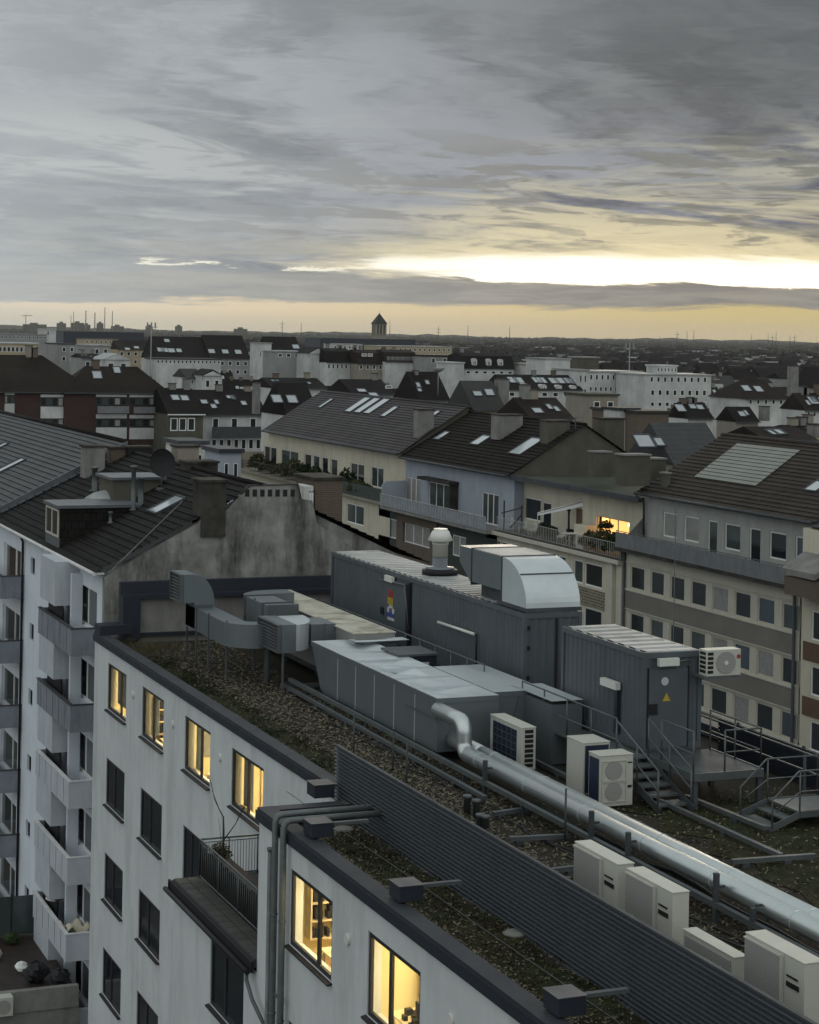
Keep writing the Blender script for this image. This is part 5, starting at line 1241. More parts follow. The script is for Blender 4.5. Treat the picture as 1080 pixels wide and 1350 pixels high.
# clutter
rnd = random.Random(9)
def bag(c, r, mt, label, name='rubbish_bag', cat='bag'):
    m = MB(); vs = []; n = 12
    for j in range(7):
        ph = math.pi*j/6
        for k in range(n): t = 2*math.pi*k/n; rr = r*(1+rnd.uniform(-.18,.18)); vs.append((c[0]+rr*math.sin(ph)*math.cos(t), c[1]+rr*math.sin(ph)*math.sin(t), c[2]+r*.75+rr*.8*math.cos(ph)))
    fs = [(j*n+k, j*n+(k+1)%n, (j+1)*n+(k+1)%n, (j+1)*n+k) for j in range(6) for k in range(n)]
    m.mesh(vs, fs, False); return tag(m.build(name, M[mt]), label, cat)
bag((15.9,76.2,tz_+.05), .5, 'black', 'large black rubbish bag on the dark terrace'); bag((16.7,75.5,tz_+.05), .4, 'black', 'smaller black rubbish bag by the terrace wall')
bag((15.6,77.6,tz_+.05), .25, 'frame_white', 'small white bag on the dark terrace')
bag((14.9,79.4,tz_+.05), .3, 'wall_cream', 'pale sack near the frosted screen of the terrace', 'sack')
bag((15.9,81.2,tz_+.05), .32, 'leaf', 'dark bushy pot plant at the far end of the terrace', 'potted_plant', 'plant')
# lower balcony furniture: round table with upturned stool, blanket, door lit
kz = zb0-st_*4-1.08+.15
t = thing('round_table', (XO+.55, 79.4, kz), 'round white table with a dark stool on it on the lowest balcony', 'table')
m = MB(); m.lathe((XO+.55, 79.4, kz), [(.03,0),(.03,1.15)], 8); m.build('leg', M['black'], t); m = MB(); m.lathe((XO+.55, 79.4, kz+1.15), [(.48,0),(.5,.03),(.48,.05)], 24); m.build('tabletop', M['lamp_white'], t)
t = thing('folding_stool', (XO+.55, 79.4, kz+1.2), 'dark stool standing upside down on the round balcony table', 'stool')
m = MB(); m.lathe((XO+.55, 79.4, kz+1.21), [(.3,0),(.3,.05)], 12); m.build('seat', M['black'], t)
for dx, dy in ((-.2,-.2),(.2,-.2),(-.2,.2),(.2,.2)): m = MB(); m.tube([(XO+.55+dx*.7, 79.4+dy*.7, kz+1.26), (XO+.55+dx*1.3, 79.4+dy*1.3, kz+1.95)], .02, 5); m.build('leg', M['black'], t)
m = MB(); vs = []; nx, ny = 10, 14
for j in range(ny+1):
    for i in range(nx+1):
        u, v = i/nx, j/ny; vs.append((XO+.15+u*.85, 75.7+v*1.9, kz+.55+.22*math.sin(u*7+v*3)+.14*math.sin(v*11)+(1-v)*.3))
m.mesh(vs, [(j*(nx+1)+i, j*(nx+1)+i+1, (j+1)*(nx+1)+i+1, (j+1)*(nx+1)+i) for j in range(ny) for i in range(nx)], True)
o = m.build('blanket', M['cloth']); tag(o, 'crumpled cream blanket airing on the lowest balcony', 'blanket'); so = o.modifiers.new('s', 'SOLIDIFY'); so.thickness = .04
# wall mounted AC at the bottom left
t = thing('air_conditioner', (12.6, 74.2, tz_-.6), 'white air conditioner hanging below the terrace at the bottom left edge', 'air conditioner')
p = on_y(7, 1322, 74.4)
m = MB(); m.box(p.x-.45, p.x+.2, 73.9, 74.4, p.z-.35, p.z+.35); m.build('casing', M['ac'], t, bevel=.01); m = MB(); circle_y(m, p.x-.15, 73.895, p.z, .26); m.build('fan_grille', M['ac_grille'], t)
m = MB(); m.box(p.x-.4, p.x+.15, 73.95, 74.7, p.z-.42, p.z-.355); m.build('bracket', M['steel'], t)
# further house behind it with the smooth grey roof
lf = thing('grey_roof_house', (22, 114, 0), 'tall house with smooth grey tiled roof and raised edge at the far left', 'building')
GY0, GY1 = HY1+.02, 150; up = .42
m = MB(); m.box(XH+.02, XB, GY0+.2, GY1, 0, ZE-.1); m.build('wall', M['house_white'], lf)
m = MB(); zr2 = ZR+up
roofplane(m, (e0-.05, GY0, ZE+up*.6), (e0-.05, GY1, ZE+up*.6), (XRg+.1, GY1, zr2), (XRg+.1, GY0, zr2), 22, .05); roofplane(m, (XB+.4, GY1, ZE+up*.6), (XB+.4, GY0, ZE+up*.6), (XRg+.1, GY0, zr2), (XRg+.1, GY1, zr2), 22, .05)
m.build('roof', M['tile_grey'], lf)
m = MB(); m.tube([(XRg+.1, GY0, zr2+.04), (XRg+.1, GY1, zr2+.04)], .12, 8); m.build('ridge_tiles', M['tile_dark'], lf)
m = MB(); m.prism([(e0-.05, GY0-.1, ZE-.1), (e0-.05, GY0-.1, ZE+up*.6+.1), (XRg+.1, GY0-.1, zr2+.1), (XRg+.1, GY0-.1, ZR-.1)], (0,.1,0)); m.build('verge_board', M['lead'], lf)
m = MB()
for k in range(16):
    t0 = (k+.1)/16; t1 = (k+.85)/16; a = Vector((e0, GY0-.25, ZE+.12)).lerp(Vector((XRg, GY0-.25, ZR+.1)), t0); b = Vector((e0, GY0-.25, ZE+.12)).lerp(Vector((XRg, GY0-.25, ZR+.1)), t1); m.bar(a, b, .26, .06)
m.build('flashing', M['lead'], lf)
s2_ = (zr2-(ZE+up*.6))/(XRg+.1-e0+.05)
for px, py, w_, l_ in ((8, 618, 1.3, 2.2), (4, 588, 1.2, .6)):
    d = ray(px, py); tt = ((ZE+up*.6) - s2_*(e0-.05) - H)/(d.z - s2_*d.x); c = CAM+d*tt; skylight(lf, c, AC, UP, w_, l_)
# ------------------------------------------------------------------ street row on the right
XF = 57.0; XT = 58.25
def fy(px, py=700, X=XF): return on_x(px, py, X).y
def hz(h): return H-h
def gable_house(t, y0, y1, hz_e, hz_r, xe, xr, xb, mt, n=20, gable_m=None, over=.25):
    m = MB(); ze, zr = H-hz_e, H-hz_r; zbk = ze-(0)
    roofplane(m, (xe, y0-over, ze), (xe, y1, ze), (xr, y1, zr), (xr, y0-over, zr), n, .05)
    roofplane(m, (xb, y1, ze), (xb, y0-over, ze), (xr, y0-over, zr), (xr, y1, zr), n, .05); m.build('roof', M[mt], t)
    m = MB(); m.tube([(xr, y0-over, zr+.03), (xr, y1, zr+.03)], .12, 8); m.build('ridge_tiles', M[mt], t)
    m = MB(); m.tube([(xe-.08, y0, ze-.04), (xe-.08, y1, ze-.04)], .09, 8); m.build('gutter', M['steel_dark'], t)
    if gable_m:
        m = MB(); m.prism([(xe+.3, y0, ze-.0), (xr, y0, zr-.03), (xb-.3, y0, ze-.0)], (0,.25,0)); m.build('gable_wall', M[gable_m], t)
    return (xe, ze, (zr-ze)/(xr-xe))
def on_slope(px, py, sl):
    xe, ze, s = sl; d = ray(px, py); tt = (ze - s*xe - H)/(d.z - s*d.x); return CAM + d*tt
def ac_up(sl): return Vector((1, 0, sl[2])).normalized()
def body(t, y0, y1, wins, mt, rows_z, X=XF, z0=0, z1=None, m2=None):
    w = MB(); wall(w, (X,0,0), (0,1,0), (1,0,0), (y0, y1), z0, z1, wins, .18)
    xb = 68.8
    w.face([(X,y0,z0),(xb,y0,z0),(xb,y0,z1),(X,y0,z1)]); w.face([(X,y1,z0),(X,y1,z1),(xb,y1,z1),(xb,y1,z0)]); w.face([(xb,y0,z0),(xb,y1,z0),(xb,y1,z1),(xb,y0,z1)])
    return w.build('wall', M[mt], t)
def upper(t, y0, y1, wins, mt, z0, z1): return body(t, y0, y1, wins, mt, None, XT, z0, z1)
# --- house 4
h4 = thing('banded_house', (62, 93, 0), 'grey banded apartment house with grey balcony and pale glazed patch in its brown roof', 'building')
Y0, Y1 = fy(1054), fy(824, 740); SLB = hz(12.62)
r1 = [(240,303),(330,390),(418,482),(510,578),(605,678),(705,778),(808,885),(918,998)]
ww = []
for a, b in r1:
    pa, pb = 760+a/3.375, 760+b/3.375; ya, yb = fy(pb, 760), fy(pa, 760); ww.append((ya, yb))
wl = [(a, b, hz(t+1.42), hz(t)) for t in (13.62, 16.42, 19.22, 22.02) for a, b in ww]
body(h4, Y0, Y1, wl, 'frame_cream', None, z1=SLB-.15)
m = MB()
for t in (13.62, 16.42, 19.22): m.box(XF-.06, XF-.002, Y0+.3, Y1-.05, hz(t+2.62), hz(t+1.56))
m.build('spandrel_band', M['wall_grey'], h4)
m = MB()
for t in (13.62, 16.42, 19.22, 22.02): m.box(XF-.1, XF-.003, Y0+.25, Y1-.02, hz(t+1.55), hz(t+1.47)); m.box(XF-.08, XF-.003, Y0+.25, Y1-.02, hz(t-.12), hz(t-.18))
m.build('band_moulding', M['frame_cream'], h4)
rp = random.Random(3)
for i, (a, b, c, d) in enumerate(wl): win_x(h4, XF, a, b, c, d, rec=.05, frame='frame_cream', pane=rp.choice(['pane_g','pane','pane_c','pane_b','pane','pane_g','pane_c']), split=(), t=.1)
uw_ = [(385,447,0),(478,545,0),(585,627,1),(660,730,0),(770,820,1),(860,935,0),(975,1030,1),(1060,1100,0)]
ul = []
for a, b, dr in uw_:
    ya, yb = fy(760+b/3.375, 700, XT), fy(760+a/3.375, 700, XT); ul.append((ya, yb, hz(12.55) if dr else hz(11.75), hz(10.3)))
ul = [q for q in ul if q[0] > Y0-.1]
upper(h4, Y0, Y1-.02, ul, 'wall_pale', SLB-.1, hz(9.45))
for i, q in enumerate(ul): win_x(h4, XT, *q, rec=.06, frame='frame_white', pane=['pane_c','pane_c','pane_g','pane_g','pane','pane','pane_b','pane'][i], split=(), t=.08, name='window' if not uw_[i][2] else 'balcony_door')
m = MB(); m.box(XF-.75, XT-.01, Y0, Y1-.05, SLB-.149, SLB); m.build('balcony_slab', M['conc_dark'], h4)
m = MB()
y = Y0+.05; rr = random.Random(6)
while y < Y1-.15:
    m.box(XF-.72, XF-.69, y, y+.13, SLB+.05, SLB+.95+rr.uniform(-.03,.03)); y += .15
m.build('balcony_panel', M['rail_grey'], h4)
m = MB(); m.tube([(XF-.7, Y0, SLB+1.02), (XF-.7, Y1-.1, SLB+1.02)], .025, 6); m.build('handrail', M['steel'], h4)
sl4 = gable_house(h4, Y0-.2, Y1, 9.35, 5.9, XT-.6, 63.6, 69.4, 'tile_band', 19)
Pp = [on_slope(*q, sl4) for q in ((916.5,630),(997,642),(1057,594.5),(974,585.5))]
nm = Vector((-sl4[2],0,1)).normalized()
rows = 11; m = MB()
for k in range(rows):
    a, b = Pp[0].lerp(Pp[3], k/rows), Pp[1].lerp(Pp[2], k/rows); c, d = Pp[1].lerp(Pp[2], (k+.82)/rows), Pp[0].lerp(Pp[3], (k+.82)/rows)
    m.prism([v+nm*.06 for v in (a, b, c, d)], nm*.04)
m.build('glazed_tile_patch', M['tile_pale'], h4)
m = MB(); yy = fy(864, 690, XT); m.tube([(XT-.75, Y1-.3, hz(9.5)), (XT-.2, Y1-.3, hz(9.9)), (XT-.15, Y1-.3, SLB)], .07, 8); m.tube([(XF-.12, Y1-.15, SLB-.2), (XF-.12, Y1-.15, 5)], .08, 8); m.tube([(XF-.15, Y0+.1, SLB-.2), (XF-.15, Y0+.1, 5)], .09, 8)
m.build('downpipe', M['steel_dark'], h4)
m = MB(); m.tube([(XF-2.5, fy(943,690), hz(9.0)), (XF-2.5, fy(943,690), 0)], .03, 5); tag(m.build('thin_mast', M['steel']), 'thin vertical pole in front of the grey banded house', 'pole')
c = on_slope(1077, 642, sl4); skylight(h4, c, AC, ac_up(sl4), 1.2, 1.0)
# --- house 5 at the right edge
h5 = thing('orange_panel_house', (62, 76, 0), 'narrow strip of a house with orange brown panels at the right edge of the view', 'building')
Y5 = Y0-.35
wl = [(Y5-3.2, Y5-.9, hz(t+1.5), hz(t)) for t in (13.7, 16.5, 19.3)]
body(h5, 66, Y5, wl, 'wall_cream', None, z1=hz(9.6))
for q in wl: win_x(h5, XF, *q, rec=.05, frame='frame_white', pane='pane', split=(.5,), t=.08)
m = MB()
for t in (13.7, 16.5, 19.3): m.box(XF-.05, XF-.002, Y5-4, Y5-.25, hz(t+2.6), hz(t+1.65))
m.build('orange_panel', M['orange'], h5)
m = MB(); m.box(XF-1.2, XF-.01, Y5-3, Y5-.2, hz(12.9), hz(12.0)); b_ = m.build('balcony', M['brick_brown'], h5)
m = MB(); m.prism([(XF-1.3, Y5-.1, hz(11.9)), (XF-1.3, Y5-.1, hz(11.6)), (XF+.0, Y5-.1, hz(10.8)), (XF, Y5-.1, hz(11.0))], (0,-3,0)); m.build('awning', M['conc_pale'], h5)
gable_house(h5, 66, Y5-.05, 9.5, 6.0, XT-.6, 63.6, 69.4, 'tile_band', 10)
# --- house 3 flat roof with terrace
h3 = thing('terrace_house', (62, 112, 0), 'cream house with flat green grey roof and a furnished roof terrace', 'building')
Y3a, Y3b = Y1+.03, fy(657, 640); TZ = hz(13.45)
sw = [(545,605),(612,706),(735,785),(790,860),(866,897),(935,975),(985,1062)]; wl = []
for a, b in sw:
    ya, yb = fy(480+b/3.375, 720), fy(480+a/3.375, 700)
    for t in (14.1, 16.9, 19.7): wl.append((max(ya, Y3a+.3), yb, hz(t+1.45), hz(t)))
body(h3, Y3a, Y3b, wl, 'wall_cream', None, z1=TZ-.25)
for i, q in enumerate(wl): win_x(h3, XF, *q, rec=.05, frame='frame_white', pane=rp.choice(['pane_g','pane','pane_c','pane']), split=(), t=.09)
m = MB()
for t in (14.1, 16.9): m.box(XF-.05, XF-.002, Y3a+1.3, Y3b-.3, hz(t+2.7), hz(t+1.6))
m.build('stone_panel', M['brick_stone'], h3)
m = MB(); yp = fy(806, 800); m.box(XF-.25, XF-.003, yp-.5, yp+.35, 0, TZ-.25); m.box(XF-.2, XF-.004, Y3a+.0, Y3a+.6, 0, TZ-.25); m.build('pilaster', M['frame_cream'], h3)
m = MB(); m.box(XF-.45, XF+.1, Y3a, Y3b, TZ-.249, TZ-.02); m.build('terrace_edge', M['frame_cream'], h3)
m = MB(); m.box(XF-.3, XT+2.5, Y3a+.02, Y3b-.02, TZ-.019, TZ+.02); m.build('terrace_floor', M['deck_tile'], h3)
X3 = 59.0
up3 = [(710,785,.75,2.3,'pane'),(790,832,.0,2.2,'pane'),(942,972,.0,2.2,'orange')]; ul = []
for a, b, z0_, z1_, pm in up3:
    ya, yb = fy(480+b/3.375, 690, X3), fy(480+a/3.375, 690, X3); ul.append((ya, yb, TZ+z0_+.02, TZ+z1_))
ya, yb = fy(830, 680, X3), fy(786.5, 680, X3); lit3 = (ya, yb, TZ+.25, TZ+2.0)
body(h3, Y3a+.1, Y3b-.1, ul+[lit3], 'wall_cream', None, X3, TZ-.1, hz(9.95))
for q, u in zip(ul, up3):
    if u[4] == 'orange': m = MB(); m.box(X3+.05, X3+.1, q[0], q[1], q[2], q[3]); m.build('door', M['orange'], h3)
    else: win_x(h3, X3, *q, rec=.08, frame='frame_white', pane='pane', split=(), t=.09)
win_x(h3, X3, *lit3, rec=.1, frame='frame_cream', pane='glass', split=(.36,.62), t=.07)
r = MB(); a, b, c_, d_ = lit3; xx = X3+.9
n = 26
for k in range(n):
    y0_, y1_ = a+(b-a)*k/n, a+(b-a)*(k+1)/n; dx = .05*(k%2)
    r.face([(X3+.4+dx, y0_, c_), (X3+.4+.05-dx, y1_, c_), (X3+.4+.05-dx, y1_, d_), (X3+.4+dx, y0_, d_)][::-1])
r.build('glowing_curtain', emat('lit_curtain', (1,.62,.22), 1.1), h3)
m = MB(); m.box(X3+.2, X3+.26, a+.3, a+.5, d_-.35, d_-.15); m.build('wall_lamp', M['warm_lamp'], h3); m = MB(); m.box(X3+.2, X3+.26, b-.8, b-.5, d_-.5, d_-.2); m.build('wall_lamp', M['warm_lamp'], h3)
m = MB(); m.box(X3-1.1, 69.5, Y3a-.0, Y3b, hz(9.94), hz(9.7)); m.build('roof', M['roof_felt'], h3)
m = MB(); m.box(X3-1.16, X3-1.102, Y3a, Y3b, hz(9.98), hz(9.62)); m.build('roof_edge', M['steel_dark'], h3); m = MB(); m.box(69.502, 69.6, Y3a, Y3b, hz(9.98), hz(9.5)); m.build('roof_edge', M['steel_dark'], h3)
def chp(par, px0, px1, pyt, pyb, Y, dy, mt, cap='conc_pale', pots=0, zadd=.5):
    a, b = on_y(px0, pyb, Y), on_y(px1, pyb, Y); zt = on_y((px0+px1)/2, pyt, Y).z; return chimney(par, a.x, b.x, Y, Y+dy, a.z-zadd, zt, mt, cap, pots)
for a in ((824,857,601,628,104,1.2),(858,878,606,625,107,1.2),(785,806,597,617,113,1.0),(878,884,625,632,102.5,.6)): chp(h3, *a[:5], a[5], 'wall_olive', 'conc_pale', zadd=.6)
# terrace rails (white), planters, furniture
def barrail(mb, X, ya, yb, z, h, sp=.13, r=.012):
    mb.tube([(X,ya,z+h),(X,yb,z+h)], .02, 6); mb.tube([(X,ya,z+.1),(X,yb,z+.1)], .015, 5); y = ya
    while y <= yb: mb.box(X-r, X+r, y-r, y+r, z+.1, z+h); y += sp
m = MB(); barrail(m, XF-.1, Y3a+.1, Y3b-.1, TZ, .95, .24); m.build('railing', M['rail_white'], h3)
clp = 'plants crowded on the roof terrace'
for i, (px, py, r_, mn, lab) in enumerate(((815,706,.7,'leaf','large dark round bush by the lit terrace window'),(800,712,.75,'leaf_dry','sprawling olive shrub at the terrace rail'),(783,722,.55,'leaf_dry','low olive plant below the pale terrace cabinet'),(721,690,.45,'leaf','dark green bush under the white awning'),(731,692,.4,'leaf','second dark bush right of the one under the awning'),(812,690,.5,'leaf','upright dark conifer in front of the glowing window'),(775,688,.35,'leaf_dry','dry plant on top of the pale terrace cabinet'))):
    c = on_x(px, py, XF+.8); clump('potted_plant', (XF+.6, c.y, TZ+.35), r_*1.2, 600, mn, lab, 'plant', clp, leaf=.14, zs=1.3, seed=i)
c = on_x(799, 690, XF+1); t = clump('standard_tree', (XF+1.0, c.y, TZ+1.5), .5, 420, 'leaf', 'small ball topped tree in front of the glowing terrace window', 'tree', leaf=.09, seed=12)
m = MB(); m.tube([(XF+1.0, c.y, TZ), (XF+1.0, c.y, TZ+1.7)], .03, 6); m.build('trunk', M['wood'], t)
c = on_x(753, 700, XF+.8); t = thing('garden_table', (XF+.7, c.y, TZ), 'small round white garden table at the terrace rail', 'table')
m = MB(); m.lathe((XF+.7, c.y, TZ+.72), [(.55,0),(.57,.02),(.55,.04)], 20); m.build('tabletop', M['lamp_white'], t); m = MB()
for k in range(3): an = k*2.1; m.tube([(XF+.7+.35*math.cos(an), c.y+.35*math.sin(an), TZ), (XF+.7, c.y, TZ+.4), (XF+.7+.25*math.cos(an), c.y+.25*math.sin(an), TZ+.72)], .02, 5)
m.build('leg', M['lamp_white'], t)
for i, px in enumerate((672, 690, 703, 741)):
    c = on_x(px, 685, XF+.8); t = thing('garden_chair', (XF+.8, c.y, TZ), ['white garden chair at the left end of the terrace','white garden chair left of the white awning','white garden chair under the awning edge','white garden chair beside the round garden table'][i], 'chair', 'white garden chairs on the terrace')
    x_, y_ = XF+.8, c.y
    m = MB(); m.box(x_-.22, x_+.22, y_-.22, y_+.22, TZ+.42, TZ+.45); m.build('seat', M['lamp_white'], t); m = MB()
    for q in range(5): m.box(x_+.2, x_+.22, y_-.22+q*.1, y_-.18+q*.1, TZ+.451, TZ+.9)
    m.build('backrest', M['lamp_white'], t)
    for dx in (-.2,.2):
        for dy in (-.2,.2): m = MB(); m.tube([(x_+dx*1.1,y_+dy*1.1,TZ),(x_+dx,y_+dy,TZ+.42)], .014, 5); m.build('leg', M['lamp_white'], t)
c = on_x(770, 685, XF+1.3); m = MB(); m.box(XF+1.0, XF+1.8, c.y-.8, c.y+.8, TZ+.02, TZ+1.35); o = m.build('terrace_cabinet', M['wall_cream'], bevel=.02); tag(o, 'pale covered cabinet on the terrace left of the glowing window', 'cabinet')
c = on_x(767, 700, XF+.5); m = MB(); m.box(XF+.3, XF+.8, c.y-.6, c.y+.4, TZ+.02, TZ+.95); o = m.build('storage_chest', M['wall_cream'], bevel=.02); tag(o, 'yellowish chest at the rail in front of the terrace cabinet', 'chest')
c1_, c2_ = on_x(711, 680, XF+.6), on_x(742, 652, X3); t = thing('awning', (XF+1, c1_.y, TZ), 'white slanting side awning on the roof terrace', 'awning')
m = MB(); m.prism([(XF+.2, c1_.y-.6, TZ+1.55), (XF+.2, c1_.y-.6, TZ+1.75), (X3-.02, c1_.y-3.6, TZ+2.75), (X3-.02, c1_.y-3.6, TZ+2.4)], (0,.06,0)); m.build('canopy', M['frame_white'], t)
m = MB(); m.tube([(XF+.2, c1_.y-.6, TZ), (XF+.2, c1_.y-.6, TZ+1.7)], .03, 6); m.tube([(XF+.2, c1_.y-.6, TZ+1.7), (X3-.1, c1_.y-3.6, TZ+2.7)], .03, 6); m.build('frame', M['rail_white'], t)
c = on_x(742, 680, XF+1.4); m = MB(); m.tube([(XF+1.6, c.y-.5, TZ), (XF+1.6, c.y-.5, TZ+2.0)], .07, 10); m.lathe((XF+1.6, c.y-.5, TZ+2.0), [(.16,0),(.05,.2)], 10); m.box(XF+1.35, XF+1.85, c.y-.8, c.y-.2, TZ+.02, TZ+.8); tag(m.build('garden_stove', M['black']), 'black garden stove with flue pipe on the terrace', 'stove')
# wooden lattice at the left end of the terrace
c = on_x(667, 660, XF+.6); t = thing('timber_frame', (XF+1, Y3b-1, TZ), 'weathered timber frame leaning at the left end of the terrace', 'frame'); m = MB()
m.bar((XF+.2, Y3b-.6, TZ), (XF+.2, Y3b-.6, TZ+2.1), .08); m.bar((XF+.2, Y3b-3.4, TZ), (XF+.2, Y3b-3.4, TZ+2.0), .08); m.bar((XF+.2, Y3b-.2, TZ+1.2), (XF+.2, Y3b-3.6, TZ+1.9), .07); m.bar((XF+.24, Y3b-1.5, TZ+.3), (XF+.24, Y3b-3.4, TZ+1.4), .07); m.build('beams', M['wood'], t)
m = MB(); m.box(XF+.0, X3, Y1-.0, Y1+.02, TZ, TZ+.01)
m = MB(); m.prism([(XF-.3, Y3a-.02, TZ), (XF-.3, Y3a-.02, TZ+1.1), (X3-.4, Y3a-.02, TZ+2.9), (X3-.4, Y3a-.02, TZ)], (0,.1,0)); m.build('side_screen', M['conc_pale'], h3)
# --- house 2 blue grey
h2 = thing('blue_grey_house', (62, 133, 0), 'blue grey house with dark brown roof, long railed balcony and tiled lower facade', 'building')
Y2a, Y2b = Y3b+.03, fy(516, 610)
lw2 = [(65,145,'W'),(180,300,'W'),(395,455,'W')]; wl = []
for a, b, _ in lw2:
    ya, yb = fy(480+b/3.375, 700), fy(480+a/3.375, 690)
    for t in (14.5, 17.4, 20.3): wl.append((ya, yb, hz(t+1.5), hz(t)))
B2 = hz(13.5)
body(h2, Y2a, Y2b, wl, 'brick_green', None, z1=B2-.2)
for i, q in enumerate(wl): win_x(h2, XF, *q, rec=.05, frame='frame_white', pane=['pane_c','pane_g','pane'][i%3], split=(.33,.66) if i//3 == 1 else (.5,), t=.08)
ya, yb = fy(480+330/3.375, 700), fy(480+150/3.375, 700); m = MB(); wall(m, (XF-.12,0,0), (0,1,0), (1,0,0), (ya, yb), 4, B2-.2, [q for q in wl if ya < q[0] < yb], .12); m.face([(XF-.12,ya,4),(XF-.001,ya,4),(XF-.001,ya,B2-.2),(XF-.12,ya,B2-.2)]); m.build('brick_bay', M['brick_brown'], h2)
m = MB(); m.box(XF-.9, XT, Y2a, Y2b, B2-.199, B2); m.build('balcony_slab', M['conc_pale'], h2)
up2 = [(185,252,.05),(288,385,.05),(525,600,.05)]; ul = []
for a, b, z0_ in up2: ya, yb = fy(480+b/3.375, 640, XT), fy(480+a/3.375, 640, XT); ul.append((ya, yb, B2+z0_, B2+2.25))
body(h2, Y2a+.02, Y2b-.02, ul, 'wall_blue', None, XT, B2-.1, hz(9.7))
for q in ul: win_x(h2, XT, *q, rec=.06, frame='frame_white', pane='pane_c' if q is ul[0] else 'pane_g', split=(.33,.66), t=.08, name='balcony_door')
q = ul[1]; m = MB(); m.box(XT-.8, XT-.01, q[0]-1.6, q[1]+.4, B2+2.4, B2+2.62); m.box(XT-.7, XT-.02, q[0]-1.5, q[0]-1.4, B2, B2+2.4); m.build('canopy', M['conc_dark'], h2)
m = MB(); m.box(XF-.88, XF-.85, Y2a, Y2b-.1, B2+.06, B2+.9); m.build('balcony_panel', M['rail_blue'], h2)
m = MB(); m.tube([(XF-.9, Y2a, B2+.97), (XF-.9, Y2b-.05, B2+.97)], .03, 6)
for k in range(40): yy = Y2a+(Y2b-Y2a-.1)*k/39; m.box(XF-.93, XF-.89, yy-.012, yy+.012, B2+.05, B2+.95)
m.build('railing', M['rail_white'], h2)
m = MB(); m.prism([(XF-.8, Y2b-.15, B2), (XF-.8, Y2b-.15, B2+1.6), (XF-.5, Y2b-.15, B2+1.9), (XT, Y2b-.15, B2+1.95), (XT, Y2b-.15, B2)], (0,.1,0)); m.build('partition', M['wall_blue'], h2)
sl2 = gable_house(h2, Y2a+.05, Y2b, 9.7, 6.2, XT-.6, 63.6, 69.4, 'tile_brown', 18, 'wall_olive')
for px, py, w_, l_ in ((583,575,1.1,1.2),(634,581,1.6,1.3),(694,589,2.0,2.2)): skylight(h2, on_slope(px, py, sl2), AC, ac_up(sl2), w_, l_)
chp(h2, 657, 689, 548, 571, 131.5, 1.3, 'conc_pale', 'conc_dark'); chp(h2, 722, 751, 556, 592, 124.2, 1.3, 'wall_olive', 'conc_dark', zadd=1.5); chp(h2, 796, 823, 553, 590, 125.5, 1.5, 'wall_olive', 'conc_dark', zadd=1.5)
chp(h2, 552, 572, 541, 578, 143.4, 1.1, 'conc_pale', 'conc_dark', zadd=1)
m = MB(); c = on_y(759, 600, 124.0); 
p = on_y(759, 550, 123.6); m.tube([(p.x, 123.6, hz(9.5)), (p.x, 123.6, p.z)], .04, 6); 
for k in range(4): m.tube([(p.x-.5, 123.6, p.z-.3*k), (p.x+.5, 123.6, p.z-.3*k)], .015, 4)
tag(m.build('tv_antenna', M['steel_dark']), 'tall thin television aerial at the olive gable wall', 'antenna')
# --- house 1 cream with purple roof
h1 = thing('cream_house', (62, 160, 0), 'cream house with long purple brown roof and planted roof terrace', 'building')
Y1a, Y1b = Y2b+.03, fy(338, 570); B1 = hz(13.3)
lw1 = [(733,810),(280,325),(350,420)]; wl = []
for a, b in lw1:
    ya, yb = fy(240+b/3.375, 660), fy(240+a/3.375, 660)
    for t in (14.1, 16.9, 19.7): wl.append((ya, yb, hz(t+1.6), hz(t)))
Y1c = fy(313, 620)
body(h1, Y1a, Y1c, wl, 'wall_cream', None, z1=B1-.2)
for q in wl: win_x(h1, XF, *q, rec=.05, frame='frame_white', pane='pane_g', split=(.5,), t=.09)
m = MB(); m.box(XF-.5, XT+6, Y1a, Y1c, B1-.199, B1); m.build('terrace_slab', M['wall_tan'], h1)
up1 = [(365,420,0),(440,518,0),(545,575,1),(583,612,1),(622,650,1),(662,692,1),(750,812,0),(842,898,0)]; ul = []
for a, b, dr in up1: ya, yb = fy(240+b/3.375, 600, XT), fy(240+a/3.375, 590, XT); ul.append((ya, yb, B1+(.1 if dr else .7), B1+2.35))
body(h1, Y1a+.02, Y1b-.3, ul, 'wall_cream', None, XT, B1-.1, hz(9.6))
for i, q in enumerate(ul): win_x(h1, XT, *q, rec=.06, frame='frame_white', pane=['pane','pane_g','pane','pane_g'][i%4], split=(.5,) if not up1[i][2] else (), t=.08)
sl1 = gable_house(h1, Y1a+.02, Y1b, 9.45, 5.75, XT-.7, 63.4, 69.2, 'tile_purple', 20, 'wall_olive')
for px in (453.5, 483, 500, 0):
    pass
for px, py, w_, l_ in ((472,534,1.7,2.4),(484.5,535,1.7,2.4),(497,536,1.7,2.4),(430,532,.9,1.6),(514,543,1.2,1.6),(574,546,1.0,.9)): skylight(h1, on_slope(px, py, sl1), AC, ac_up(sl1), w_, l_)
m = MB(); m.box(XF-.48, XF-.44, Y1a+.1, fy(412,640), B1+.02, B1+1.0); m.build('balcony_panel', M['green_panel'], h1)
m = MB(); barrail(m, XF-.46, fy(412,640)+.1, Y1c-.1, B1, .95, .3); m.build('railing', M['steel_dark'], h1)
m = MB(); m.box(XF-.3, XT+3, Y1c-.2, Y1c-.05, B1, B1+1.5); m.build('end_screen', M['wall_tan'], h1)
m = MB(); m.box(XF-.5, XF-.45, Y1c-3.2, Y1c-.6, B1+.1, B1+.9); m.build('red_cloth', M['brick_brown'], h1)
pls = 'plants along the cream house terrace'
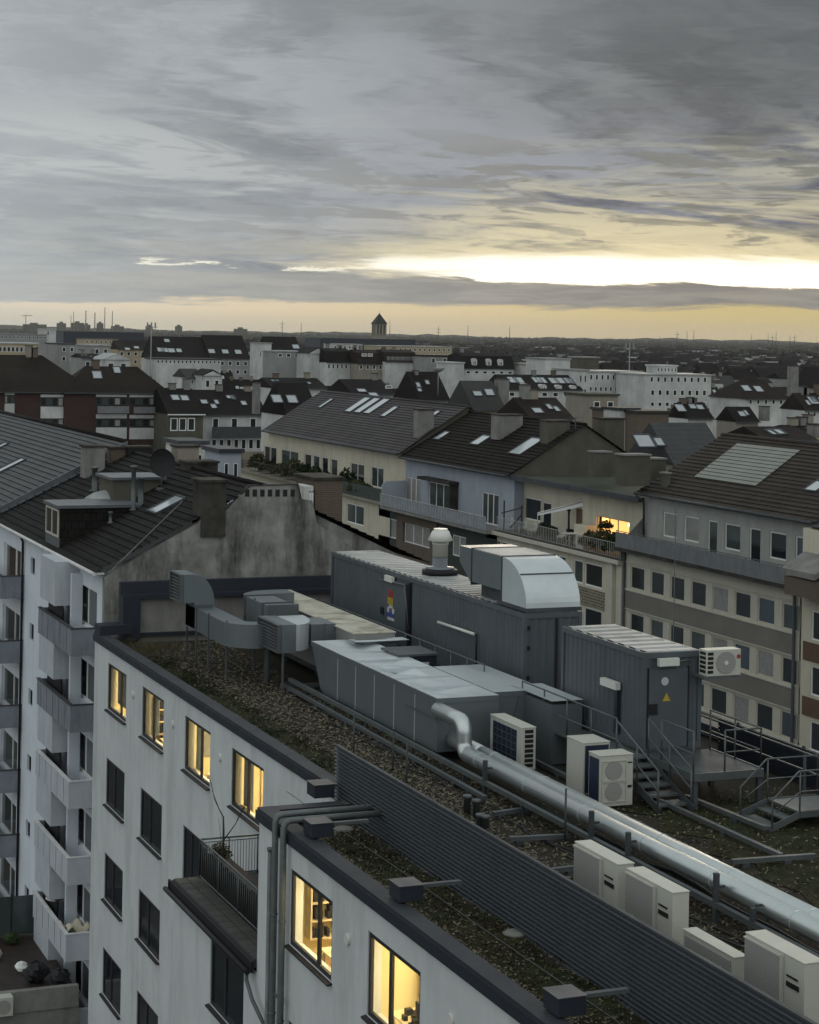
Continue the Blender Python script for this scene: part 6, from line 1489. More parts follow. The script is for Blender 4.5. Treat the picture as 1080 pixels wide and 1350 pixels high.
for i, (px, r_, mn, z_, lab) in enumerate(((338,.9,'leaf_dry',1.3,'pale bamboo like plant at the far left end of the cream terrace'),(352,.8,'leaf_dry',.9,'olive shrub behind the terrace rail at the left'),(368,.8,'leaf_dry',.9,'olive shrub behind the terrace rail in the middle'),(387,1.1,'leaf_dry',1.2,'tall olive bush at the start of the green panels'),(397,.6,'leaf',1.7,'narrow dark conifer, first behind the green panels'),(414,.65,'leaf',1.7,'dark conifer in front of the narrow cream windows'),(427,.55,'leaf',1.6,'short dark conifer right of the two narrow ones'),(456,.7,'leaf',2.0,'tall cone shaped conifer on the cream terrace'),(470,.8,'leaf_dry',.9,'bushy brownish shrub near the blue house'),(480,.7,'leaf_dry',.8,'last brownish shrub beside the blue house partition'))):
    c = on_x(px, 628, XF+.1); clump('terrace_plant', (XF+.2, c.y, B1+.35), r_*1.15, 520, mn, lab, 'plant', pls, leaf=.17, zs=z_, seed=30+i)
m = MB(); m.box(XF-.4, XF+.5, fy(445,640), fy(430,640), B1+1.02, B1+1.1); tag(m.build('white_board', M['frame_white']), 'white board lying across the green balcony panel', 'board')
# ------------------------------------------------------------------ ground and middle distance
def proj(p):
    p = Vector(p) - CAM; Z = p.x*ST + p.y*CT; u = (p.x*CT - p.y*ST)/Z*F; v = -p.z/Z*F
    return 540 + u*math.cos(ROLL) - v*math.sin(ROLL), 439 + u*math.sin(ROLL) + v*math.cos(ROLL), Z
EXPL = []
def facade(t, Y, x0p, x1p, yref, z0, z1, depth, mt):
    xa, xb = on_y(x0p, yref, Y).x, on_y(x1p, yref, Y).x
    m = MB(); m.box(xa, xb, Y, Y+depth, z0, z1); m.build('wall', M[mt], t); return xa, xb
def mid(label, x0p, x1p, ye, yr, D, depth, mt, rt, kind, rows=(), ybot=None, name='townhouse', frame='frame_white', pane='pane', group=None, sky=(), chim=(), dorm=(), trim=None, side=None):
    if side:
        sp_ = (F*ST+(x0p-540)*CT)/D; depth = max(4.5, min(depth, .45*(x1p-x0p)/sp_)); o0 = x0p; x0p = x0p+depth*sp_
        rows = [((r[0], r[1], r[2]) if len(r) <= 3 else (r[0], r[1], max(1, round(r[2]*(r[4]-max(r[3], x0p+1))/(r[4]-r[3]))), max(r[3], x0p+1), *r[4:])) for r in rows]
    xm = (x0p+x1p)/2; Y = on_d(xm, ye, D).y; ze = on_y(xm, ye, Y).z; zr = on_y(xm, yr, Y+(depth/2 if kind != 'mono' else depth)).z
    t = thing(name, (on_y(xm, ye, Y).x, Y+depth/2, 0), label, 'building', group)
    xa, xb = facade(t, Y, x0p, x1p, ye, 0, ze-.02, depth, mt)
    if not rows and 'blank' not in label and 'brick' not in mt and D < 1200 and 'cube' not in label and 'windowless' not in label:
        pxm = F/D; n_ = max(2, int((x1p-x0p)/max(4.5, 2.6*pxm))); rows = [(ye+.9*pxm+3.0*pxm*k, ye+2.4*pxm+3.0*pxm*k, n_, x0p+1, x1p-1, .45) for k in range(2)]
    ov = .35; Ya, Yb = Y-ov, Y+depth+ov; Ym = Y+depth/2
    m = MB()
    if kind == 'gable':       # ridge parallel to the facade
        m.prism([(xa, Ya, ze-.15), (xa, Ya, ze+.05), (xa, Ym, zr), (xa, Yb, ze+.05), (xa, Yb, ze-.15), (xa, Ym, zr-.2)][:0] or [(xa-.1, Ya, ze), (xa-.1, Ym, zr), (xa-.1, Yb, ze)], (xb-xa+.2, 0, 0))
    elif kind == 'end':       # gable end faces the camera
        xc = (xa+xb)/2; m.prism([(xa-.3, Y-.25, ze), (xc, Y-.25, zr+.1), (xb+.3, Y-.25, ze)], (0, depth+.5, 0))
    elif kind == 'hip':
        k = min((xb-xa)/2.2, depth/2); m.mesh([(xa-ov,Ya,ze),(xb+ov,Ya,ze),(xb+ov,Yb,ze),(xa-ov,Yb,ze),(xa+k,Ym,zr),(xb-k,Ym,zr)], [(0,1,5,4),(1,2,5),(2,3,4,5),(3,0,4),(3,2,1,0)])
    elif kind == 'mansard':
        k = 1.6; zm = ze+(zr-ze)*.8
        m.mesh([(xa-.1,Ya,ze),(xb+.1,Ya,ze),(xb+.1,Yb,ze),(xa-.1,Yb,ze),(xa,Y+k,zm),(xb,Y+k,zm),(xb,Yb-k,zm),(xa,Yb-k,zm),(xa,Ym,zr),(xb,Ym,zr)], [(0,1,5,4),(4,5,9,8),(1,2,6,5),(5,6,9),(2,3,7,6),(6,7,8,9),(3,0,4,7),(7,4,8),(3,2,1,0)])
    elif kind == 'flat':
        m.box(xa-.25, xb+.25, Ya+.1, Yb-.1, ze, ze+.35)
    m.build('roof', M[rt], t)
    if kind == 'end':
        m = MB(); xc = (xa+xb)/2; m.prism([(xa, Y-.27, ze-.05), (xc, Y-.27, zr-.25), (xb, Y-.27, ze-.05)], (0,-.03,0)); m.build('gable_wall', M[mt], t)
    if kind != 'flat':
        m = MB(); m.box(xa-.2, xb+.2, Ya-.12, Ya-.01, ze-.12, ze+.02) if kind != 'end' else m.box(xa, xa+.1, Y-.1, Y-.05, ze-1, ze); m.build('gutter', M['frame_white'] if trim else M['steel_dark'], t)
    for r in rows:
        yt, yb, n = r[:3]; fa, fb = (r[3], r[4]) if len(r) > 4 else (x0p, x1p); fill = r[5] if len(r) > 5 else .5; pm = r[6] if len(r) > 6 else pane
        za, zb = on_y(xm, yb, Y).z, on_y(xm, yt, Y).z
        wa, wb_ = on_y(fa, ye, Y).x, on_y(fb, ye, Y).x; st = (wb_-wa)/n
        for k in range(n):
            c = wa+st*(k+.5); ww = st*fill
            window(t, (c-ww/2, Y-.05, za), 0, ww, zb-za, frame=frame, pane=pm, split=(), t=min(.12, ww*.12))
    if kind in ('gable', 'hip', 'mansard') and D < 620 and x1p-x0p > 22:
        rq = random.Random(int(x0p*3+D))
        if not chim:
            for k in range(rq.randint(1, 3)):
                cx = xa+(xb-xa)*rq.uniform(.12,.9) if kind != 'hip' else (xa+xb)/2+rq.uniform(-.15,.15)*(xb-xa); chimney(t, cx-.45, cx+.45, Ym-.4, Ym+.5, zr-1.2, zr+rq.uniform(.5,1.3), rq.choice(('conc_pale','brick_brown','wall_tan')), 'conc_dark')
        if len(sky) < 2 and kind == 'gable':
            s = (zr-ze)/(Ym-Ya)
            for k in range(rq.randint(2, 5)):
                cx = xa+(xb-xa)*rq.uniform(.08,.92); fy_ = rq.uniform(.3,.75); skylight(t, (cx, Ya+(Ym-Ya)*fy_, ze+(zr-ze)*fy_), (1,0,0), Vector((0,1,s)).normalized(), rq.choice((.6,.8,1.1)), rq.choice((.9,1.2)), 'skylight_far', 'steel_dark', .1)
    for px, py, w_, l_ in sky:
        d = ray(px, py); s = (zr-ze)/(Ym-Ya); tt = (ze - s*Ya - H)/(d.z - s*d.y); c = CAM+d*tt
        skylight(t, c, (1,0,0), Vector((0,1,s)).normalized(), w_, l_, 'skylight_far', 'steel_dark', .12)
    for px0, px1, yt in chim:
        a, b = on_y(px0, ye, Ym), on_y(px1, ye, Ym); z1 = on_y(px0, yt, Ym).z; chimney(t, a.x, b.x, Ym-.6, Ym+.6, ze, z1, 'conc_pale', 'conc_dark')
    for px0, px1, yt, yb in dorm:
        a, b = on_y(px0, yb, Y+.2), on_y(px1, yb, Y+.2); z1, z0 = on_y(px0, yt, Y+.2).z, on_y(px0, yb, Y+.2).z
        m = MB(); m.box(a.x, b.x, Y+.2, Y+3, z0, z1); n_ = 8; m.prism([(a.x+(b.x-a.x)*(.5-.5*math.cos(math.pi*k/n_)), Y+.15, z1+.002+(b.x-a.x)*.35*math.sin(math.pi*k/n_)) for k in range(n_+1)], (0,2.5,0)); o = m.build('dormer', M['white_far'], t)
        window(t, (a.x+(b.x-a.x)*.22, Y+.1, z0+.2), 0, (b.x-a.x)*.56, (z1-z0)*.85, frame='frame_white', pane='pane', split=(.5,), t=.1, name='dormer_window')
    ys = ybot or ye+20
    if D >= 480: ys = min(ys, ye+11)
    EXPL.append((x0p, x1p, D, ys, min(yr, ye), xa, xb, Y, Y+depth))
    return t, Y, xa, xb, ze, zr
def ribbon(t, Y, pa, pb, rows, panels, n=4):
    for yt, yb in rows:
        a, b = on_y(pa, yt, Y), on_y(pb, yt, Y); z1, z0 = a.z, on_y(pa, yb, Y).z; w = (b.x-a.x)/n
        for k in range(n): window(t, (a.x+w*k, Y-.06, z0), 0, w, z1-z0, frame='frame_dark', pane=['pane','pane_c','pane','pane_g'][(k*7+int(yt))%4], split=(), t=.1)
    for yt, yb in panels: m = MB(); a, b = on_y(pa, yt, Y), on_y(pb, yt, Y); m.box(a.x, b.x, Y-.12, Y-.004, on_y(pa, yb, Y).z, a.z); m.build('white_panel', M['white_far'], t)
t, Y, *_ = mid('dark red brick block with white window bands and tall hipped roof at the far left', -50, 125, 517, 468, 262, 12, 'brick_red', 'roof_far2', 'hip', ybot=590, name='brick_apartment_block')
ribbon(t, Y, 53.5, 99, [(524,535.5),(552,562.5),(580,590)], [(520,523.5),(536,551.5),(563.5,575)], 6); ribbon(t, Y, 6, 19, [(521,531.5),(548,558)], [(517,520.5),(532,546)], 3)
t, Y, *_ = mid('dark red brick block with white parapet panels and loggias beside the tall hipped roof', 85, 222, 518, 483, 266, 7, 'brick_red', 'roof_far2', 'hip', ybot=600, name='brick_apartment_block', sky=[(128,494.5,1.3,1.5),(154,488,1,1.3)])
ribbon(t, Y, 126.5, 167, [(524,534),(552.5,562.5),(579,588)], [(520,523),(546,551.5),(563.5,578.5)], 5); ribbon(t, Y, 170.5, 214, [(524,534),(552.5,562.5)], [(520,523.5),(547,551.5),(564,579)], 5)
m = MB(); a, b = on_y(126.5, 540, Y), on_y(168, 540, Y); m.box(a.x, b.x, Y-1.0, Y-.9, on_y(140,544.5,Y).z, on_y(140,535,Y).z); m.build('balcony', M['rail_grey'], t); m = MB(); a, b = on_y(174, 540, Y), on_y(217, 540, Y); m.box(a.x, b.x, Y-1.0, Y-.9, on_y(180,544.5,Y).z, on_y(180,536,Y).z); m.build('balcony', M['rail_grey'], t)
mid('low dark roofed house with a black balcony band next to the brick block', 222, 268, 546, 512, 262, 12, 'wall_olive', 'roof_far', 'gable', [(551,568,3,224,258,.85)], ybot=590, sky=[(231,524.5,1.1,1.5),(243.5,525,1.1,1.5)], trim=1)
t, Y, *_ = mid('white house with dark balcony and small skylight right of the brick blocks', 268, 352, 547, 514, 268, 12, 'white_far', 'roof_far', 'gable', [(551,564,3,272,346,.35),(579,592,7,278,346,.65)], ybot=600, sky=[(269,530,1,1.2)])
m = MB(); a, b = on_y(277, 570, Y), on_y(350, 570, Y); m.box(a.x, b.x, Y-1.1, Y-1.0, on_y(300,577,Y).z, on_y(300,562,Y).z); m.build('balcony', M['steel_dark'], t)
mid('dark roof with two bright skylights just behind the purple roofed house', 345, 420, 548, 505, 240, 12, 'wall_white', 'roof_far', 'gable', ybot=560, sky=[(365,526,1.3,1.6),(385,526.5,1.3,1.6)], chim=[(334,341,505)], side=1)
mid('pale blue grey box shaped extension behind the tan chimneys', 270, 318, 597, 590, 170, 9, 'wall_blue', 'coping_face', 'flat', ybot=625, name='flat_roofed_annex', side=1)
mid('small white rooftop cabin left of the light grey extension', 238, 272, 586, 582, 178, 5, 'wall_white', 'steel_dark', 'flat', ybot=600, name='flat_roofed_annex')
mid('small white house with olive roof and bright gable in the left middle distance', 228, 267, 498, 486, 400, 10, 'white_far', 'roof_far3', 'gable', [(500,506,4)], ybot=515, side=1)
mid('bright white gable end beside the small olive roofed house', 267, 293, 495, 487, 396, 8, 'white_far', 'roof_far', 'end', ybot=512)
mid('wide dark sloping roof with five little skylights in the left distance', 207, 276, 473, 444, 700, 22, 'white_far', 'roof_far', 'gable', [(474,479,14)], ybot=484, sky=[(212,461,2.5,2.5),(217,461.5,2.5,2.5),(226,462,2.5,2.5),(236,462,2,2.2),(220,449,2,2)])
mid('broad dark roof right of the roof with five little skylights', 277, 330, 473, 442, 705, 22, 'grey_far', 'roof_far', 'gable', ybot=484, sky=[(279,463,2.4,2.4),(297,463.5,2.4,2.4),(314,464,2.4,2.4)])
mid('dark roofed row continuing to the white stair tower', 358, 402, 474, 444, 710, 22, 'grey_far', 'roof_far', 'gable', ybot=482, sky=[(390,457,2.5,2.5)])
mid('white cubic stair tower standing out of the dark roofs', 330, 358, 453, 451, 640, 9, 'white_far', 'grey_far', 'flat', [(463,470,2,332,346,.4)], ybot=474, name='stair_tower', side=1)
mid('long low white building with a dotted row of small windows', 206, 291, 474, 470, 620, 14, 'white_far', 'roof_far3', 'flat', [(475,479,16)], ybot=484)
mid('long black flat roofed hall in front of the power station', 84, 190, 438, 436.5, 1250, 40, 'coping_face', 'steel_dark', 'flat', ybot=447, name='flat_hall')
mid('low orange brown hall below the long black hall', 111, 156, 447, 446, 1150, 20, 'tan_far', 'steel_dark', 'flat', ybot=454, name='flat_hall')
mid('pale office slab with ribbon windows at the far left', -10, 62, 441, 439.5, 900, 16, 'grey_far', 'grey_far', 'flat', [(443,446.5,14)], ybot=449, name='flat_office')
mid('white windowless cube behind the ribbon window slab', 56, 74, 434, 433, 1000, 12, 'white_far', 'white_far', 'flat', [(436,442,1,61,66)], ybot=444, name='flat_office')
mid('beige flat roofed office with dark window band at the far left edge', -10, 50, 453, 452, 620, 16, 'tan_far', 'white_far', 'flat', [(457,464,10,-8,48,.8)], ybot=468, name='flat_office')
mid('pale grey warehouse with low ridge left of centre', 60, 101, 454, 451, 640, 30, 'grey_far', 'roof_far3', 'flat', ybot=470, name='warehouse', side=1)
mid('silver grey sawtooth fronted warehouse', 101, 146, 456, 454, 600, 25, 'grey_far', 'cont_roof', 'flat', ybot=466, name='warehouse', side=1)
mid('dark roofed shed with rounded white gable beside the warehouses', 108, 137, 472, 466, 520, 14, 'grey_far', 'roof_far', 'gable', ybot=482)
mid('white gable end house between the dark roofs', 137, 172, 474, 466, 510, 14, 'white_far', 'cont_roof', 'end', ybot=482)
mid('brown roofed house with several tiny skylights', 155, 212, 461, 449, 760, 14, 'tan_far', 'roof_far2', 'gable', ybot=467, sky=[(168,460,2,2),(180,458,2,2)])
# centre
t, *_ = mid('grey panelled building with flat top left of the white stepped gable', 364, 408, 464, 462, 560, 12, 'grey_far', 'cont_roof', 'flat', [(466,471,4)], ybot=484)
mid('white stepped gable house in the centre distance', 407, 431, 466, 458, 552, 12, 'white_far', 'roof_far', 'end', [(467,474,1,420,430,.5)], ybot=488)
mid('dark mansard house with white ground band right of the stepped gable', 431, 465, 478, 459, 548, 12, 'white_far', 'roof_far', 'mansard', [(480,486,6)], ybot=489)
mid('brown house with small balconies and pale window rows', 472, 506, 480, 461, 545, 12, 'wall_tan', 'roof_far2', 'mansard', [(466,470,2,476,492,.8,'pane_c'),(481,487,4)], ybot=490)
mid('dark roofed house with a long white dotted window strip', 508, 550, 477, 461, 546, 12, 'white_far', 'roof_far2', 'mansard', [(470.5,477,11,510,546,.55)], ybot=490)
mid('dark house front with two small square windows', 562, 598, 470, 462, 540, 12, 'grey_far', 'roof_far', 'flat', [(472,479,2,564,594,.3)], ybot=485)
t, *_ = mid('dark mansard terrace with three arched dormers above a white front', 612, 678, 486, 465, 530, 12, 'white_far', 'roof_far', 'mansard', [(489,493,6)], ybot=494, dorm=[(622,629,475,485),(641,648,475.5,485.5),(656.5,663.5,476,486)])
mid('white cube attached to the left of the dormered terrace', 595, 612, 479, 478, 525, 10, 'white_far', 'white_far', 'flat', ybot=492)
mid('white flat fronted office right of the dormered terrace', 679, 722, 481, 473, 530, 14, 'white_far', 'cont_roof', 'flat', [(484,491,6)], ybot=494, side=1)
mid('long tan hall in the centre near the church tower', 498, 596, 457, 455.5, 1050, 20, 'tan_far', 'cont_roof', 'flat', ybot=463, name='flat_hall')
mid('long black roofed hall in front of the church tower', 422, 548, 447, 445, 1300, 30, 'coping_face', 'steel_dark', 'flat', ybot=456, name='flat_hall')
mid('pale low hall left of the long tan hall', 438, 478, 454, 452.5, 1100, 14, 'white_far', 'cont_roof', 'flat', ybot=458, name='flat_hall')
t, *_ = mid('white house with arched dormers and bright skylights on its dark roof', 668, 768, 514, 494, 420, 12, 'white_far', 'roof_far', 'gable', [(517,523,7)], ybot=528, dorm=[(688,697,509,518),(712,721,510,519),(733,741,510.5,519.5),(752,760,511,520)], sky=[(676,501,2,2.6),(684,501.5,2,2.6),(708,501,2,2.6),(714,501.5,2,2.6),(730,502,2,2.6),(738,502,2,2.6),(750,502,2,2.6),(757,503,2,2.6)])
mid('bright white party wall beside the arched dormer house', 762, 776, 489, 487, 425, 12, 'white_far', 'grey_far', 'flat', ybot=520)
t, *_ = mid('pale office block with two rows of square windows, left of the pair', 774, 848, 491, 489, 470, 14, 'white_far', 'cont_roof', 'flat', [(494,501,9,776,842,.45),(510,516,10,776,842,.5),(524,531,9,776,842,.45)], ybot=536, name='office_block')
t, *_ = mid('pale office block with long ledge and dark square windows, right of the pair', 850, 938, 495, 493, 460, 14, 'white_far', 'cont_roof', 'flat', [(497,504,9,855,934,.45),(514,521.5,8,856,934,.5),(530,536,8,856,934,.5)], ybot=538, name='office_block')
mid('white rooftop cabin on the right pale office block', 866, 893, 483, 482, 470, 5, 'white_far', 'white_far', 'flat', [(485,490,6)], ybot=492, name='roof_cabin')
mid('tall white block with small dark hatch behind the arched dormer house', 694, 752, 474, 473, 480, 12, 'white_far', 'grey_far', 'flat', [(485,491,1,736,746,.8)], ybot=494, name='office_block', side=1)
mid('olive brown windowless block behind the pale offices', 750, 790, 472, 471, 500, 12, 'wall_olive', 'grey_far', 'flat', ybot=487, name='office_block', side=1)
mid('wide dark hipped roof house right of the pale offices', 936, 1042, 526, 496, 330, 14, 'white_far', 'roof_far2', 'hip', [(527,533,9,940,1035,.4)], ybot=538, sky=[(984,512,1.5,1.8),(1000,513,1.5,1.8)], chim=[(1040,1050,483)], side=1)
mid('white house with brown roof at the right edge', 1030, 1100, 541, 518, 280, 12, 'white_far', 'roof_far2', 'gable', [(543,549,5,1036,1078,.4)], ybot=555, sky=[(1072,528,1.4,1.8)], side=1)
mid('tan gable with dark roof at the right edge behind the white house', 1044, 1110, 512, 485, 380, 14, 'wall_tan', 'roof_far', 'end', ybot=520, side=1)
mid('yellow house front at the right edge', 1010, 1100, 569, 560, 215, 10, 'yellow_far', 'roof_far', 'gable', [(572,577,4,1018,1072,.3)], ybot=582, side=1)
mid('big bright white blank wall with sloping top behind the chimneys', 796, 842, 541, 536, 275, 16, 'white_far', 'roof_far3', 'flat', ybot=585, name='white_fire_wall_building', side=1)
mid('brown brick wall building beside the big white blank wall', 843, 882, 545, 542, 272, 14, 'brick_brown', 'roof_far3', 'flat', ybot=570)
mid('green black roof with three small skylights', 880, 940, 552, 530, 300, 13, 'wall_white', 'roof_far', 'gable', ybot=562, sky=[(897,538,1.5,1.8),(913,536,1.2,1.2),(923,537,1.2,1.2)], side=1)
mid('dark tiled house with pale gable left of the yellow house', 945, 1000, 556, 536, 285, 12, 'wall_tan', 'roof_far', 'gable', ybot=566, chim=[(1003,1012,536)], side=1)
mid('flat olive felt roof terrace building behind the chimneys', 746, 815, 522, 519, 330, 14, 'wall_tan', 'roof_felt', 'flat', ybot=535, side=1)
mid('grey tiled roof with chimney above the purple roof', 590, 665, 540, 502, 225, 12, 'wall_tan', 'roof_far3', 'gable', ybot=548, chim=[(654,668,500)], side=1)
mid('brown gabled roof with a tall aerial behind the blue grey house', 655, 755, 552, 524, 200, 13, 'wall_olive', 'roof_far2', 'gable', ybot=556, side=1)
mid('black roof with a double chimney and small satellite dish', 520, 592, 528, 490, 260, 12, 'wall_white', 'roof_far', 'gable', ybot=535, chim=[(545,549,489),(552,560,494)], side=1)
mid('dark roofs with a white chimney row behind the purple roof', 430, 520, 520, 500, 300, 12, 'white_far', 'roof_far', 'gable', [(508,512,1,505,520,.6)], ybot=524, sky=[(477,515,1.4,1.4),(493,521,1.4,2)], side=1)
mid('dark house row roof left above the purple roof', 360, 432, 512, 498, 330, 12, 'white_far', 'roof_far', 'gable', ybot=516)
# roofs directly behind the banded house
mid('dark grey tiled roof with pale skylight and ladder rails behind the right houses', 828, 960, 612, 557, 150, 12, 'wall_tan', 'tile_grey', 'gable', ybot=600, sky=[(849,582,1.5,1.5),(869,583,.8,1.0)], chim=[(876,906,572),(908,926,575)], side=1)
mid('dark brown roof with antenna behind the banded house', 955, 1075, 580, 562, 140, 10, 'wall_tan', 'roof_far2', 'gable', ybot=590, chim=[(1070,1080,560)], side=1)
# church
D = 1500; c = on_d(500, 430, D)
ch = thing('church_tower', (c.x, c.y, 0), 'dark church tower with pyramid roof rising above the horizon', 'church tower')
z1 = on_d(500, 427, D).z; zt = on_d(500, 412.5, D).z; zb_ = on_d(500, 441, D).z; r_ = 4.4
m = MB(); m.box(c.x-r_, c.x+r_, c.y-r_, c.y+r_, 0, zb_); m.box(c.x-r_*1.0, c.x+r_*1.0, c.y-r_, c.y+r_, z1-1.0, z1)
for a in (-1,-.34,.34,1):
    for b in (-1,-.34,.34,1): m.box(c.x+a*(r_-.6)-.6, c.x+a*(r_-.6)+.6, c.y+b*(r_-.6)-.6, c.y+b*(r_-.6)+.6, zb_, z1-1.0)
m.box(c.x-r_-.3, c.x+r_+.3, c.y-r_-.3, c.y+r_+.3, zb_-.6, zb_); m.build('tower', M['wall_tan'], ch)
m = MB(); m.mesh([(c.x-r_-.6,c.y-r_-.6,z1),(c.x+r_+.6,c.y-r_-.6,z1),(c.x+r_+.6,c.y+r_+.6,z1),(c.x-r_-.6,c.y+r_+.6,z1),(c.x,c.y,zt)], [(0,1,4),(1,2,4),(2,3,4),(3,0,4),(3,2,1,0)]); m.build('spire_roof', M['roof_far3'], ch)
m = MB(); m.tube([(c.x,c.y,zt-.3),(c.x,c.y,zt+1.5)], .12, 5); m.build('cross_rod', M['steel_dark'], ch)
m = MB(); m.box(c.x-3, c.x+22, c.y+5, c.y+14, 0, zb_-4); m.build('nave', M['white_far'], ch)
EXPL.append((488, 512, D, 446, 412, c.x-8, c.x+24, c.y-8, c.y+16))
# power station
D = 6500
for i, (px, yt, wpx, lab) in enumerate(((93.5,416,1.2,'shortest far factory chimney, first from the left'),(97,411,1.2,'thin far factory chimney just right of the shortest one'),(113,409,1.9,'stout far factory chimney in the middle of the group'),(125,412,1.9,'far factory chimney between the stout and the tallest ones'),(138,405,1.5,'tallest of the far factory chimneys'),(148,410,1.4,'rightmost of the far factory chimneys'))):
    c = on_d(px, 428, D); zt = on_d(px, yt, D).z; r_ = wpx*.8*D/F/2; m = MB(); m.tube([(c.x,c.y,0),(c.x,c.y,zt)], [r_*1.25, r_*.85], 10)
    tag(m.build('factory_chimney', M['wall_tan']), lab, 'chimney', 'power station chimneys')
for i, (a, b, yt, lab) in enumerate(((33,64,423.5,'long pale industrial hall at the far left horizon'),(78,88,422,'small square plant building left of the factory chimneys'),(97,112,421.5,'square boiler house among the factory chimneys'),(112,120,424,'low plant building between the stout chimneys'),(131,137,422,'cooling tower like block beside the tallest chimney'),(150,165,426,'low hall right of the factory chimneys'),(313,328,429.5,'lone pale block on the horizon left of the church tower'),(196,202,426,'small block tower on the horizon with a mast'),(235,241,426,'tiny domed building on the horizon'))):
    p, q = on_d(a, 430, D), on_d(b, 430, D); zt = on_d((a+b)/2, yt+4, D).z; m = MB(); m.box(p.x, q.x, p.y, p.y+40, 0, zt); m.box(p.x+(q.x-p.x)*.3, p.x+(q.x-p.x)*.6, p.y+5, p.y+30, zt, zt+5)
    tag(m.build('industrial_building', M['wall_olive']), lab, 'building', 'industrial buildings on the horizon')
# crane
c = on_d(34, 425, D); zt = on_d(34, 416.5, D).z; m = MB(); m.tube([(c.x,c.y,0),(c.x,c.y,zt+4)], 1.0, 4); m.bar((c.x-14, c.y, zt), (c.x+22, c.y, zt+1), 1.4); m.bar((c.x-13, c.y, zt), (c.x, c.y, zt+4), .6); m.bar((c.x, c.y, zt+4), (c.x+20, c.y, zt+1), .6); tag(m.build('tower_crane', M['steel_dark']), 'tiny tower crane on the horizon at the far left', 'crane')
for i, (px, yt) in enumerate(((372,423),(397,425),(514,423),(578,430),(617,428),(672,430),(893,437),(906,436),(915,435),(870,443),(991,441),(1013,440),(1019,441),(1023.5,437),(1042,442),(1048,441))):
    c = on_d(px, 440, 5200); zt = on_d(px, yt, 5200).z; m = MB(); m.tube([(c.x,c.y,0),(c.x,c.y,zt)], [1.3,.5], 4)
    if i % 3 == 0: m.bar((c.x-7,c.y,zt-8),(c.x+7,c.y,zt-8), .8); m.bar((c.x-5,c.y,zt-16),(c.x+5,c.y,zt-16), .8)
    tag(m.build('far_mast', M['steel_dark']), 'thin far mast or pylon sticking up over the horizon', 'mast', 'far masts on the horizon')
# antennas in the middle distance
for px, yt, yb, D, lab in ((830,452,478,560,'white topped mobile phone mast above the pale offices'),(199,425,466,600,'dark street mast with round head at the left'),(578,480,492,255,'small round satellite dish on the double chimney')):
    if 'dish' in lab:
        c = on_d(px, yb, D); zt = on_d(px, 491, D).z; m = MB(); m.tube([(c.x,c.y,zt-3),(c.x,c.y,zt)], .06, 5); m.lathe((c.x,c.y,zt), [(.05,0),(.6,.25),(.85,.6),(.8,.62)], 14); tag(m.build('satellite_dish', M['grey_far']), lab, 'satellite dish'); continue
    c = on_d(px, yb, D); zt = on_d(px, yt, D).z; m = MB(); m.tube([(c.x,c.y,0),(c.x,c.y,zt)], .16, 6)
    for k in (-1,0,1): m.box(c.x+k*1.2-.2, c.x+k*1.2+.2, c.y-.15, c.y+.15, zt-1.8, zt)
    m.bar((c.x-2,c.y,zt-1.4),(c.x+2,c.y,zt-1.4), .15); tag(m.build('antenna_mast', M['grey_far']), lab, 'mast')
# ------------------------------------------------------------------ filler roofscape: individual houses
def winmat(name, col):
    m, nt, b = newmat(name); L = nt.links
    tc = N(nt, 'ShaderNodeTexCoord'); sx = N(nt, 'ShaderNodeSeparateXYZ'); L.new(tc.outputs['Object'], sx.inputs[0])
    ad = N(nt, 'ShaderNodeMath', operation='ADD'); L.new(sx.outputs[0], ad.inputs[0]); L.new(sx.outputs[1], ad.inputs[1])
    def band(src, per, lo, hi):
        d = N(nt, 'ShaderNodeMath', operation='DIVIDE'); L.new(src, d.inputs[0]); d.inputs[1].default_value = per
        f = N(nt, 'ShaderNodeMath', operation='FRACT'); L.new(d.outputs[0], f.inputs[0])
        a = N(nt, 'ShaderNodeMath', operation='GREATER_THAN'); L.new(f.outputs[0], a.inputs[0]); a.inputs[1].default_value = lo
        c = N(nt, 'ShaderNodeMath', operation='LESS_THAN'); L.new(f.outputs[0], c.inputs[0]); c.inputs[1].default_value = hi
        e = N(nt, 'ShaderNodeMath', operation='MULTIPLY'); L.new(a.outputs[0], e.inputs[0]); L.new(c.outputs[0], e.inputs[1]); return e.outputs[0]
    u, v = band(ad.outputs[0], 2.6, .3, .72), band(sx.outputs[2], 3.0, .32, .82)
    mm = N(nt, 'ShaderNodeMath', operation='MULTIPLY'); L.new(u, mm.inputs[0]); L.new(v, mm.inputs[1])
    oi = N(nt, 'ShaderNodeObjectInfo'); hs = N(nt, 'ShaderNodeMapRange'); hs.inputs['To Min'].default_value = .45; hs.inputs['To Max'].default_value = 1.1; L.new(oi.outputs['Random'], hs.inputs['Value'])
    vm = N(nt, 'ShaderNodeMix', data_type='RGBA', blend_type='MULTIPLY'); vm.inputs['Factor'].default_value = 1; vm.inputs['A'].default_value = c4(col); L.new(hs.outputs['Result'], vm.inputs['B'])
    mx = N(nt, 'ShaderNodeMix', data_type='RGBA'); L.new(mm.outputs[0], mx.inputs['Factor']); L.new(vm.outputs['Result'], mx.inputs['A']); mx.inputs['B'].default_value = (.015,.017,.02,1)
    L.new(mx.outputs['Result'], b.inputs['Base Color']); rg = N(nt, 'ShaderNodeMapRange'); rg.inputs['To Min'].default_value = .9; rg.inputs['To Max'].default_value = .15; L.new(mm.outputs[0], rg.inputs['Value']); L.new(rg.outputs['Result'], b.inputs['Roughness'])
    return m
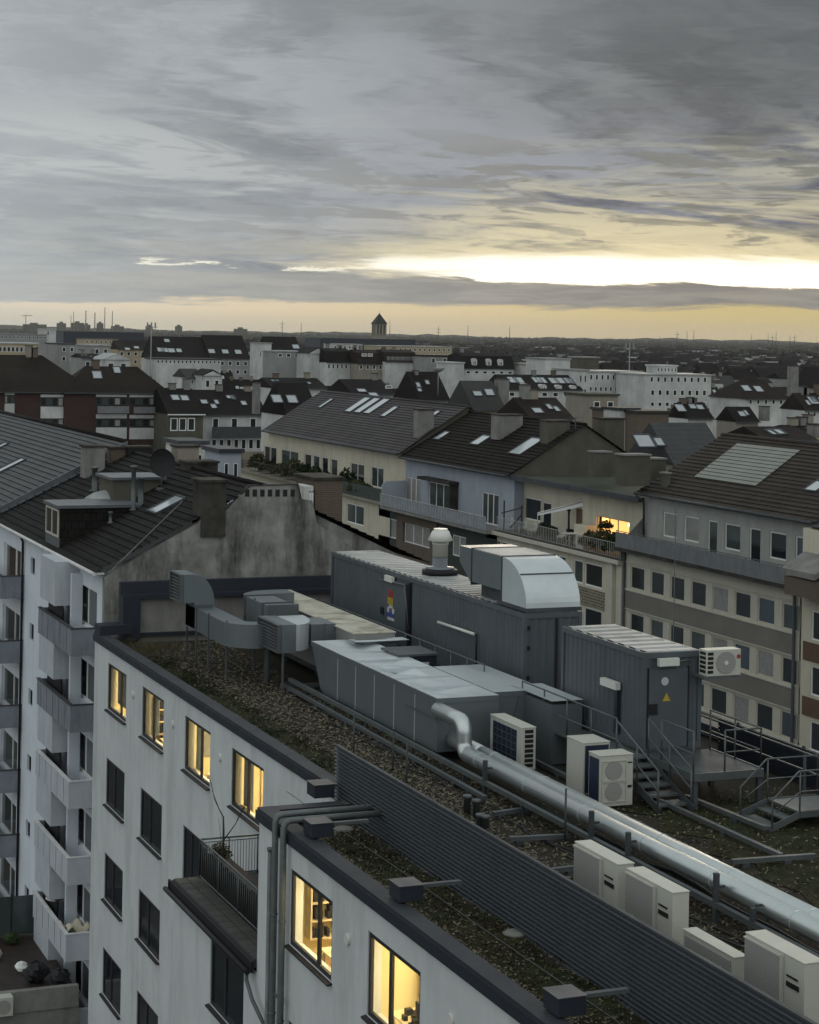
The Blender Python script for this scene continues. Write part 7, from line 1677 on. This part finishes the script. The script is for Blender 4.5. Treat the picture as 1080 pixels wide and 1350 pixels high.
WF = [winmat('far_wall_white', (.60,.61,.60)), winmat('far_wall_cream', (.46,.42,.34)), winmat('far_wall_grey', (.25,.25,.24)), winmat('far_wall_brown', (.12,.09,.075))]
rnd = random.Random(77)
protos = []
for i in range(26):
    w, d, h, rh = rnd.uniform(8, 15), rnd.uniform(9, 12), rnd.choice((11, 12.5, 14, 15.5)), rnd.uniform(3.2, 5.2); kind = rnd.choice('ggggemf')
    m = MB(); m.box(-w/2, w/2, -d/2, d/2, 0, h); wm = m.data('wall', WF[rnd.choice((0,0,0,1,1,2,2,3))])
    m = MB()
    if kind == 'g': m.prism([(-w/2-.1,-d/2-.4,h+.01),(-w/2-.1,0,h+rh),(-w/2-.1,d/2+.4,h+.01)], (w+.2,0,0))
    elif kind == 'e': m.prism([(-w/2-.4,-d/2-.2,h+.01),(0,-d/2-.2,h+rh),(w/2+.4,-d/2-.2,h+.01)], (0,d+.4,0))
    elif kind == 'm': m.mesh([(-w/2-.1,-d/2-.3,h),(w/2+.1,-d/2-.3,h),(w/2+.1,d/2+.3,h),(-w/2-.1,d/2+.3,h),(-w/2,-d/2+1.6,h+rh*.8),(w/2,-d/2+1.6,h+rh*.8),(w/2,d/2-1.6,h+rh*.8),(-w/2,d/2-1.6,h+rh*.8)], [(0,1,5,4),(1,2,6,5),(2,3,7,6),(3,0,4,7),(4,5,6,7)])
    else: m.box(-w/2-.2, w/2+.2, -d/2-.2, d/2+.2, h+.01, h+.5); m.box(-2, 1.5, -1.5, 2, h+.5, h+2.6); rh = 2.6
    rm = m.data('roof', M[rnd.choice(('roof_far','roof_far','roof_far2','roof_far3'))] if kind != 'f' else M['roof_felt'])
    ex = []
    for k in range(rnd.randint(1, 3)):
        cx = rnd.uniform(-w/2+.8, w/2-.8); m = MB(); m.box(cx-.5, cx+.5, -.4, .5, h+rh*.5, h+rh+rnd.uniform(.6,1.5)); m.box(cx-.58, cx+.58, -.48, .58, h+rh+1.5, h+rh+1.51) if False else None; ex.append(('chimney', m.data('chimney', M[rnd.choice(('conc_pale','brick_brown','wall_tan'))])))
    if kind == 'g':
        for k in range(rnd.randint(1, 4)):
            cx = rnd.uniform(-w/2+1, w/2-1); f = rnd.uniform(.3,.7); yy = -d/2*(1-f); zz = h+rh*f; s = rh/(d/2); nmv = Vector((0,-s,1)).normalized(); c = Vector((cx,yy,zz))+nmv*.08; a = Vector((.5,0,0)); b = Vector((0,1,s)).normalized()*.7
            m = MB(); m.prism([c-a-b, c+a-b, c+a+b, c-a+b], nmv*.08); ex.append(('skylight', m.data('skylight', M['skylight_far'])))
        if rnd.random() < .5:
            cx = rnd.uniform(-w/3, w/3); m = MB(); m.box(cx-1.6, cx+1.6, -d/2+.8, 0, h+.4, h+rh*.62); ex.append(('dormer', m.data('dormer', M[rnd.choice(('white_far','grey_far','wall_tan'))])))
    protos.append((w, d, h+rh, wm, rm, ex))
LBF = 'dark roofed town house in the dense rows of the middle distance'
cands = []
Dr = 215
while Dr < 1500:
    Yr = Dr; x = 0
    step = 22 if Dr < 500 else 32 if Dr < 800 else 60
    xlo, xhi = on_d(-30, 500, Dr).x, on_d(1110, 500, Dr).x
    x = xlo
    while x < xhi:
        i = rnd.randrange(len(protos)); w = protos[i][0]
        if rnd.random() < .9: cands.append((x+w/2, None, i, Dr, rnd.random()))
        x += w + (rnd.choice((0,0,.2,8)) if Dr < 700 else rnd.choice((0,6,20)))
    Dr += step
placed = 0
for x, _, i, Dr, q in cands:
    w, d, h, wm, rm, ex = protos[i]
    # keep rows at constant Y through the view centre
    Y = Dr*1.0/CT - x*math.tan(TH)*.55
    a, b_ = proj((x-w/2, Y, h)), proj((x+w/2, Y, h))
    if b_[0] < -20 or a[0] > 1100: continue
    if a[2] < 190: continue
    if 50 < x+w/2 and x-w/2 < 75 and Y < 200: continue
    dz = (q-.5)*2.0; ok = True
    for (e0_, e1_, D, yb, yt, xa, xb, ya, yb2) in EXPL:
        if x+w/2 > xa-1 and x-w/2 < xb+1 and Y+d/2 > ya-1 and Y-d/2 < yb2+1: ok = False; break
        if a[2] < D and b_[0] > e0_ and a[0] < e1_ and min(a[1], b_[1]) < yb-7: ok = False; break
    if not ok: continue
    if placed > 288: break
    t = thing('town_house', (x, Y, 0), LBF, 'building', 'houses filling the middle distance')
    if dz < 0: t.location.z = dz
    link('wall', wm, t); link('roof', rm, t)
    if a[2] < 900:
        for nme, me in ex: link(nme, me, t)
    placed += 1
print('FILLER', placed, 'of', len(cands))
# far city + woods : mass
m = MB(); mr = MB(); mw = MB()
for k in range(6500):
    D = 900+ 5200*rnd.random()**1.3; px = rnd.uniform(-60, 1140); p = on_d(px, 440, D); w, d, h = rnd.uniform(7,18), rnd.uniform(8,14), rnd.uniform(6,15)
    if D > 3000: w *= 1.5
    bad = False
    for (e0_, e1_, De, yb, yt, xa, xb, ya, yb2) in EXPL:
        if D < De and e0_-4 < px < e1_+4 and De > 900: bad = True
    if bad: continue
    tgt = mw if rnd.random() < .38 else m
    tgt.box(p.x-w/2, p.x+w/2, p.y-d/2, p.y+d/2, 0, h)
    mr.prism([(p.x-w/2-.2,p.y-d/2-.3,h+.02),(p.x-w/2-.2,p.y,h+rnd.uniform(1,4)),(p.x-w/2-.2,p.y+d/2+.3,h+.02)], (w+.4,0,0))
for mb, mt, lab in ((m, 'grey_far', 'grey walls of the dense far city'), (mw, 'white_far', 'scattered pale walls of the far city'), (mr, 'roof_far', 'small dark roofs of the dense far city')):
    tag(mb.build('far_city', M[mt]), lab, 'far city', kind='stuff')
m = MB()
for k in range(8500):
    D = 900+7100*rnd.random()**.7; px = rnd.uniform(-60, 1140); p = on_d(px, 440, D); r = rnd.uniform(3, 7)*(1+D/5000); zc = rnd.uniform(4, 9)*(1+D/9000); 
    if any(D < e[2] and e[0]-6 < px < e[1]+6 and e[2] > 1000 for e in EXPL): continue
    vs = [(p.x+r*math.cos(t)*rnd.uniform(.7,1.2), p.y+r*math.sin(t), zc*rnd.uniform(.5,1.0)) for t in (0,1.05,2.1,3.14,4.2,5.2)] + [(p.x+rnd.uniform(-1,1),p.y,zc+r*rnd.uniform(.5,.9)), (p.x,p.y,0)]
    m.mesh(vs, [(0,1,6),(1,2,6),(2,3,6),(3,4,6),(4,5,6),(5,0,6),(1,0,7),(2,1,7),(3,2,7),(4,3,7),(5,4,7),(0,5,7)])
tag(m.build('far_woods', M['tree_far']), 'dark leafless trees and woods spread between the far roofs up to the horizon', 'woods', kind='stuff')
# ground, street, hills
m = MB(); m.face([(-6400,-1400,0),(9400,-1400,0),(9400,10500,0),(-6400,10500,0)]); tag(m.build('ground', M['fields']), kind='structure')
m = MB(); m.face([(36,-100,.004),(56.5,-100,.004),(56.5,230,.004),(36,230,.004)]); m.face([(-12,-100,.004),(10.3,-100,.004),(10.3,230,.004),(-12,230,.004)]); tag(m.build('road', M['asphalt']), kind='structure')
m = MB(); m.box(54.5, 56.8, -100, 230, .006, .13); m.box(31.2, 33.6, -100, 74, .006, .13); tag(m.build('pavement', M['conc_pale']), kind='structure')
m = MB(); n = 160; pts = []
for k in range(n+1):
    px = -120+1320*k/n; D = 8600; p = on_d(px, 439, D); hgt = 27 + 3*math.sin(k*.11)+2*math.sin(k*.37+1)+1.5*math.sin(k*1.3)+rnd.uniform(-2.2,2.2); hgt += 10*max(0, 1-k/90)*.55; pts.append((p.x, p.y, hgt))
for a, b in zip(pts, pts[1:]):
    m.face([(a[0],a[1]-900,0),(b[0],b[1]-900,0),(b[0],b[1],b[2]),(a[0],a[1],a[2])]); m.face([a, b, (b[0],b[1]+700,0), (a[0],a[1]+700,0)])
tag(m.build('hills', M['tree_far']), kind='structure')

m = MB(); m.box(-6500, 9500, -1500, 10600, -1, 112); hz_o = m.build('haze', M['black']); tag(hz_o, 'thin evening haze over the whole city', 'haze', kind='stuff')
hm = bpy.data.materials.new('haze_air'); hm.use_nodes = True; hn = hm.node_tree; hn.nodes.clear()
ho = hn.nodes.new('ShaderNodeOutputMaterial'); hv = hn.nodes.new('ShaderNodeVolumePrincipled'); hn.links.new(hv.outputs[0], ho.inputs['Volume'])
hv.inputs['Density'].default_value = .000028; hv.inputs['Color'].default_value = (.85,.87,.88,1); hv.inputs['Anisotropy'].default_value = .3
hz_o.data.materials.clear(); hz_o.data.materials.append(hm)
# ------------------------------------------------------------------ sky, sun, camera
W = bpy.data.worlds.new('World'); S.world = W; W.use_nodes = True; nt = W.node_tree; L = nt.links
for n in list(nt.nodes): nt.nodes.remove(n)
out = N(nt, 'ShaderNodeOutputWorld'); bg = N(nt, 'ShaderNodeBackground'); L.new(bg.outputs[0], out.inputs[0])
sky = N(nt, 'ShaderNodeTexSky'); sky.sky_type = 'NISHITA'; sky.sun_disc = False
AZ = TH + .10; SEL = R(5)
sky.sun_elevation = SEL; sky.sun_rotation = AZ; sky.air_density = 1.5; sky.dust_density = 2
tc = N(nt, 'ShaderNodeTexCoord'); D = tc.outputs['Generated']
def M1(op, a, b=None, c=None, clamp=False):
    n = N(nt, 'ShaderNodeMath', operation=op); n.use_clamp = clamp
    for i, v in enumerate((a, b, c)):
        if v is None: continue
        if isinstance(v, (int, float)): n.inputs[i].default_value = v
        else: L.new(v, n.inputs[i])
    return n.outputs[0]
def dot(v):
    n = N(nt, 'ShaderNodeVectorMath', operation='DOT_PRODUCT'); L.new(D, n.inputs[0]); n.inputs[1].default_value = v; return n.outputs['Value']
r = dot((CT, -ST, 0)); f = dot((ST, CT, 0)); z = dot((0, 0, 1))
hyp = M1('SQRT', M1('ADD', M1('MULTIPLY', r, r), M1('MULTIPLY', f, f)))
V = M1('DIVIDE', z, M1('MAXIMUM', hyp, .001)); AZI = M1('ARCTAN2', r, f)
Vc = M1('MAXIMUM', V, 0.0)
def vec(a, b, c=0.0):
    n = N(nt, 'ShaderNodeCombineXYZ')
    for i, v in enumerate((a, b, c)):
        if isinstance(v, (int, float)): n.inputs[i].default_value = v
        else: L.new(v, n.inputs[i])
    return n.outputs[0]
def noise(v, sc, det=8, rough=.6, dist=0, off=0):
    n = N(nt, 'ShaderNodeTexNoise'); n.inputs['Scale'].default_value = sc; n.inputs['Detail'].default_value = det; n.inputs['Roughness'].default_value = rough; n.inputs['Distortion'].default_value = dist
    a = N(nt, 'ShaderNodeVectorMath', operation='ADD'); L.new(v, a.inputs[0]); a.inputs[1].default_value = (off, off*.7, off*.3); L.new(a.outputs[0], n.inputs['Vector']); return n.outputs['Fac']
def smooth(v, lo, hi, a=0.0, b=1.0):
    n = N(nt, 'ShaderNodeMapRange'); n.interpolation_type = 'SMOOTHSTEP'
    for k, x in (('From Min', lo), ('From Max', hi), ('To Min', a), ('To Max', b)): n.inputs[k].default_value = x
    L.new(v, n.inputs['Value']); return n.outputs['Result']
def mixc(f_, a, b, bt='MIX'):
    n = N(nt, 'ShaderNodeMix', data_type='RGBA', blend_type=bt)
    for k, v in (('Factor', f_), ('A', a), ('B', b)):
        if isinstance(v, (int, float)): n.inputs[k].default_value = v
        elif isinstance(v, tuple): n.inputs[k].default_value = c4(v)
        else: L.new(v, n.inputs[k])
    return n.outputs['Result']
den = M1('ADD', Vc, .045)
P = vec(M1('DIVIDE', AZI, den), M1('DIVIDE', 1.0, M1('MULTIPLY', den, 1.6)))
P2 = vec(M1('MULTIPLY', AZI, 9.0), M1('MULTIPLY', V, 70.0))
P3 = vec(M1('MULTIPLY', AZI, 22.0), M1('MULTIPLY', V, 220.0))
n1 = noise(P, .55, 9, .6, .35, 3.1); n2 = noise(P2, .8, 9, .62, .5, 7.7); n3 = noise(P3, 1.0, 8, .65, .3, 1.3); n4 = noise(P, 1.7, 8, .62, .2, 12.4)
# wavy elevation
Vw = M1('ADD', V, M1('ADD', M1('MULTIPLY', M1('SUBTRACT', n2, .5), .018), M1('MULTIPLY', M1('SUBTRACT', n3, .5), .008)))
# overcast cloud field
Wp = vec(M1('ADD', M1('MULTIPLY', AZI, 8.5), M1('MULTIPLY', M1('SUBTRACT', n2, .5), .9)), M1('ADD', M1('MULTIPLY', M1('ADD', M1('POWER', M1('ADD', Vc, .0001), .72), M1('MULTIPLY', AZI, .10)), 17.0), M1('MULTIPLY', M1('SUBTRACT', n3, .5), .5)))
a1 = noise(Wp, .62, 12, .60, .25, 2.2); a2 = noise(Wp, 2.3, 10, .62, .2, 14.0); a3 = noise(Wp, 6.5, 8, .6, .1, 5.0)
Ws = vec(M1('MULTIPLY', AZI, 10.0), M1('MULTIPLY', M1('ADD', V, M1('MULTIPLY', AZI, .04)), 78.0))
b1 = noise(Ws, .62, 11, .60, .7, 41.0); b2 = noise(Ws, 1.7, 9, .62, .5, 17.0)
shade = M1('ADD', M1('MULTIPLY', a1, .62), M1('ADD', M1('MULTIPLY', a2, .26), M1('MULTIPLY', a3, .12)))
cl = mixc(smooth(shade, .44, .60), (.080,.100,.128), (.265,.292,.330))
darkr = M1('MULTIPLY', smooth(AZI, -.10, .16), smooth(V, .075, .13))
cl = mixc(M1('MULTIPLY', darkr, .85), cl, mixc(smooth(shade, .42, .6), (.085,.102,.112), (.155,.175,.182)))
cl = mixc(M1('MULTIPLY', smooth(V, .13, .17), M1('MULTIPLY', smooth(AZI, -.16, -.02), .5)), cl, (.13,.148,.16))
# paler, yellowish breaks low on the right between grey shreds
wedge = M1('ADD', V, M1('MULTIPLY', AZI, -.10))
zone = M1('MULTIPLY', smooth(AZI, -.06, .06), M1('MULTIPLY', smooth(V, .034, .044), smooth(wedge, .100, .070)))
cl = mixc(M1('MULTIPLY', zone, smooth(b1, .44, .56)), cl, mixc(smooth(V, .085, .045), (.37,.375,.32), (.62,.55,.36)))
zl = M1('MULTIPLY', smooth(AZI, .03, -.08), M1('MULTIPLY', smooth(V, .03, .05), smooth(V, .13, .09)))
cl = mixc(M1('MULTIPLY', zl, smooth(b1, .47, .60)), cl, (.34,.355,.36))
shred = M1('MULTIPLY', M1('MULTIPLY', smooth(V, .03, .045), smooth(V, .115, .085)), smooth(b2, .50, .58))
cl = mixc(M1('MULTIPLY', shred, .8), cl, mixc(smooth(AZI, -.15, .15), (.17,.185,.205), (.175,.185,.165)))
# bands near the horizon
gap = M1('MULTIPLY', smooth(Vw, .0260, .0275), smooth(Vw, .0465, .0350))
gapm = M1('MULTIPLY', gap, smooth(M1('ADD', AZI, M1('MULTIPLY', M1('SUBTRACT', n2, .5), .30)), -.06, .03))
warm = M1('MULTIPLY', M1('MULTIPLY', smooth(Vw, .025, .03), smooth(Vw, .060, .040)), smooth(AZI, -.08, .04, .16, .95))
cl = mixc(M1('MULTIPLY', warm, smooth(n3, .38, .56)), cl, (.74,.66,.42))
band = mixc(smooth(n3, .35, .65), (.20,.20,.19), (.30,.29,.255))
cl = mixc(smooth(Vw, .0285, .0262), cl, band)
wis = M1('MULTIPLY', M1('MULTIPLY', smooth(Vw, .0295, .0305), smooth(Vw, .0350, .0335)), M1('MULTIPLY', M1('MULTIPLY', smooth(AZI, -.16, -.14), smooth(AZI, .02, -.01)), smooth(n3, .50, .54)))
cl = mixc(wis, cl, (.95,.90,.72))
cl = mixc(gapm, cl, mixc(smooth(gapm, .2, .9), (.95,.80,.46), (1.35,1.27,1.04)))
low = smooth(M1('ADD', Vw, M1('MULTIPLY', AZI, -.006)), .0155, .0125)
glow = mixc(smooth(AZI, -.2, .2), (.84,.64,.37), (.58,.47,.22))
cl = mixc(low, cl, mixc(smooth(V, .012, .0), glow, (.56,.46,.28)))
# above and behind the view: plain luminous overcast, brighter away from the sunset
cl = mixc(smooth(V, .17, .45), cl, mixc(smooth(n4, .3, .7), (.44,.475,.48), (.56,.60,.60)))
cl = mixc(smooth(r, .2, -.5, 0.0, .8), cl, (.60,.65,.66))
cl = mixc(smooth(f, .2, -.5, 0.0, .85), cl, (.78,.83,.82))
cl = mixc(smooth(z, -.002, -.03), cl, (.03,.03,.028))
skc = N(nt, 'ShaderNodeMix', data_type='RGBA', blend_type='ADD'); skc.inputs['Factor'].default_value = 1
sc_ = N(nt, 'ShaderNodeVectorMath', operation='SCALE'); L.new(sky.outputs[0], sc_.inputs[0]); sc_.inputs['Scale'].default_value = .006
ov = N(nt, 'ShaderNodeVectorMath', operation='SCALE'); L.new(cl, ov.inputs[0]); ov.inputs['Scale'].default_value = 10.0
L.new(sc_.outputs[0], skc.inputs['A']); L.new(ov.outputs[0], skc.inputs['B'])
L.new(skc.outputs['Result'], bg.inputs['Color']); bg.inputs['Strength'].default_value = .1
sun = bpy.data.lights.new('sun', 'SUN'); sun.energy = .5; sun.angle = R(14); sun.color = (1, .86, .66)
so = bpy.data.objects.new('sun', sun); COL.objects.link(so)
dirv = Vector((math.sin(AZ)*math.cos(SEL), math.cos(AZ)*math.cos(SEL), math.sin(SEL)))
so.rotation_euler = dirv.to_track_quat('Z', 'Y').to_euler(); so.location = (0, 0, 90)
# camera
cam = bpy.data.cameras.new('camera'); co = bpy.data.objects.new('camera', cam); COL.objects.link(co)
Rv, Fv, Uv = Vector((CT, -ST, 0)), Vector((ST, CT, 0)), Vector((0, 0, 1))
i_ = Rv*math.cos(ROLL) + Uv*math.sin(ROLL); j_ = -Rv*math.sin(ROLL) + Uv*math.cos(ROLL)
mt = Matrix(((i_.x, j_.x, -Fv.x, 0), (i_.y, j_.y, -Fv.y, 0), (i_.z, j_.z, -Fv.z, H), (0,0,0,1)))
co.matrix_world = mt
cam.sensor_fit = 'HORIZONTAL'; cam.sensor_width = 36; cam.lens = 36*F/1080; cam.shift_y = -236/1080*1.0
cam.clip_start = .5; cam.clip_end = 30000
S.camera = co
S.render.resolution_x = 819; S.render.resolution_y = 1024
S.view_settings.view_transform = 'Standard'; S.view_settings.look = 'None'; S.view_settings.exposure = .1; S.view_settings.gamma = 1
